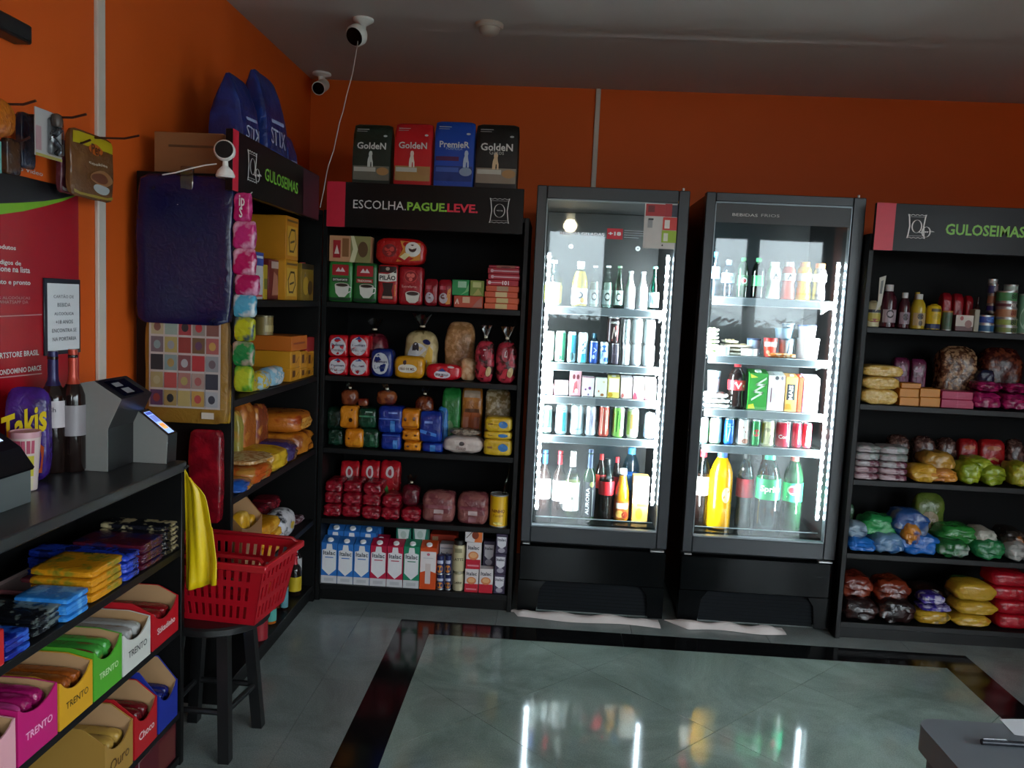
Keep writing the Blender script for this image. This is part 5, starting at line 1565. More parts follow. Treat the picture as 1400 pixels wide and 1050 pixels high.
A('edge', 1098, 1120, 512.5, 'juice_carton', 'white and pink juice carton at the right end of the third shelf', 'carton', d=.07, col='ecdce8', cap='e8e8e8', pr=[('r', .0, .0, .12, 1, 'a870b0'), ('e', .3, .3, .1, .12, 'e0c0dc')])

A = Face(CFY, rail2[3] + .002)
for a, b, y, c, lab, pr in (
    (957.5, 970, 572, 'c8ecd8', 'pale green can, first on the can shelf', [('e', .6, .5, .3, .15, '58b8c8')]),
    (971, 988.5, 572, 'd4ecc8', 'lime white can, second on the can shelf', [('r', .0, .1, .2, .9, '98d070')]),
    (990.5, 1005.5, 573, '2070c8', 'blue can on the can shelf', [('e', .5, .75, .3, .08, '80c0f0'), ('l', [(.4, .15), (.5, .6)], .08, 'a8d0f0')]),
    (1008, 1027, 574, 'e8e0d8', 'white can with brown stroke on the can shelf', [('l', [(.3, .4), (.6, .5), (.45, .7), (.7, .75)], .05, '804838'), ('e', .6, .15, .2, .1, 'b06a50')]),
    (1028, 1041, 575, '2a8a48', 'green can with red emblem on the can shelf', [('e', .5, .5, .3, .14, 'b83038'), ('l', [(.2, .15), (.8, .15)], .05, 'a8d0b0')]),
    (1042, 1061.5, 576, 'e6e0b0', 'yellow white can with dark picture on the can shelf', [('r', .05, .1, .2, .9, 'd8c840'), ('p', [(.5, .1), (.85, .15), (.75, .5), (.55, .45)], '60584c'), ('e', .4, .65, .15, .08, 'b8b090')]),
    (1062.5, 1082.5, 577, 'd02840', 'red cola can with white script, left of the red ones', [('t', 'Coca', .5, .4, .6, 'f0e8e8', .02), ('r', .78, .0, 1, 1, 'ecd8dc')]),
    (1084, 1097.5, 578, 'c82438', 'red cola can, middle of the red ones', [('l', [(.6, .2), (.6, .8)], .1, 'e8d0d4')]),
    (1098.5, 1111.5, 579, 'd04858', 'red cola can at the right end of the can shelf', [('l', [(.35, .15), (.4, .85)], .08, 'f0d8dc')])):
    A('can', a, b, y, 'soda_can', lab + ' of the right cooler', 'can', col=c, pr=pr)
    if a in (1008, 1042, 1084):
        A('can', a + 5, a + 19, y - 4, 'soda_can', 'pale can half hidden behind the %s one on the can shelf' % lab.split(' can')[0], 'can', off=.09, col='b8c4c0')

A = Face(CFY + .03, g2z0 - .03 + .037)
A('bottle', 949.5, 972.5, 617, 'cola_bottle', 'large cola bottle with red cap and orange white label, bottom left of the right cooler', 'bottle', style='pet', mat=CLEAR, liquid=(.70, COLA), wrap=(.42, .66, 'ead8c8'), cap='d82830', off=.02)
A('bottle', 971.5, 1004.5, 618.5, 'orange_soda_bottle', 'large bright yellow orange soda bottle with blue cap', 'bottle', style='pet', mat=paint('e8a808', .18, .05), cap='3a60b8', off=-.01, pr=[('e', .62, .45, .14, .1, 'f0d8a0'), ('l', [(.55, .42), (.7, .5)], .03, 'c87818')])
A('bottle', 1008.5, 1033, 620, 'cola_bottle', 'large cola bottle with a plain red label in the middle of the bottom', 'bottle', style='cola', mat=CLEAR, liquid=(.70, paint('3a3638', .12)), wrap=(.42, .66, 'd02838'), cap='282828', off=.02)
A('bottle', 1036.5, 1071, 621.5, 'lime_soda_bottle', 'large clear soda bottle with green white label, foremost in the right cooler', 'bottle', style='pet', mat=glass('dfe8e4', .10, .05), cap='4cc89c', off=-.02, wrap=(.42, .68, '18a060'), liquid=(.60, glass('ccd6d2', .08, .1)), pr=[('t', 'Sprite', .5, .55, .62, 'f0f8f4', .03)])
A('bottle', 1036, 1052, 621, 'guarana_bottle', 'brown soda bottle hidden behind the large clear one', 'bottle', off=.14, style='pet', mat=paint('5a3420', .15), cap='b8a898', wrap=(.4, .6, '8a4a28'))
A('bottle', 1073, 1101, 623, 'guarana_bottle', 'large dark soda bottle with green label and red emblem, bottom right', 'bottle', style='pet', mat=DKGRN, cap='d05048', off=.01, wrap=(.40, .64, '20a074'), pr=[('e', .42, .55, .22, .06, 'e0e8e0'), ('e', .42, .55, .15, .04, 'b83040'), ('l', [(.2, .46), (.55, .46)], .02, 'b8e0d0')])
# ------------------------------------------------------------------ goods on the right unit
B = Face(RY, SH[0])
GJ = paint('3a1420', .2, .15)
B('bottle', 1184.5, 1206, 406, 'mayonnaise_jar', 'cream coloured mayonnaise jar, first on the top shelf of the right unit', 'jar', style='squeeze', mat=paint('c4bc94', .35), pr=[('r', .1, .48, .9, .58, '20303c'), ('r', .12, .2, .88, .46, 'b0a04a'), ('e', .5, .22, .3, .06, '8a3a3c')], cap=None)
B('bottle', 1206.5, 1230, 389, 'juice_bottle', 'tall dark grape juice bottle with white cap', 'bottle', style='square', mat=GJ, cap='c8c8c8', pr=[('r', .18, .12, .85, .42, '9a8a90'), ('e', .5, .32, .16, .1, '2a1c20'), ('e', .5, .32, .1, .06, '9a8a90')])
B('bottle', 1230.5, 1247.5, 400, 'juice_bottle', 'shorter dark grape juice bottle with white cap', 'bottle', style='square', mat=GJ, cap='c8c8c8', pr=[('r', .15, .12, .85, .45, '8a7a84'), ('e', .5, .32, .16, .1, '2a1c20')])
B('bottle', 1249, 1269.5, 402, 'juice_bottle', 'yellow passion fruit juice bottle with white cap', 'bottle', style='square', mat=paint('b49a28', .25), cap='c8c8c4', pr=[('r', .15, .1, .85, .46, 'a89068'), ('e', .5, .36, .15, .09, '2a2018'), ('e', .52, .17, .1, .08, '4a3418')])
B('bottle', 1248, 1262, 399.5, 'juice_bottle', 'yellow bottle standing behind the passion fruit juice', 'bottle', off=.12, style='square', mat=paint('a88c20', .3), cap='b09428')
B('bottle', 1270, 1291, 411, 'mustard_bottle', 'yellow mustard squeeze bottle standing on its navy cap', 'bottle', style='squeeze', mat=paint('c8a818', .3), cap=None, pr=[('r', -.2, -.0, 1.2, .2, '1c2c58'), ('r', .25, .62, .75, .72, '4a3a20'), ('e', .5, .45, .2, .1, 'b0981c')])
B('tin', 1290.5, 1305, 425, 'sauce_jar', 'small jar with orange lid and green label', 'jar', col='4a5a48', lid='b87838', plastic=True, pr=[('e', .5, .5, .35, .3, '3a5a44')])
B('box', 1306, 1331, 431, 'stock_cube_box', 'small brown and white box with a red round mark', 'box', d=.06, col='4a1c1c', pr=[('r', .0, .3, 1, 1, 'b8aca0'), ('e', .33, .8, .1, .14, '8a2420'), ('e', .72, .45, .2, .25, '7a4a40')])
for i, (a, b, y) in enumerate(((1288, 1302, 400), (1303, 1318, 401), (1320, 1331, 404))):
    B('soft', a, b, y, 'tomato_sauce_pouch', 'red tomato sauce pouch in the back row, %s' % ('left one', 'middle one', 'right one')[i], 'pouch', off=.14, d=.06, col='9a1420', col2='7a101c', k=6, pz=(0, .6), wob=.03)
B('bottle', 1333, 1341, 404, 'vinegar_bottle', 'slim dark bottle behind the white labelled box', 'bottle', off=.1, style='wine', mat=paint('2a1010', .15), wrap=(.1, .4, '6a5a50'))
B('box', 1331.5, 1339.5, 423, 'stock_cube_box', 'narrow beige box next to the blue tins', 'box', d=.05, col='8a8470')
b0_ = B('tin', 1340, 1364.5, 443, 'food_tin', 'flat teal blue tin under the taller blue one', 'tin', col='1c5078')
b1_ = B('tin', 1340, 1364.5, 431, 'food_tin', 'royal blue tin on the teal one, top shelf of the right unit', 'tin', on=b0_, col='1c3c88', pr=[('e', .6, .5, .2, .3, '3a68b0')])
s0 = B('tin', 1352, 1366, 426.5, 'food_tin', 'small black and gold tin behind the blue ones', 'tin', off=.1, col='2a2620', pr=[('e', .5, .5, .3, .4, 'b88a20')], z=SH[0] + .0008)
s1 = B('tin', 1352, 1366.5, 416, 'food_tin', 'small violet tin stacked behind the blue ones', 'tin', on=s0, off=.1, col='3a3488')
s2 = B('tin', 1353, 1367, 402.5, 'food_tin', 'small peach coloured tin in the stack behind the blue ones', 'tin', on=s1, off=.1, col='b88870')
s3 = B('tin', 1354, 1368, 388.5, 'food_tin', 'small lilac tin near the top of the stack', 'tin', on=s2, off=.1, col='4a4c84', pr=[('e', .6, .5, .2, .35, 'b8b8c8')])
B('tin', 1354, 1367, 381.5, 'food_tin', 'small white tin topping the stack behind the blue ones', 'tin', on=s3, off=.1, col='b8bcbc', lid='c8cccc')
q = None
for a, b, y, c, tc, lab in ((1366, 1395, 446, '7a8a50', '2a4030', 'olive green fish tin with dark lettering, lowest of its stack'), (1366, 1395, 435, '8a9a48', '203828', 'lime green fish tin with dark lettering, second of its stack'),
                            (1367, 1395, 421, 'a87858', '7a2c20', 'salmon coloured fish tin, third of its stack'), (1367.5, 1395, 413, '5a3038', 'c8c8c0', 'flat dark red fish tin with pale marks'), (1368, 1396, 398, '4a8a58', '1c4428', 'green fish tin with dark lettering, near the top')):
    q = B('tin', a, b, y, 'fish_tin', lab, 'tin', on=q, d=.066, col=c, pr=[('t', '88', .62, .5, .26, tc, .03)])
B('tin', 1378, 1397, 389, 'fish_tin', 'pale green flat tin topping the fish tins', 'tin', on=q, d=.06, col='9ab0a8')
B('tin', 1396.5, 1420, 402, 'food_tin', 'mint coloured tall tin cut by the picture edge', 'tin', col='6a9880', pr=[('e', .4, .4, .3, .3, 'a8c8b8')])
tg = thing('paper_tag', 'white paper tag clipped to the post of the right unit', 'tag', (1.428, RY - .004, 1.50))
mesh_ob('sheet', g_prism([(-.012, 0), (.012, .03), (.022, .16), (-.006, .15), (-.004, .05)], 0, .002), paint('b8b4a8', .6), tg, False)
mesh_ob('print_mark', g_prism([(.000, .08), (.010, .08), (.012, .14), (.002, .135)], -.001, 0), ink('5a5a58'), tg, False)

B = Face(RY, SH[1])
q = None
for a, b, y, w in ((1178, 1230, 533, 'bottom'), (1179, 1232, 516, 'middle'), (1179, 1236, 500, 'top')):
    q = B('soft', a, b, y, 'sweet_bag', 'long yellow bag of chewy sweets, %s of the stack beside the orange boxes' % w, 'sweets', on=q, d=.12, col='c09a48', col2='d0b068', k=7, px=.5, wob=.06, scale=70, thr=.5, off=.0)
ob = {}
for i, (a, b) in enumerate(((1229.5, 1257), (1257.5, 1286))):
    for j, y in enumerate((543.5, 531.5)):
        ob[i, j] = B('box', a, b, y, 'candy_box', 'orange candy box, %s %s of four beside the pink ones' % (('lower', 'upper')[j], ('left', 'right')[i]), 'box', on=ob.get((i, 0)) if j else None, d=.09, col='c07a14', off=.02, pr=[('l', [(.02, .08), (.98, .08)], .04, '9a5c0c')])
B('box', 1232, 1260, 524, 'candy_box', 'orange candy box lying on top of the left pair', 'box', on=ob[0, 1], off=.03, d=.07, col='b8741a')
for i, (a, b, y, w) in enumerate(((1286.5, 1332, 546.5, 'lower'), (1287.5, 1331, 535.5, 'upper'))):
    q = B('box', a, b, y, 'candy_box', 'magenta candy box, %s of two between orange boxes and pink bags' % w, 'box', on=q if i else None, d=.09, col='a01448', pr=[('l', [(.5, .02), (.5, .98)], .01, 'c84878'), ('l', [(.45, .4), (.6, .5), (.75, .45)], .02, 'c8688a')])
for i, (a, b, y) in enumerate(((1221, 1244, 489), (1245, 1267, 491))):
    B('soft', a, b, y, 'biscuit_bag', 'plum coloured standing bag behind the orange boxes, %s' % ('left' if not i else 'right'), 'biscuits', off=.16, d=.06, col='5a1c3c', col2='48142e', k=7, pz=(0, .5), wob=.03, pr=[('p', [(.1, .72), (.5, .95), (.7, .7)], '9a6a84'), ('r', .35, .25, .65, .6, '7a3a5a'), ('r', .75, .05, .9, .6, '6a2c4c')])
B('soft', 1288, 1340, 474, 'chocolate_bag', 'clear bag of brown chocolates standing behind the magenta boxes', 'chocolates', off=.12, d=.12, col='4a2c1c', col2='9a7858', k=4.2, pz=(.1, .7), wob=.12, scale=55, thr=.52)
B('soft', 1345, 1402, 476, 'chocolate_bag', 'dark glossy bag of chocolates at the back, right end of the second shelf', 'chocolates', off=.14, d=.12, col='3a1410', col2='6a3420', k=4.2, pz=(.1, .7), wob=.12, scale=40)
q = None
for i, (a, b, y, of) in enumerate(((1332, 1372, 538, 0), (1372, 1412, 540, .01))):
    q0 = B('soft', a, b, y, 'candy_bag', 'magenta foil candy bag at the front of the second shelf, %s lower one' % ('left' if not i else 'right'), 'sweets', off=of, d=.12, col='7a0c44', col2='9a1c58', k=4.4, px=.5, wob=.14, scale=35)
    B('soft', a + 4, b + 2, y - 15, 'candy_bag', 'magenta foil candy bag heaped on the %s lower one' % ('left' if not i else 'right'), 'sweets', on=q0, off=of + .02, d=.11, col='6a0c3c', col2='a0205c', k=4.4, px=.5, wob=.16, scale=35)
B('soft', 1338, 1362, 506, 'candy_bag', 'navy foil packet sticking out above the magenta bags', 'sweets', off=.08, z=SH[1] + .085, d=.06, col='1c2038', col2='343a54', k=4.4, px=.5, wob=.12)

B = Face(RY, SH[2])
for i, (a, b) in enumerate(((1165.5, 1201, ), (1202, 1243))):
    q = None
    for j in range(5):
        q = B('soft', a + j * .7, b + j * .7, 0, 'wafer_pack', 'flat silver and pink wafer pack, %s column by the post, layer %s from the shelf' % (('first', 'second')[i], ('one', 'two', 'three', 'four', 'five')[j]), 'wafers', on=q, h=.0285 if j < 3 else .034, d=.12,
              col='a09a9c' if j > 1 + i * 0 else 'b09aa0', col2='6a3a48' if j < 3 else '7a8480', k=5, px=.08, wob=.05, scale=22, thr=.56, off=.0 + .006 * (j % 2))
for a, b, y, z, of, c, c2, lab in (
    (1245, 1288, 637, 0, 0, 'b88c28', 'c8a040', 'yellow snack bag at the front next to the wafer packs'),
    (1270, 1313, 643, 0, .0, 'b07030', 'c88838', 'orange snack bag lying beside the yellow one'),
    (1262, 1310, 620, .04, .05, '9a7430', 'b48a38', 'dull gold snack bag lying across the yellow and orange ones'),
    (1313, 1346, 634, 0, .0, '7a8c18', '98a828', 'lime snack bag, first of the lime heap'),
    (1344, 1380, 640, 0, .0, '8a9c24', '6a7c18', 'lime snack bag, second of the lime heap, reaching the shelf edge'),
    (1322, 1362, 628, .05, .03, '7c9020', 'a0ac38', 'lime snack bag on top of the lime heap'),
    (1382, 1416, 636, 0, .0, '9a9428', '7c8420', 'yellow green snack bag at the picture edge')):
    B('soft', a, b, y, 'snack_bag', lab, 'snack', off=of, z=SH[2] + .001 + z, d=.12, col=c, col2=c2, k=4.2, px=.8, wob=.13, scale=18)
for i, (a, b, y, c, s) in enumerate(((1311, 1338, 601, '8a1418', 'DIZÔ'), (1340, 1375, 602, '9a1a1c', 'DIZÔCA'))):
    B('soft', a, b, y, 'tapioca_bag', ('small red bag with faint lettering behind the lime heap', 'larger red bag with faint lettering, right of the small red one')[i], 'bag', off=.16, d=.07, col=c, k=6, pz=(0, .6), wob=.05, pr=[('l', [(.3, .5), (.5, .55), (.7, .5)], .06, 'c08a50'), ('e', .5, .8, .3, .06, 'a85a30'), ('l', [(.25, .35), (.75, .38)], .05, 'c0a8a0')])
for a, b, y, lab in ((1215, 1246, 596, 'dark grey clear bag behind the wafer packs'), (1250, 1282, 598, 'brown clear bag behind the gold snack bag'), (1283, 1311, 600, 'mottled brown clear bag beside the small red one'), (1378, 1404, 602, 'dark wine coloured bag at the back by the picture edge')):
    B('soft', a, b, y, 'snack_bag', lab, 'snack', off=.16, d=.09, col='3a2420', col2='6a5048', k=3.5, pz=(0, .5), wob=.1, scale=50)

B = Face(RY, SH[3])
for a, b, y, z, of, c, c2, h, lab in (
    (1156, 1197, 738, 0, 0, '2068b8', '1858a0', None, 'bright blue chips bag at the front left of the chips shelf'),
    (1195, 1240, 733, 0, .0, '5a7c9c', '2a5a90', None, 'silver blue chips bag beside the bright blue one'),
    (1225, 1290, 732, 0, .02, '1c5ca8', '2468b8', None, 'broad blue chips bag in the middle of the heap'),
    (1158, 1190, 718, .045, .04, '8aa0b0', '4a5a70', None, 'pale blue printed chips bag on the bright blue one'),
    (1180, 1242, 708, .055, .06, '2a8a4a', '3c9c58', None, 'green chips bag across the blue ones'),
    (1222, 1275, 702, .07, .03, '284c84', '6a7480', None, 'dark blue printed chips bag at the top of the heap'),
    (1236, 1262, 720, .05, .0, 'b87828', '2a5a9a', None, 'small blue and orange packet on the blue heap'),
    (1282, 1330, 741, 0, .0, '1c5a2c', '9aa8a0', None, 'green and white chips bag at the shelf edge'),
    (1284, 1345, 722, .045, .05, '2a7a34', '1e6428', None, 'broad green chips bag on the green and white one'),
    (1331, 1380, 741, 0, .0, '1c6a3c', '2a7c48', None, 'deep green chips bag lying by the white packet'),
    (1334, 1368, 727, .05, .03, 'b0b0a4', '6a7a70', None, 'white and beige packet on the deep green bag'),
    (1378, 1412, 745, 0, .0, '9a9c98', '3a3a3c', None, 'silver white packet at the picture edge of the chips shelf'),
    (1372, 1408, 727, .04, .05, '2c2824', 'a06028', None, 'black and orange packet above the silver white one')):
    B('soft', a, b, y, 'chips_bag', lab, 'chips', off=of, z=SH[3] + .001 + z, d=.14, col=c, col2=c2, k=4.2, px=.8, wob=.13, scale=13, thr=.58)
B('soft', 1250, 1293, 676, 'chips_bag', 'olive chips bag standing upright at the back with a pale round print', 'chips', off=.17, d=.08, col='4a5c20', col2='5a6c2c', k=4, pz=(.2, .8), wob=.08, pr=[('e', .48, .52, .3, .16, '7a6a4c'), ('t', 'Lays', .48, .52, .4, 'a89888', .03)])
B('soft', 1158, 1168, 690, 'chips_bag', 'narrow green bag standing against the post', 'chips', off=.2, d=.06, col='3a5a40', col2='2a4a34', k=4)

B = Face(RY, SH[4])
for a, b, y, z, of, c, c2, lab in (
    (1146, 1200, 822, 0, .0, '1c1010', '2c1614', 'dark glossy chips bag at the bottom left of the right unit'),
    (1200, 1256, 824, 0, .0, '160e0e', '2a1412', 'dark glossy chips bag beside the first one'),
    (1150, 1198, 790, .085, .05, '5a1c10', '7a3420', 'rust brown bag on the first dark one'),
    (1196, 1250, 796, .08, .05, '6a2814', '4a1810', 'rust red bag on the second dark one'),
    (1250, 1300, 806, .03, .15, '22130f', '352018', 'dark bag behind the violet packets')):
    B('soft', a, b, y, 'snack_bag', lab, 'snack', off=of, z=SH[4] + .001 + z, d=.14, col=c, col2=c2, k=4.2, px=.75, wob=.13, scale=14)
y1 = B('soft', 1252, 1304, 838, 'snack_bag', 'yellow snack bag under the violet packets', 'snack', d=.12, col='b08a24', col2='3a4438', k=3.6, px=.4, wob=.08, thr=.62)
v1_ = B('soft', 1258, 1304, 829, 'candy_bag', 'violet and white glossy packet on the yellow bag, lower', 'sweets', on=y1, d=.1, col='2c1c78', col2='8a84a8', k=3.6, px=.3, wob=.1, scale=30)
B('soft', 1259, 1296, 815, 'candy_bag', 'violet and white glossy packet, upper', 'sweets', on=v1_, d=.1, col='3a2c80', col2='a8a4b8', k=3.6, px=.3, wob=.12, scale=26)
q = None
for a, b, y, w in ((1303, 1360, 843, 'bottom'), (1306, 1369, 825, 'middle'), (1305, 1368, 800, 'top')):
    q = B('soft', a, b, y, 'popcorn_bag', 'mustard yellow bag, %s of the stack beside the red packs' % w, 'snack', on=q, d=.13, col='b08c28', col2='a0301c' if w == 'bottom' else '98781c', k=4.6, px=.85, wob=.06, thr=.66)
B('soft', 1297, 1334, 790, 'popcorn_bag', 'green and silver bag behind the mustard stack', 'snack', off=.15, d=.08, col='3a5a2c', col2='7a8480', k=3.6, wob=.1)
q = None
for i, (y, w) in enumerate(((842, 'lowest'), (823, 'second'), (804, 'third'), (785, 'topmost'))):
    q = B('soft', 1362 - (8 if i > 1 else 0) + 2, 1412, y, 'flour_pack', 'wide red flour pack, %s of the stack at the picture edge' % w, 'flour', on=q, d=.14, off=.03, col='a01020', col2='8a0c1a', k=5, px=.12, wob=.03)
# ------------------------------------------------------------------ goods on the left unit (front faces +x)
L = Face(UX, SH[0], True)
yb2 = L('box', 390, 407, 356, 'snack_carton', 'ochre carton with a face drawing, standing on the top shelf of the left unit', 'carton', off=.03, d=.10, col='c08418', pr=[('r', .1, .1, .9, .8, 'd0a038'), ('l', [(.3, .2), (.2, .5), (.4, .7), (.7, .7), (.8, .4), (.6, .2), (.3, .2)], .05, '4a3418'), ('l', [(.35, .4), (.65, .45)], .05, '4a3418'), ('l', [(.1, .9), (.9, .9)], .05, '6a4a20')])
L('box', 391, 408, 297, 'snack_carton', 'big ochre carton on top of the smaller one, left unit', 'carton', on=yb2, off=.03, d=.17, col='c07a14', pr=[('r', .1, .1, .9, .78, 'd09a30'), ('l', [(.3, .2), (.2, .5), (.4, .7), (.7, .7), (.8, .4), (.6, .2), (.3, .2)], .05, '4a3418'), ('l', [(.35, .4), (.65, .45)], .05, '4a3418'), ('l', [(.1, .9), (.9, .9)], .05, '6a4a20')])
L('box', 347, 360, 345, 'flour_box', 'white box with blue top nearest the pink hanging packs', 'box', off=.05, d=.07, col='c4c0c0', pr=[('r', 0, .72, 1, 1, '28489a'), ('l', [(.1, .9), (.9, .9)], .05, 'c8d0e0'), ('r', .1, .06, .9, .1, 'b03030')])
L('box', 360.5, 366, 362, 'spice_box', 'narrow yellow box beside the white and blue box', 'box', off=.06, d=.05, col='b89a20', pr=[('r', .1, .3, .9, .6, '6a6a20')])
L('box', 367, 384, 355, 'cereal_box', 'maroon box with a pale figure on the top shelf of the left unit', 'box', off=.06, d=.05, col='6a1c1c', pr=[('r', .2, .78, .85, .95, 'b8a098'), ('p', [(.25, .1), (.8, .12), (.7, .6), (.4, .7)], 'a86a5a')])
L('tin', 408, 417, 359, 'drink_powder_tin', 'red tin with a white and blue band near the ochre cartons', 'tin', off=.03, col='b02028', lid='b02028', plastic=True, pr=[('r', .05, .45, .95, .75, 'c8c0c8'), ('e', .5, .6, .3, .1, '283c88')])
L('box', 418, 434, 362, 'cereal_box', 'gold and brown box at the far end of the top shelf of the left unit', 'box', off=.03, d=.05, col='8a6a1c', pr=[('r', .0, .85, 1, 1, '3a2c14'), ('e', .35, .4, .25, .25, 'b89028'), ('e', .7, .35, .2, .2, '4a3010')])

L = Face(UX, SH[1], True)
L('tin', 346, 373, 431, 'powder_tin', 'beige tin standing deep on the second shelf of the left unit', 'tin', off=.12, col='8a7440', lid='6a6048', pr=[('e', .5, .4, .3, .2, '5a4a20'), ('r', .1, .75, .9, .85, 'b09a60')])
yy = {}
for i, (a, b) in enumerate(((397, 410), (410.5, 421), (421.5, 431))):
    for j, y in enumerate((503, 480)):
        yy[i, j] = L('box', a, b, y, 'cookie_box', 'yellow cookie box, %s row, %s of three on the second shelf of the left unit' % (('lower', 'upper')[j], ('nearest', 'middle', 'farthest')[i]), 'box', on=yy.get((i, 0)) if j else None, off=.02, d=.19, col='c48416', pr=[('r', .2, .3, .5, .8, '5a2c10'), ('l', [(.6, .3), (.85, .6)], .06, '7a3a10')])
L('box', 399, 420, 459, 'cookie_box', 'orange red box lying on the yellow cookie boxes', 'box', on=yy[0, 1], off=.02, d=.19, col='c0641a', pr=[('l', [(.15, .5), (.8, .5)], .12, '8a2c10')])
L('box', 421, 431, 461, 'cookie_box', 'red box lying on the farthest yellow cookie boxes', 'box', on=yy[2, 1], off=.02, d=.15, col='9a1c1c')
L('soft', 374, 391, 501, 'gummy_bag', 'pale blue and white small bag leaning by the yellow cookie boxes', 'sweets', off=.01, d=.07, col='8ab4c8', col2='c8ccd0', k=4, pz=(.2, .6), wob=.12, scale=40)
L('soft', 359, 373, 507, 'gummy_bag', 'pale blue and yellow small bag in front of the beige tin', 'sweets', off=.0, d=.07, col='9ab8c4', col2='c8a828', k=4, pz=(.2, .6), wob=.12, scale=45)
L('soft', 344, 358, 508, 'gummy_bag', 'yellow small bag with black marks at the near end of the second shelf', 'sweets', off=.02, d=.06, col='b89a24', col2='d0c050', k=5, pz=(.1, .5), wob=.06, pr=[('e', .3, .6, .08, .06, '201c10'), ('l', [(.5, .5), (.8, .7)], .06, '302810'), ('l', [(.4, .2), (.7, .35)], .06, '302810')])
L('soft', 431, 437, 460, 'bread_pack', 'red bread pack in the corner, behind the yellow cookie boxes', 'bread', off=.05, d=.12, col='a81822', k=5, wob=.04)

L = Face(UX, SH[2], True)
for i, (a, b, y, c) in enumerate(((327, 334, 562, '9a8a3c'), (335, 352, 551, 'a0541c'), (353, 369, 553, '7a341c'))):
    L('soft', a, b, y, 'pasta_bag', ('narrow yellow spotted bag standing at the near end, third shelf of the left unit', 'orange pasta bag standing upright, third shelf of the left unit', 'dark orange pasta bag standing upright beside the lighter one')[i], 'pasta', off=.12, d=.07, col=c, col2='c07a30', k=6, pz=(0, .5), wob=.06, thr=.6)
p1 = L('soft', 411, 431, 590, 'pasta_bag', 'orange pasta bag lying with its end to the front, far lower one', 'pasta', off=.0, d=.26, col='b8701c', col2='8a4414', k=6, wob=.05)
L('soft', 408, 430, 562, 'pasta_bag', 'orange pasta bag lying on the far lower one', 'pasta', on=p1, off=.01, d=.24, col='b8661c', col2='9a3c14', k=4.5, wob=.04, thr=.62, pr=[('r', .2, .2, .8, .7, 'c88a38')])
L('soft', 396, 410, 603, 'pasta_bag', 'violet ended pasta bag lying between the orange and the yellow ones', 'pasta', off=-.01, d=.26, col='3a2c5a', col2='6a4a30', k=4, wob=.06, scale=6)
L('soft', 376, 398, 612, 'pasta_bag', 'bright yellow spaghetti bag lying with its end to the front', 'pasta', off=-.02, d=.27, col='c49c1c', col2='a87a18', k=4, wob=.07)
p2 = L('soft', 347, 376, 635, 'pasta_bag', 'orange red ended spaghetti bag lying near the front post', 'pasta', off=-.01, d=.27, col='b85018', col2='a8702c', k=6, wob=.05)
L('soft', 350, 377, 622, 'pasta_bag', 'clear bag of pale noodles lying on the orange red one', 'pasta', on=p2, off=.0, d=.24, col='a87a48', col2='c8a878', k=4, wob=.08, scale=50, thr=.5)
L('soft', 330, 348, 655, 'pasta_bag', 'blue ended spaghetti bag next to the front post', 'pasta', off=-.012, d=.27, col='1c4c98', col2='a8702c', k=5, wob=.06, scale=7)

L = Face(UX, SH[3], True)
for i, (a, b) in enumerate(((333, 352), (353, 371), (372, 386))):
    q = L('soft', a, b, 0, 'biscuit_pack', 'dark red pack at the back of the left unit fourth shelf, %s from the post' % ('first', 'second', 'third', 'fourth', 'fifth')[i], 'biscuits', off=.13, h=.075, d=.11, col='6a0f1c', col2='8a1424', k=4.5, wob=.07)
    L('soft', a, b, 0, 'biscuit_pack', 'dark red pack lying on the %s one of the back row, left unit' % ('first', 'second', 'third', 'fourth', 'fifth')[i], 'biscuits', on=q, off=.13, h=.06, d=.11, col='5a0c18', col2='7a1824', k=4.5, wob=.08)
ty = L('tray', 330, 358, 712, 'display_carton', 'plain brown open carton of yellow packets on the fourth shelf of the left unit', 'carton', off=.0, d=.12, col='8a6038', hb=1.3, dip=.1)
for i, (a, b, y) in enumerate(((332, 343, 700), (345, 356, 703))):
    L('soft', a, b, y, 'seasoning_packet', 'yellow packet standing in the plain brown carton, %s' % ('near one', 'far one')[i], 'packet', z=SH[3] + .004, off=.02, d=.05, col='c8921c', col2='d8b050', k=5, wob=.06)
q = None
for i, (a, b, y) in enumerate(((359, 388, 742), (360, 389, 728), (361, 386, 712))):
    q = L('soft', a, b, y, 'seasoning_packet', 'amber packet beside the brown carton, %s of three' % ('bottom', 'middle', 'top')[i], 'packet', on=q, off=.0, d=.11, col='c07f14', col2='d8a030', k=5, wob=.06, px=.1)
bl = L('soft', 388, 411, 697, 'ball_bag', 'white round bag with black patches like a football, by the corner', 'bag', off=.0, d=.12, col='c0bcc0', col2='2a2830', k=2.3, wob=.03, scale=26, thr=.60, pr=[('e', .5, .5, .12, .12, 'b89828')])
L('soft', 412, 424, 702, 'ball_bag', 'small crumpled clear bag next to the football bag', 'bag', off=.04, d=.07, col='6a4048', col2='a09098', k=3, wob=.14, scale=40)

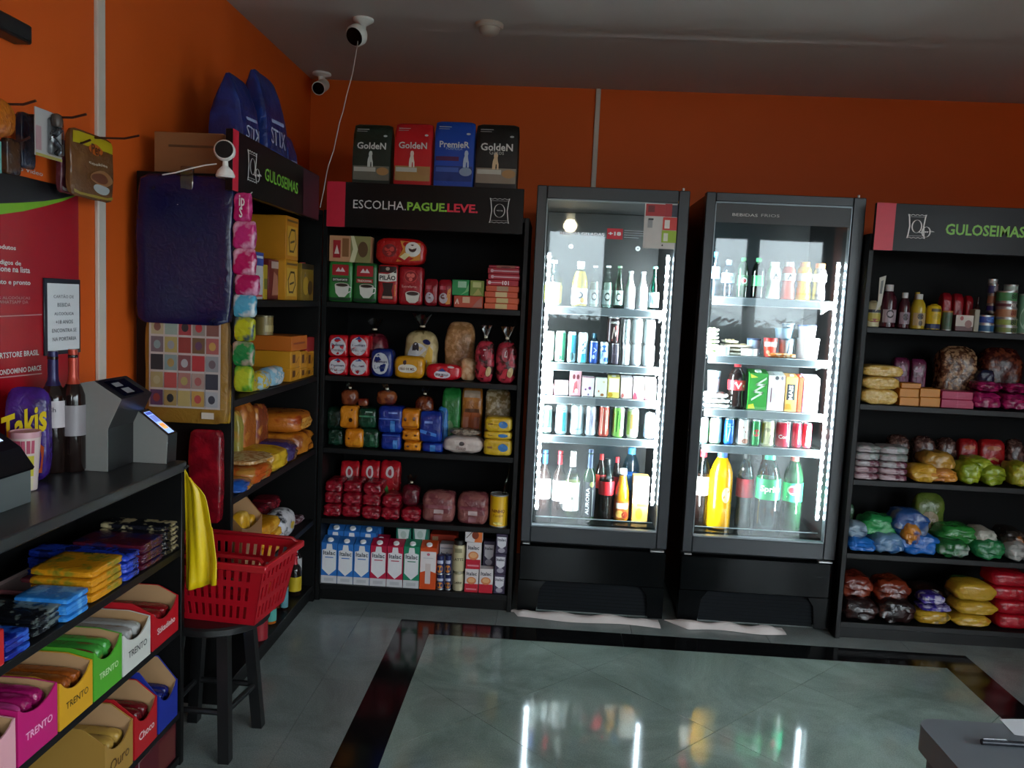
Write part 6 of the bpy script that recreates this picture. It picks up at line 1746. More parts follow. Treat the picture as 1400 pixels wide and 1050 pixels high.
L = Face(UX, SH[4], True)
for a, b, y, of, sty, m, lab, wr, cap, foil in (
    (344, 366, 815, -.0, 'square', paint('7a1420', .18, .1), 'red juice bottle nearest to the stool', (.02, .62, '8a1a24'), 'b8b8b8', None),
    (361, 378, 797, .02, 'pet', paint('a85a14', .15, .1), 'amber juice bottle with a teal label', (.08, .38, '4a9a90'), 'c87a20', None),
    (374, 387, 800, .05, 'pet', paint('7a3814', .15, .1), 'brown juice bottle with an orange red label', (.10, .42, 'c04a1c'), '6a3018', None),
    (383, 394, 780, .02, 'wine', AMBER, 'dark slender bottle with a long pale teal label', (.08, .60, '5a8a94'), None, (.8, '8a9090')),
    (393, 412, 756, .02, 'wine', AMBER, 'wine bottle with red capsule and yellow label, bottom of the left unit', (.12, .46, 'b89c1c'), None, (.74, '9a1424'))):
    L('bottle', a, b, y, 'juice_bottle' if sty != 'wine' else 'wine_bottle', lab, 'bottle', off=of, style=sty, mat=m, wrap=wr, cap=cap, foil=foil, pr=[('l', [(.35, .3), (.7, .33)], .03, '3a2c10')] if foil else [])
for i, (a, b) in enumerate(((404, 418), (416.5, 428))):
    L('bottle', a, b, 732 + i * 3, 'wine_bottle', 'dark wine bottle with a white label in the far corner, %s' % ('left one', 'right one')[i], 'bottle', off=.05 + .01 * i, style='wine', mat=AMBER, wrap=(.22, .62, 'b0b0b0'), foil=(.78, '2a1418'))

# ---- on top of the left unit
L = Face(UX, 1.8455, True)
for a, b, y, lab in ((333, 357, 106, 'tall blue pet food bag on the left unit, the one nearer to the cardboard box'), (366, 394, 104, 'tall blue pet food bag on the left unit, the one nearer to the corner'), (396, 409, 186, 'short blue bag behind the sweets sign at the corner end')):
    L('soft', a, b, y, 'pet_food_bag', lab, 'bag', off=.05, d=.13 if y < 150 else .08, col='0f2260', col2='163078', k=16, pw=1.7, pz=(0, .97), wob=.04, rough=.3,
      pr=[('t', 'STIX', .5, .48, .75, 'b8c4d8', .0), ('r', .1, .28, .9, .36, '2c58b8'), ('l', [(.2, .6), (.8, .62)], .03, '9ab0d8'), ('r', .55, .1, .9, .18, 'a8b4c8')])
F = Face(LY0, 1.8455)
F('box', 210, 306, 181, 'cardboard_box', 'brown cardboard box on top of the left unit behind the small white camera', 'box', off=.02, d=.06, col='8a5a34', rough=.75,
  pr=[('l', [(.24, .66), (.44, .66)], .06, '5a3a20'), ('l', [(.47, .66), (.52, .66)], .06, '5a3a20'), ('l', [(.55, .66), (.86, .66)], .06, '5a3a20')])

# ---- hanging on the end panel of the left unit
zb_ = zat(443, -1.25, LY0 - .03)
H = Face(LY0 - .060, zb_)
bb = H('soft', 183, 316, 238, 'tote_bag', 'large navy blue glossy bag hanging on the end of the left unit', 'bag', off=0, d=.045, col='0c1240', col2='0a0e30', k=12, wob=.07, pz=(0, .5), rough=.22, thr=.7, crinkle=.3)
HB = bb.location
cl = mesh_ob('clip', g_move(g_cham(-.022, .022, -.006, .006, -.05, .05, .003), hit(254, 248, Y=LY0 - .06).x - HB.x, -.012, hit(254, 248, Y=LY0 - .06).z - HB.z), glass('b8b8c4', .15, .15), bb)
mesh_ob('hanger_hook', g_tube([(hit(254, 235, Y=LY0).x - HB.x, .037, .385), (hit(254, 235, Y=LY0).x - HB.x, -.01, .385), (hit(254, 235, Y=LY0).x - HB.x, -.02, .392)], .003, 6), paint('b8b8b8', .3, metal=.8), bb)
zb2 = zat(577, -1.25, LY0 - .03)
H = Face(LY0 - .045, zb2)
gb = H('soft', 197, 311, 432, 'gift_bag', 'brown gift bag with a sheet of small square pictures, hanging below the navy bag', 'bag', off=0, d=.03, col='8a6424', col2='7a541c', k=14, wob=.03, rough=.35, thr=.7)
sheet = [('r', .03, .14, .95, .99, 'b8aca8')]
pc = ['a89a78', '8a9a90', '9a3c40', '8a8078', '7a5048', '6a5a60', 'a09058', '8a3a34', '6a5038', 'a05a58', '2c2c30', '7a8c8c', '7a4a4c', 'a8383c', '8a8c90', '9a8a60', 'a84a48', '9a6a64', 'a08880', '3a3a44', '5a3c58', '9a8050', 'a89460', 'b08a4a', 'a0a0a4']
for r in range(5):
    for c in range(5):
        x0 = .055 + c * .178
        z0 = .82 - r * .165
        sheet.append(('r', x0, z0, x0 + .16, z0 + .145, pc[r * 5 + c]))
        if (r * 5 + c) % 3 != 1:
            sheet.append(('e', x0 + .08, z0 + .07, .045, .04, pc[(r * 7 + c * 3 + 4) % 25]))
prints(gb, lambda u, v, e: (((u - .5) * .265), -.0165 - e * .35, v * (TOP[gb.name] - zb2)), sheet + [('r', .72, .05, .88, .11, 'c8bcb0')])
for i in range(2):
    g2 = H('soft', 296 + i * 6, 312 + i * 4, 470, 'gift_bag', 'edge of a gold gift bag showing behind the picture sheet bag, %s' % ('front one', 'rear one')[i], 'bag', off=.028 + .007 * i, d=.006, col='a07a20', col2='6a5014', k=14, wob=.02)
H = Face(LY0 - .045, zat(716, -1.1, LY0 - .03))
H('soft', 256, 302, 588, 'gift_bag', 'dark red glossy bag hanging below the gift bags above the basket', 'bag', off=0, d=.04, col='6a0c18', col2='8a101e', k=9, wob=.05, pz=(.2, .3), rough=.2)

# ---- strip of snack packs hanging at the front edge of the left unit
H = Face(LY0 - .06, 0)
for i, (a, b, yt, yb_, c, c2, lab) in enumerate((
    (319, 341, 263, 303, 'b81464', 'd0488c', 'topmost pink snack pack of the hanging strip'), (318, 347, 302, 340, 'c02874', 'd8a0bc', 'second pink snack pack of the hanging strip'),
    (318, 347, 339, 377, 'b8145c', 'e0b0c8', 'third pink snack pack of the hanging strip'), (320, 351, 376, 404, 'b01458', 'd898b8', 'lowest pink snack pack of the hanging strip'),
    (318, 347, 403, 434, '4aa0c0', 'c8d4d8', 'light blue snack pack of the hanging strip'), (319, 345, 433, 467, 'b0b41c', '4a5a60', 'yellow green snack pack with dark middle in the hanging strip'),
    (317, 344, 466, 501, '1c7a3c', 'a89888', 'deep green snack pack of the hanging strip'), (319, 343, 500, 536, 'a8b428', '5a9a30', 'lime snack pack at the lower end of the hanging strip'))):
    z0 = zat(yb_, -1.06, LY0 - .06)
    t = H('soft', a, b, yt, 'hanging_snack_pack', lab, 'snack', z=z0 + .001, off=0, d=.034, col=c, col2=c2, k=8, pz=(.85, .85), wob=.08, scale=24, thr=.53, gap=.0)
    if i == 0:
        mesh_ob('hang_string', g_tube([(.012, .0, zat(263, -1.06, LY0 - .06) - z0 - .01), (.01, .05, zat(263, -1.06, LY0 - .06) - z0 + .01)], .0015, 5), WHITE, t)
        prints(t, lambda u, v, e: (.055 * (u - .5), -.0205 - e, .1 * v), [('t', 'ip', .55, .62, .35, 'e8d8e0', .02), ('t', 'S', .5, .3, .2, 'e8d8e0', .02)])

# ---- white camera on its stand at the corner of the left unit
P = hit(308, 243, Y=LY0 - .088)
sc_ = thing('security_camera', 'small white camera with black lens face on the corner of the left unit', 'camera', P)
mesh_ob('stand', g_lathe([(.028, 0), (.03, .006), (.024, .022), (.010, .036), (.008, .055)], 20), WHITE, sc_)
mesh_ob('bracket', g_cham(-.018, .018, .0, .0885, 0, .004, .001), WHITE, sc_)
hd = mesh_ob('head', g_move(g_lathe([(.002, -.022), (.026, -.020), (.033, -.008), (.033, .010), (.029, .016)], 22), -.001, -.004, .084, rx=math.pi / 2 - .1, rz=.25), WHITE, sc_)
mesh_ob('lens_face', g_move(g_lathe([(.028, .0155), (.027, .018), (.001, .018)], 22), -.001, -.004, .084, rx=math.pi / 2 - .1, rz=.25), paint('0a0a0c', .08), hd)
mesh_ob('cable', g_tube([hit(x, y, Y=LY0 - .084) - P for x, y in ((296, 224), (280, 226), (262, 230), (240, 236), (222, 239))], .0022, 6), WHITE, sc_)
# ------------------------------------------------------------------ counter top
def on_y(pts, Y): return [(hit(x, y, Y=Y).x, hit(x, y, Y=Y).z) for x, y in pts]


CZ = .9508
Y1 = -1.60
t = thing('price_scanner', 'dark grey price scanner with sloping black top, on the counter', 'scanner', (-1.27, Y1, CZ))
pf = [(x + 1.27, z - CZ) for x, z in on_y([(79.5, 642), (79.5, 548), (90, 533), (108, 524), (128, 521), (166, 546), (147, 587), (147, 648)], Y1)]
pf[0] = (pf[0][0], 0)
pf[-1] = (pf[-1][0], 0)
mesh_ob('scanner_body', g_prism(pf, .003, .17), paint('161719', .3, .1), t, angle=20)
mesh_ob('side_plate', g_prism(pf, 0, .003), paint('7e7e7b', .6, .06, 60), t, False)
a, b = Vector((pf[4][0], pf[4][1])), Vector((pf[5][0], pf[5][1]))
nrm = Vector((-(b - a).y, (b - a).x)).normalized()
nrm = nrm if nrm.y > 0 else -nrm
gq = lambda s, y, e: (a.x + (b.x - a.x) * s + nrm.x * e, y, a.y + (b.y - a.y) * s + nrm.y * e)
mesh_ob('scan_window', ([gq(.12, .03, .001), gq(.9, .03, .001), gq(.9, .14, .001), gq(.12, .14, .001)], [(0, 1, 2, 3)]), paint('050608', .05), t, False)
mesh_ob('print_mark', ([gq(.25, .05, .0016), gq(.45, .05, .0016), gq(.45, .09, .0016), gq(.25, .09, .0016), gq(.55, .06, .0016), gq(.8, .06, .0016), gq(.8, .10, .0016), gq(.55, .10, .0016)], [(0, 1, 2, 3), (4, 5, 6, 7)]), ink('8a8c90'), t, False)
Y2 = -1.462
t = thing('card_terminal', 'small wedge shaped card terminal with a lit screen at the end of the counter', 'terminal', (-1.15, Y2, CZ))
pf = [(x + 1.15, z - CZ) for x, z in on_y([(181, 630), (181, 580), (188, 562), (229, 596), (227, 636)], Y2)]
pf[0] = (pf[0][0], 0)
pf[-1] = (pf[-1][0], 0)
mesh_ob('terminal_body', g_prism(pf, .003, .062), paint('161719', .3, .1), t, angle=20)
mesh_ob('side_plate', g_prism(pf, 0, .003), paint('7e7e7b', .6, .06, 60), t, False)
a, b = Vector((pf[2][0], pf[2][1])), Vector((pf[3][0], pf[3][1]))
nrm = Vector((-(b - a).y, (b - a).x)).normalized()
nrm = nrm if nrm.y > 0 else -nrm
mesh_ob('bezel', ([gq(.02, .004, .0006), gq(.99, .004, .0006), gq(.99, .06, .0006), gq(.02, .06, .0006)], [(0, 1, 2, 3)]), paint('0c0d10', .2), t, False)
scn = mesh_ob('screen', ([gq(.1, .016, .0012), gq(.94, .016, .0012), gq(.94, .052, .0012), gq(.1, .052, .0012)], [(0, 1, 2, 3)]), emit('8aa4e0', .55), t, False)
for (s0, y0, s1, y1, c, e) in ((.12, .018, .22, .05, '3a4a9a', .5), (.25, .018, .5, .05, '6a7ac0', .4), (.56, .02, .78, .048, 'c8a060', .5), (.60, .024, .7, .044, 'd86a30', .5)):
    mesh_ob('screen_tile', ([gq(s0, y0, .0016), gq(s1, y0, .0016), gq(s1, y1, .0016), gq(s0, y1, .0016)], [(0, 1, 2, 3)]), emit(c, e), scn, False)
K = Face(-1.67, CZ)
K('bottle', 45, 80, 481, 'wine_bottle', 'dark wine bottle with navy capsule and a pale label, on the counter behind the scanner', 'bottle', off=.0, style='wine', mat=AMBER, wrap=(.38, .70 - .1, 'bdb4b8'), foil=(.72, '1c1c4a'),
  pr=[('r', .22, .53, .42, .585, '4a4080'), ('t', 'Ch', .66, .53, .22, '2c2430', .01)])
K('bottle', 75, 107, 478.5, 'wine_bottle', 'dark wine bottle with brick red capsule, half hidden by the scanner', 'bottle', off=.03, style='wine', mat=AMBER, wrap=(.3, .55, '8a8488'), foil=(.72, 'a83c28'))
tk = K('soft', 3, 58, 530, 'snack_bag', 'purple and orange snack bag with yellow slanted lettering, on the counter', 'snack', off=-.10, d=.05, col='3a1c74', col2='2a1458', k=5, pz=(.2, .8), wob=.05, yaw=.25, pr=[('p', [(.05, .02), (.95, .02), (.98, .36), (.55, .52), (.05, .28)], 'b84c20')])
P, Fc, ta = text_geo('Takis', .03)
hh = TOP[tk.name] - CZ
mesh_ob('lettering', ([(-.052 + .105 * p[0], -.030, hh * (.38 + .30 * p[1] + .18 * p[0])) for p in P], Fc), ink('d8c018'), tk, False)
cp_ = K('tub', 2, 42, 592, 'sweets_cup', 'clear plastic cup of mixed sweets with a yellow tag, in front of the purple bag', 'cup', off=-.2, col='c8b4b0', lid='c09098', taper=.72, pr=[('r', .3, .3, .62, .62, 'c0bca8'), ('r', .62, .25, .95, .6, 'b8ac28'), ('e', .75, .45, .06, .08, '4a3018'), ('r', .05, .64, .95, .86, 'a8405a'), ('r', .05, .02, .95, .22, 'c8bc98')])
t = thing('card_reader', 'dark card reader with a bright screen edge at the near end of the counter', 'terminal', (-1.235, -2.06, CZ))
mesh_ob('reader_body', g_prism([(-.11, 0), (.04, 0), (.04, .075), (.01, .12), (-.11, .20)], 0, .12), paint('4c5252', .5, .08, 30), t, angle=20)
mesh_ob('reader_top', g_prism([(-.112, .2), (.01, .12), (.043, .076), (.047, .082), (.014, .128), (-.112, .209)], -.004, .124), paint('101114', .2), t, False)
mesh_ob('screen', ([(-.08, .02, .1905), (-.01, .02, .1445), (-.01, .10, .1445), (-.08, .10, .1905)], [(0, 1, 2, 3)]), emit('a8b8e0', .5), t, False)

# ------------------------------------------------------------------ sweets under the counter
def bars(x0, x1, n, lab, c, c2, z, off=.01, d=.16, h=.0125, part='lowest'):
    q = None
    W_ = ('first', 'second', 'third', 'fourth', 'fifth', 'sixth', 'seventh')
    for i in range(n):
        q = S_('soft', x0 + (i % 2) * .8, x1 - (i % 3) * .7, 0, 'chocolate_bar', '%s, %s from below' % (lab, W_[i]), 'chocolate', on=q, off=off + .004 * (i % 2), h=h, d=d, z=z, col=c, col2=c2, k=16, px=.12, wob=.012, scale=30, thr=.56)
    return q


S_ = Face(UX, CSH[0], True)
Z1 = CSH[0] + .0008
bars(226, 247, 6, 'dark chocolate bar with cream edge in the stack at the counter end', '16161e', 'b8a880', Z1, d=.2, h=.0135)
bars(194, 225, 5, 'maroon chocolate bar next to the cream edged stack', '4a1020', '1c1c48', Z1, d=.2, h=.014)
bars(171, 193, 4, 'royal blue chocolate bar in the stack under the counter', '1c3cb0', '101c5c', Z1, d=.27, h=.016)
q = bars(125, 170, 4, 'gold foil chocolate bar in the stack under the counter', 'c88414', '8a7a20', Z1, d=.16, h=.019)
bars(91, 123, 4, 'light blue chocolate bar in the stack at the front', '2a78c4', '5aa0d8', Z1, d=.13, h=.0125, off=.0)
bars(46, 90, 3, 'black wrapped chocolate bar beside the light blue stack', '101218', '6a7470', Z1, d=.2, h=.014, off=.02)
bars(8, 44, 3, 'navy shiny chocolate bar beside the black stack', '12207a', '2a5ac0', Z1, d=.16, h=.015, off=.0)
S_('box', -20, 7, 866, 'chocolate_box', 'red chocolate box cut by the picture edge under the counter', 'box', off=.0, d=.12, col='b01c1c')
pb = S_('tray', 60, 122, 793, 'display_carton', 'pale pink open display carton with rosy packets, behind the light blue bars', 'carton', off=.145, d=.15, col='b87078', inner='c0a8a4', hb=1.12, dip=.25)
for i in range(3):
    S_('soft', 66 + i * 17, 81 + i * 17, 790, 'wafer_pack', 'rosy packet standing in the pale pink carton, %s one' % ('near', 'middle', 'far')[i], 'wafers', z=Z1 + .004, off=.18, d=.08, col='a84858', col2='c8a0a0', k=5, wob=.06)
S_('tray', 130, 192, 738, 'display_carton', 'dark red chocolate carton deep on the upper shelf of the counter', 'carton', off=.225, d=.09, col='4a0c18', inner='3a1018', hb=1.05, dip=.1)

S_ = Face(UX, CSH[1], True)
Z2 = CSH[1] + .0008


def tray(x0, x1, yt, lab, c, s, sc, fill, fl, fc, fc2, off=.0, d=.28, hb=1.3, n=6, dip=.3, z=None):
    t = S_('tray', x0, x1, yt, 'display_carton', lab, 'carton', off=off, d=d, col=c, hb=hb, dip=dip, z=z, pr=[('t', s, .52, .42, .68, sc, .01)] if s else [])
    zz = (z if z is not None else S_.z) + .0045
    top = TOP[t.name]
    y0, y1 = yat(x0, UX - off, zz), yat(x1, UX - off, zz)
    wd = (y1 - y0 - .026) / 3
    for i in range(n):
        k, lay = i % 3, i // 3
        b_ = thing('wrapped_bar', fl + ', %s layer, %s' % (('lower', 'upper')[lay], ('near', 'middle', 'far')[k]), 'chocolate', (UX - off - d / 2 - .004, (y0 + y1) / 2 + (k - 1) * (wd + .002), zz + lay * (fill * (top - zz) / 2)), math.pi / 2, 'wrapped bars in the display cartons')
        k_soft(b_, wd - .001, fill * (top - zz) / 2 - .0008, d - .03, fc if (i % 3) else fc2, fc2, k=6, px=.0, wob=.02, thr=.6)
    return t


tray(208, 244, 826, 'bright red display carton with white script at the counter end', 'b01420', 'Stikadinho', 'd8ccc8', .8, 'red wrapped chocolate bar in the bright red carton', '7a1018', '8a1c20', hb=1.25, dip=.35)
tray(168, 206, 855, 'white display carton lettered Trento', 'c4c4bc', 'TRENTO', '2a2c30', .92, 'pale silver wrapped wafer bar in the white carton', '9a9a98', '8a6a48', hb=1.1)
tray(128, 167, 879, 'green display carton lettered Trento', '4a9a28', 'TRENTO', 'c0d8a8', .95, 'green or red wrapped wafer bar in the green carton', '3a8a34', '8a1420', hb=1.08)
tray(81, 127, 918, 'yellow display carton lettered Trento', 'c8921c', 'TRENTO', '3a2c14', .86, 'orange brown wafer bar in the yellow carton', '8a4414', 'a86a24', hb=1.12)
tray(24, 79, 952, 'magenta display carton lettered Trento', 'b01464', 'TRENTO', 'e0a8c4', .98, 'magenta wrapped wafer bar in the magenta carton', '8a1050', 'b83a80', hb=1.05, dip=.2)
tray(-30, 22, 1000, 'pale pink display carton at the picture edge under the counter', 'c89098', '', 'c8c8c8', .8, 'pink wrapped wafer bar in the pale pink carton', 'a05060', 'c8a0a8', hb=1.05, dip=.2)

S_ = Face(UX, CSH[2], True)
tray(217, 243, 940, 'blue display carton on the third shelf of the counter', '1c2c8c', '', 'c8c8d0', .9, 'blue wrapped bar in the blue carton', '141c60', '1c1c48', hb=1.6)
tray(184, 215, 965, 'red and white display carton beside the blue one on the third shelf', 'a8141c', 'Choco', 'd8c8c8', .9, 'dark red wrapped bar in the red and white carton', '5a0c14', '7a1018', hb=1.35)
tray(143, 182, 1000, 'gold display carton of shiny wafers on the third shelf', '9a7434', 'Ouro', '4a2c10', .85, 'gold wrapped wafer in the gold carton', 'a8843c', '7a5a28', hb=1.3)
S_ = Face(UX, CSH[3], True)
S_('box', 190, 241, 1008, 'chocolate_box', 'dark red box on the lowest shelf of the counter', 'box', off=.01, d=.2, h=.115, col='4a0c18', pr=[('r', .5, .1, .95, .9, '5a2420')])

# ------------------------------------------------------------------ stool, basket and yellow bag between counter and left unit
SC = Vector((-1.035, -1.245))
sz = zat(836, SC.x + .165, SC.y) - .004
t = thing('stool', 'black four legged stool carrying the red basket', 'stool', (SC.x, SC.y, 0))
BKS = paint('121213', .35, .15, 8)
mesh_ob('seat', g_lathe([(.155, sz - .03), (.165, sz - .024), (.165, sz - .006), (.158, sz)], 32), BKS, t)
for fx, fy in ((-.95, -1.38), (-.925, -1.16), (-1.15, -1.375), (-1.15, -1.155)):
    p1 = Vector((fx - SC.x, fy - SC.y, 0))
    p0 = Vector((p1.x * .72, p1.y * .72, sz - .028))
    q = .017
    V = [(p.x + a * q, p.y + b * q, p.z) for p in (p1, p0) for a, b in ((-1, -1), (1, -1), (1, 1), (-1, 1))]
    mesh_ob('leg', (V, [(0, 3, 2, 1), (4, 5, 6, 7), (0, 1, 5, 4), (1, 2, 6, 5), (2, 3, 7, 6), (3, 0, 4, 7)]), BKS, t, False)
    for s in (.33, .62):
        pass
for s in (.35,):
    L4 = [Vector(((fx - SC.x) * (1 - .28 * s), (fy - SC.y) * (1 - .28 * s), sz * s)) for fx, fy in ((-.95, -1.38), (-.925, -1.16), (-1.15, -1.155), (-1.15, -1.375))]
    for i in range(4):
        mesh_ob('stretcher', g_tube([L4[i], L4[(i + 1) % 4]], .010, 8), BKS, t)

RED = paint('a20d1c', .32, .06, 10)
bk = thing('shopping_basket', 'red plastic shopping basket with slotted sides, standing on the black stool', 'basket', (-1.022, -1.232, sz + .0006), -.10)
bw, bd, bh, tp = .40, .27, .20, .80


def wall(n, m, half_t, half_b, axis, sgn, span_t, span_b):
    """slotted basket side: frame bars with open slots"""
    V, F = [], []

    def pt(u, v, e):
        s = (span_b + (span_t - span_b) * v) * (u - .5) * 2
        o = (half_b + (half_t - half_b) * v) * sgn + e * sgn
        return (s, o, bh * v) if axis == 'y' else (o, s, bh * v)
    rows = [0, .10, .30, .40, .62, .72, .90, 1]
    cols = [0]
    for i in range(n):
        c = .06 + (.88) * i / n
        cols += [c, c + .88 / n * .45]
    cols += [1]
    for r in range(len(rows) - 1):
        for c in range(len(cols) - 1):
            hole = r in (1, 3, 5) and c % 2 == 1 and r != m
            if hole:
                continue
            o = len(V)
            for e in (0, -.003):
                V += [pt(cols[c], rows[r], e), pt(cols[c + 1], rows[r], e), pt(cols[c + 1], rows[r + 1], e), pt(cols[c], rows[r + 1], e)]
            F += [(o, o + 1, o + 2, o + 3), (o + 7, o + 6, o + 5, o + 4), (o, o + 4, o + 5, o + 1), (o + 1, o + 5, o + 6, o + 2), (o + 2, o + 6, o + 7, o + 3), (o + 3, o + 7, o + 4, o)]
    return V, F


for sg in (-1, 1):
    mesh_ob('long_side', wall(13, 9, bd / 2, bd / 2 * tp, 'y', sg, bw / 2, bw / 2 * tp), RED, bk, False)
    mesh_ob('short_side', wall(8, 9, bw / 2, bw / 2 * tp, 'x', sg, bd / 2, bd / 2 * tp), RED, bk, False)
mesh_ob('basket_floor', g_box(-bw / 2 * tp, bw / 2 * tp, -bd / 2 * tp, bd / 2 * tp, 0, .004), RED, bk, False)
a_, b_ = bw / 2, bd / 2
mesh_ob('rim', g_join(g_cham(-a_ - .012, a_ + .012, -b_ - .012, -b_ + .002, bh - .018, bh + .004, .003), g_cham(-a_ - .012, a_ + .012, b_ - .002, b_ + .012, bh - .018, bh + .004, .003),
        g_cham(-a_ - .012, -a_ + .002, -b_, b_, bh - .018, bh + .004, .003), g_cham(a_ - .002, a_ + .012, -b_, b_, bh - .018, bh + .004, .003)), RED, bk)
for sg in (-1, 1):
    mesh_ob('handle', g_tube([(-a_ * .95, sg * b_ * .9, bh + .006), (-a_ * .9, sg * (b_ * .88), bh + .016), (a_ * .9, sg * (b_ * .88), bh + .016), (a_ * .95, sg * b_ * .9, bh + .006)], .006, 8), paint('8a0c18', .35), bk)

# yellow bag hanging at the end of the counter
yb_ = thing('plastic_bag', 'bright yellow plastic bag hanging in folds from the end of the counter', 'bag', (-1.07, -1.404, .945))
V, F = [], []
nu, nv = 28, 16
edgeL = [(253, 640), (253, 806)]
for j in range(nv + 1):
    v = j / nv
    px0 = 254
    px1 = 254 + (26 + 22 * min(1, v * 1.25) ** .8 if v > .02 else 24) - (9 if v < .14 else 0) * (1 - v / .14 if v < .14 else 0)
    py = 640 + 14 * 0 + v * 165
    for i in range(nu + 1):
        u = i / nu
        P = hit(px0 + (px1 - px0) * u, py + (18 if v < .5 else 2) * u * (1 - v) - 10 * u * v, Y=-1.400)
        fold = (.011 * math.sin(u * 9 + v * 2) + .004 * math.sin(u * 19 + 1)) * (.25 + v)
        V.append((P.x + 1.07, P.y + 1.404 + fold - .01 - .012 * u, P.z - .945))
for j in range(nv):
    for i in range(nu):
        a = j * (nu + 1) + i
        F.append((a, a + 1, a + nu + 2, a + nu + 1))
bg_ = mesh_ob('bag_sheet', (V, F), paint('d8b80c', .38, .06, 12, bump=.08, bscale=18), yb_, True, angle=80)
so = bg_.modifiers.new('thickness', 'SOLIDIFY')
so.thickness = .002
mesh_ob('hook', g_tube([(0.006, -.022, -.012), (.006, .0, -.010), (-.006, .012, -.010)], .003, 6), paint('2a2a2c', .4), yb_)
# ------------------------------------------------------------------ left wall: red notice, framed sheet, hooks with blister packs
WX = LEFT_X
def wy(px, py): return hit(px, py, X=WX + .004).y
def wz(px, py): return hit(px, py, X=WX + .004).z


py1 = wy(107.5, 400)
py0 = py1 - 1.10
pz0, pz1 = .955, wz(100, 258)
po_ = thing('notice_board', 'large red notice with a green and black swoosh, white lettering, on the left wall', 'poster', (WX + .0012, (py0 + py1) / 2, pz0), math.pi / 2)
PW, PH = py1 - py0, pz1 - pz0
mesh_ob('board', g_cham(-PW / 2, PW / 2, -.004, 0, 0, PH, .001), paint('a80c1c', .25, .06, 4), po_)
pu = lambda px, py: (wy(px, py) - py0) / PW
pv = lambda px, py: (wz(px, py) - pz0) / PH
fm = lambda u, v, e: (PW * (u - .5), -.004 - e, PH * v)
sw = [(x, y) for x, y in ((-120, 296), (-80, 298), (-40, 297), (0, 293), (30, 289), (60, 282), (85, 275), (107, 266))]
sk = [(x, y) for x, y in ((-120, 276), (-80, 279), (-40, 280), (0, 278), (30, 277), (60, 275), (85, 271), (107, 265))]
specs = [('p', [(pu(x, y), min(1, pv(x, y))) for x, y in sw] + [(1, 1), (pu(-120, 290), 1)], '78b020'),
         ('p', [(pu(x, y), min(1, pv(x, y))) for x, y in sk] + [(1, 1), (pu(-120, 270), 1)], '0c0c0e')]


def ptxt(s, x0, x1, y, col='e0d0d0', bold=.02, h=None):
    u0, u1 = pu(x0, y), pu(x1, y)
    hh = abs(pv(x1, y - 4) - pv(x1, y + 4)) if h is None else abs(pv(x1, y - h / 2) - pv(x1, y + h / 2))
    specs.append(('t', s, (u0 + u1) / 2, pv(x1, y), u1 - u0, col, bold, hh))


ptxt('produtos', -12, 20.5, 340, h=8)
ptxt('códigos de', -11, 27.5, 361, h=8)
ptxt('selecione na lista', -22, 39.5, 369.5, h=8)
ptxt('pagamento e pronto', -34, 40, 388, h=7.5)
ptxt('BEBIDAS ALCOÓLICAS', -26, 39.5, 407, 'c07878', .0, 4.5)
ptxt('VIA WHATSAPP DA', -16, 36.5, 413, 'c07878', .0, 4.5)
ptxt('SMARTSTORE BRASIL', -18, 51, 481.5, h=7.5)
ptxt('CONDOMINIO DARCE', -8, 54, 502.5, h=7)
ptxt('o Vídeo', 24, 56, 236 + 2, 'c8c8c8', .0, 6)
for y0_, y1_ in ((431, 430), (517, 510.5)):
    specs.append(('l', [(pu(-40, y0_ + 3), pv(-40, y0_ + 3)), (pu(54, y1_), pv(54, y1_))], .0035, 'c89090'))
prints(po_, fm, specs, PW / PH)
fy0, fy1 = wy(57.5, 430), wy(107, 430)
fz0, fz1 = wz(82, 484), wz(82, 381)
fr = thing('framed_sheet', 'white printed sheet about the drinks card in a dark frame on the red notice', 'sign', (WX + .0062, (fy0 + fy1) / 2, fz0), math.pi / 2)
fw_, fh_ = fy1 - fy0, fz1 - fz0
mesh_ob('frame', g_cham(-fw_ / 2, fw_ / 2, -.005, 0, 0, fh_, .0012), paint('181c28', .35), fr)
sh_ = mesh_ob('sheet', g_box(-fw_ / 2 + .013, fw_ / 2 - .008, -.0056, -.005, .012, fh_ - .014), paint('dfe2e6', .5, .03), fr, False)
prints(sh_, lambda u, v, e: (fw_ * (u - .5), -.0057 - e, fh_ * v), [('t', s, .51, .77 - i * .113, w_, '585c66', .0, .05) for i, (s, w_) in enumerate((('CARTÃO DE', .56), ('BEBIDA', .36), ('ALCOÓLICA', .54), ('+18 ANOS', .48), ('ENCONTRA SE', .68), ('NA PORTARIA', .66)))], fw_ / fh_)

bx = thing('wall_speaker', 'black flat box fixed high on the left wall at the picture corner', 'speaker', (WX, yat(43, WX + .05, 2.35), 0), math.pi / 2)
z_t, z_b = zat(36, WX + .05, bx.location.y), zat(62, WX + .05, bx.location.y)
mesh_ob('housing', g_cham(-.55, 0, -.05, 0, z_b, z_t, .004), paint('161416', .45), bx)
mesh_ob('front_grille', g_cham(-.54, -.01, -.052, -.05, z_b + .008, z_t - .008, .001), paint('0c0b0d', .7, .2, 80), bx)

def hook(t, x, y, z, L=.16):
    mesh_ob('hook', g_tube([(x, y, z), (x, y - L * .8, z + .002), (x, y - L, z + .012)], .0032, 6), paint('3a1c16', .4), t)


PX = WX + .085
K2 = Face(PX, 0, True)


def pack_z(py, px): return zat(py, PX, yat(px, PX, 1.8))


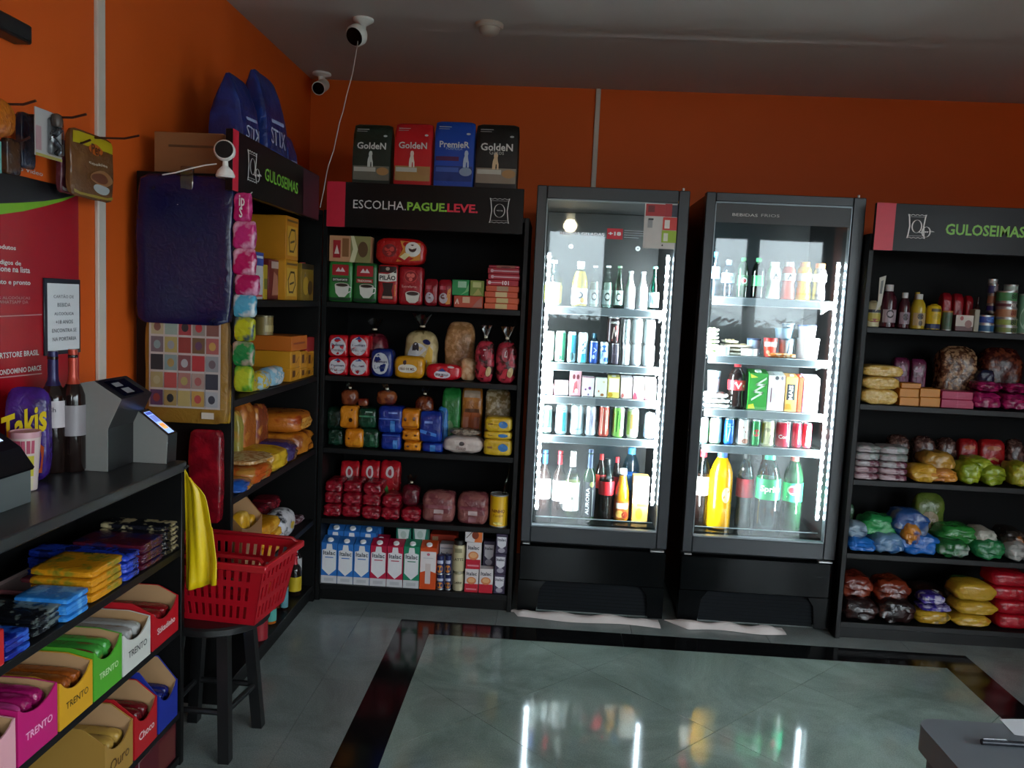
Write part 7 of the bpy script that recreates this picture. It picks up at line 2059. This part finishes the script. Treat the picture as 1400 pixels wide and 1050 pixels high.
t = K2('soft', 97, 156, 184, 'cat_food_pouch', 'yellow topped brown pouch with cookie picture hanging on the last wall hook', 'pouch', z=pack_z(273, 126), off=0, d=.02, col='6a4424', col2='7a5230', k=10, pz=(.4, .6), wob=.04, thr=.6,
       pr=[('r', .0, .78, 1, 1, 'b8a414'), ('e', .55, .76, .16, .08, 'b85c18'), ('t', 'Pet', .55, .76, .22, '4a1c10', .03), ('t', 'cookies', .6, .55, .44, 'c8b8a0', .02, .05), ('e', .68, .34, .28, .12, '9a6a40'), ('e', .62, .34, .2, .08, '6a3820'), ('e', .68, .17, .2, .07, 'a8acac'), ('r', .0, .0, 1, .06, '9a8424')])
hook(t, .01, .08, TOP[t.name] - t.location.z - .008, .22)
PX2 = PX
t = K2('soft', 84, 107, 193, 'pet_treat_pack', 'dusky pink clear pack hanging beside the yellow topped pouch', 'pack', z=pack_z(262, 95), off=.03, d=.02, col='5a2430', col2='8a5a60', k=9, pz=(.3, .4), wob=.05, pr=[('r', .0, .0, 1, .08, 'a89898'), ('p', [(.5, .3), (.9, .3), (.8, .7)], '9a8488')])
hook(t, .0, .05, TOP[t.name] - t.location.z - .006, .12)
t = K2('box', 48, 85, 152, 'blister_card', 'white blister card with a grey pet clipper, hanging on the wall hook', 'card', z=pack_z(219, 66), off=-.02, d=.004, col='b4b0b0', pr=[('r', .0, .0, 1, .06, 'a89c50'), ('r', .0, .12, .2, .62, 'b08a90')])
hz_ = TOP[t.name] - t.location.z
cb = [(.02 * math.sin(i * 1.1) * .5 + .014, -.012 - .004 * math.sin(i), hz_ * (.12 + .62 * i / 8)) for i in range(9)]
mesh_ob('clipper', g_tube(cb, .007, 8, .011), paint('5a5c62', .25, metal=.7), t)
mesh_ob('clipper_blade', g_move(g_lathe([(.012, 0), (.016, .015), (.012, .03), (.004, .034)], 12), .016, -.013, hz_ * .70), paint('4a3c34', .4), t)
mesh_ob('blister_bubble', g_move(g_cham(-.014, .04, -.02, -.003, hz_ * .08, hz_ * .86, .008), .0), glass('e4e6e8', .08, .05), t)
hook(t, .02, .1, hz_ - .012, .19)
t = K2('soft', 30, 50, 155, 'pet_toy_pack', 'dark navy pack hanging behind the white blister card', 'pack', z=pack_z(226, 40), off=.04, d=.02, col='1c2438', col2='5a4034', k=9, wob=.04)
hook(t, .0, .04, TOP[t.name] - t.location.z - .006, .1)
t = K2('soft', 10, 30, 190, 'pet_toy_pack', 'brown and navy pack hanging below the orange bath sponge', 'pack', z=pack_z(236, 20), off=.03, d=.02, col='4a3020', col2='1c2434', k=9, wob=.04)
hook(t, .0, .05, TOP[t.name] - t.location.z - .006, .1)
t = K2('soft', -40, 31, 128, 'bath_sponge', 'orange round bath sponge with cream rim hanging at the picture edge', 'sponge', z=pack_z(186, 2), off=.0, d=.05, col='c06a18', col2='a8561a', k=2.6, wob=.02, scale=60, thr=.55, crinkle=.9)
sd_ = yat(31, PX, 1.8) - yat(-40, PX, 1.8)
mesh_ob('sponge_rim', g_move(([(a * .52 * sd_, y, (b * .54 + .5) * (TOP[t.name] - t.location.z)) for y in (-.01, .026) for a, b in [(math.cos(2 * math.pi * i / 28), math.sin(2 * math.pi * i / 28)) for i in range(28)]],
        [(i, (i + 1) % 28, 28 + (i + 1) % 28, 28 + i) for i in range(28)] + [tuple(range(28)), tuple(range(55, 27, -1))]), 0, .012, 0), paint('c8a878', .8, .1, 60, bump=.4), t)
hook(t, .06, .08, TOP[t.name] - t.location.z - .012, .16)
t = K2('box', -22, 3, 190, 'blister_card', 'pale turquoise card hanging at the picture edge', 'card', z=pack_z(236, -8), off=-.01, d=.004, col='6ab0a8', pr=[('r', .1, .1, .9, .4, '9ac8c0')])
hook(t, .0, .09, TOP[t.name] - t.location.z - .012, .1)

# ------------------------------------------------------------------ ceiling fittings
P = hit(497, 26, Z=CEIL_Z)
c = thing('security_camera', 'white camera hanging from the ceiling with a thin cable falling to the shelf corner', 'camera', P)
mesh_ob('base', g_lathe([(.045, 0), (.045, -.008), (.03, -.018), (.012, -.03), (.011, -.055)], 20), WHITE, c)
h_ = mesh_ob('head', g_move(g_lathe([(.002, -.032), (.036, -.028), (.046, -.01), (.046, .014), (.040, .022)], 24), -.02, -.03, -.078, rx=2.15, rz=-.4), WHITE, c)
mesh_ob('lens_face', g_move(g_lathe([(.039, .0215), (.037, .026), (.001, .026)], 24), -.02, -.03, -.078, rx=2.15, rz=-.4), paint('0c0c0e', .1), h_)
cpts = [(491, 46), (487, 72), (482, 100), (474, 130), (469, 152), (464, 168), (459, 192), (456, 206), (449, 226), (446, 240), (443, 258), (440, 272), (437.5, 284)]
e_ = Vector((-1.071, -.012, 1.84))
cv = []
for i, (x, y) in enumerate(cpts):
    Yc = (P.y - .05) + (.002 - P.y + .05) * i / (len(cpts) - 1)
    cv.append(hit(x, y, Y=Yc) - P)
mesh_ob('cable', g_tube([(-.01, -.01, -.05)] + cv, .0024, 6), paint('c8bcb4', .5), c)
P = hit(440, 100, Z=CEIL_Z)
P.y = min(P.y, BACK_Y - .09)
c = thing('security_camera', 'small white bullet camera on the ceiling in the far left corner', 'camera', P)
mesh_ob('base', g_lathe([(.05, 0), (.05, -.01), (.02, -.02), (.014, -.05)], 18), WHITE, c)
h_ = mesh_ob('head', g_move(g_lathe([(.028, -.05), (.034, -.045), (.034, .05), (.036, .06)], 18), .005, -.02, -.075, rx=2.0), WHITE, c)
mesh_ob('lens_face', g_move(g_lathe([(.032, .0605), (.001, .0605)], 18), .005, -.02, -.075, rx=2.0), paint('141214', .2), h_)
P = hit(669, 33, Z=CEIL_Z)
c = thing('ceiling_sensor', 'round off white sensor dome on the ceiling', 'sensor', P)
mesh_ob('base', g_lathe([(.062, 0), (.062, -.012), (.055, -.018)], 24), paint('b8aca0', .5), c)
mesh_ob('dome', g_lathe([(.048, -.018), (.042, -.036), (.026, -.048), (.001, -.052)], 24), paint('a89c90', .4), c)

# ------------------------------------------------------------------ cloths under the coolers, grey stand in the right foreground
def cloth(name, lab, x0, x1, y0, y1, seed, lobes):
    t = thing(name, lab, 'cloth', ((x0 + x1) / 2, (y0 + y1) / 2, 0))
    rd = random.Random(seed)
    V, F = [], []
    nu, nv = 34, 5
    for j in range(nv + 1):
        for i in range(nu + 1):
            u, v = i / nu, j / nv
            front = y0 + .012 * math.sin(u * 9 + seed) + lobes(u)
            y = front + (y1 - front) * v
            z = .002 + .026 * math.sin(math.pi * min(1, v * 1.3)) * (1 + .25 * math.sin(u * 20 + seed)) * (1 if 0 < j else 0) * min(1, 8 * min(u, 1 - u) + .15)
            V.append((x0 + (x1 - x0) * u - (x0 + x1) / 2, y - (y0 + y1) / 2, z if v < 1 else .003))
    for j in range(nv):
        for i in range(nu):
            a = j * (nu + 1) + i
            F.append((a, a + 1, a + nu + 2, a + nu + 1))
    mesh_ob('folded_sheet', (V, F), paint('c8c0bc', .85, .08, 25, bump=.3, bscale=200), t, True, angle=80)


cloth('floor_cloth', 'white cloth lying on the floor along the front of the left cooler', -.135, .57, -.058, .018, 1, lambda u: -.02 * u + (.05 if u < .04 else 0))
cloth('floor_cloth', 'white cloth lying crumpled under the front of the right cooler', .60, 1.15, -.062, .018, 4, lambda u: (.10 * (1 - u / .18) if u < .18 else 0) - .005)

tz = .70
T0 = hit(1250, 981, Z=tz)
t = thing('plastic_cabinet', 'grey plastic cabinet with rounded corner in the right foreground', 'cabinet', (T0.x, T0.y, 0))
GP = paint('5c6268', .5, .06, 20)
GPD = paint('3c4044', .5, .08, 20)
r = .035
corner = [(r - r * math.cos(i * math.pi / 12), -r + r * math.sin(i * math.pi / 12)) for i in range(7)]
plan = [(0, -.5)] + corner + [(.62, 0), (.62, -.5)]
mesh_ob('top_lid', g_prism_z(plan, tz - .05, tz), GP, t, angle=25)
ins = [(x + .012 if x < .3 else x - .012, y - .012 if y > -.3 else y + .012) for x, y in plan]
mesh_ob('body', g_prism_z(ins, .02, tz - .05), GPD, t, angle=25)
for x, y in ((.06, -.06), (.54, -.06), (.06, -.44), (.54, -.44)):
    mesh_ob('foot', g_move(g_lathe([(.02, 0), (.022, .02)], 10), x, y), BLACK, t)
mesh_ob('door_panel', g_box(.008, .0125, -.46, -.05, .06, tz - .07), GP, t, False)
A_ = [hit(x, y, Z=tz) for x, y in ((1366.5, 983.5), (1430, 984), (1440, 1012), (1387, 1005))]
pp = thing('paper_sheet', 'white sheet of paper lying on the grey cabinet', 'paper', (A_[0].x, A_[0].y, tz + .0004))
mesh_ob('sheet', g_prism_z([(p.x - A_[0].x, p.y - A_[0].y) for p in A_], 0, .0006), paint('b8bcc2', .6, .03), pp, False)
p0, p1 = hit(1342, 1012, Z=tz + .01), hit(1440, 1018, Z=tz + .01)
pn = thing('pen', 'dark metallic pen lying on the grey cabinet beside the paper', 'pen', (p0.x, p0.y, tz + .0068))
d_ = p1 - p0
d_.z = 0
mesh_ob('barrel', g_tube([d_ * .0, d_ * .02, d_ * .6], .0052, 12), paint('2a2c32', .25, .1, metal=.5), pn)
mesh_ob('grip', g_tube([d_ * .6, d_ * .95, d_ * 1.0], .0054, 12, .002), paint('141416', .4), pn)
mesh_ob('clip', g_tube([d_ * .02 + Vector((0, 0, .0062)), d_ * .35 + Vector((0, 0, .0066))], .0014, 6), paint('b0b4bc', .2, metal=.9), pn)
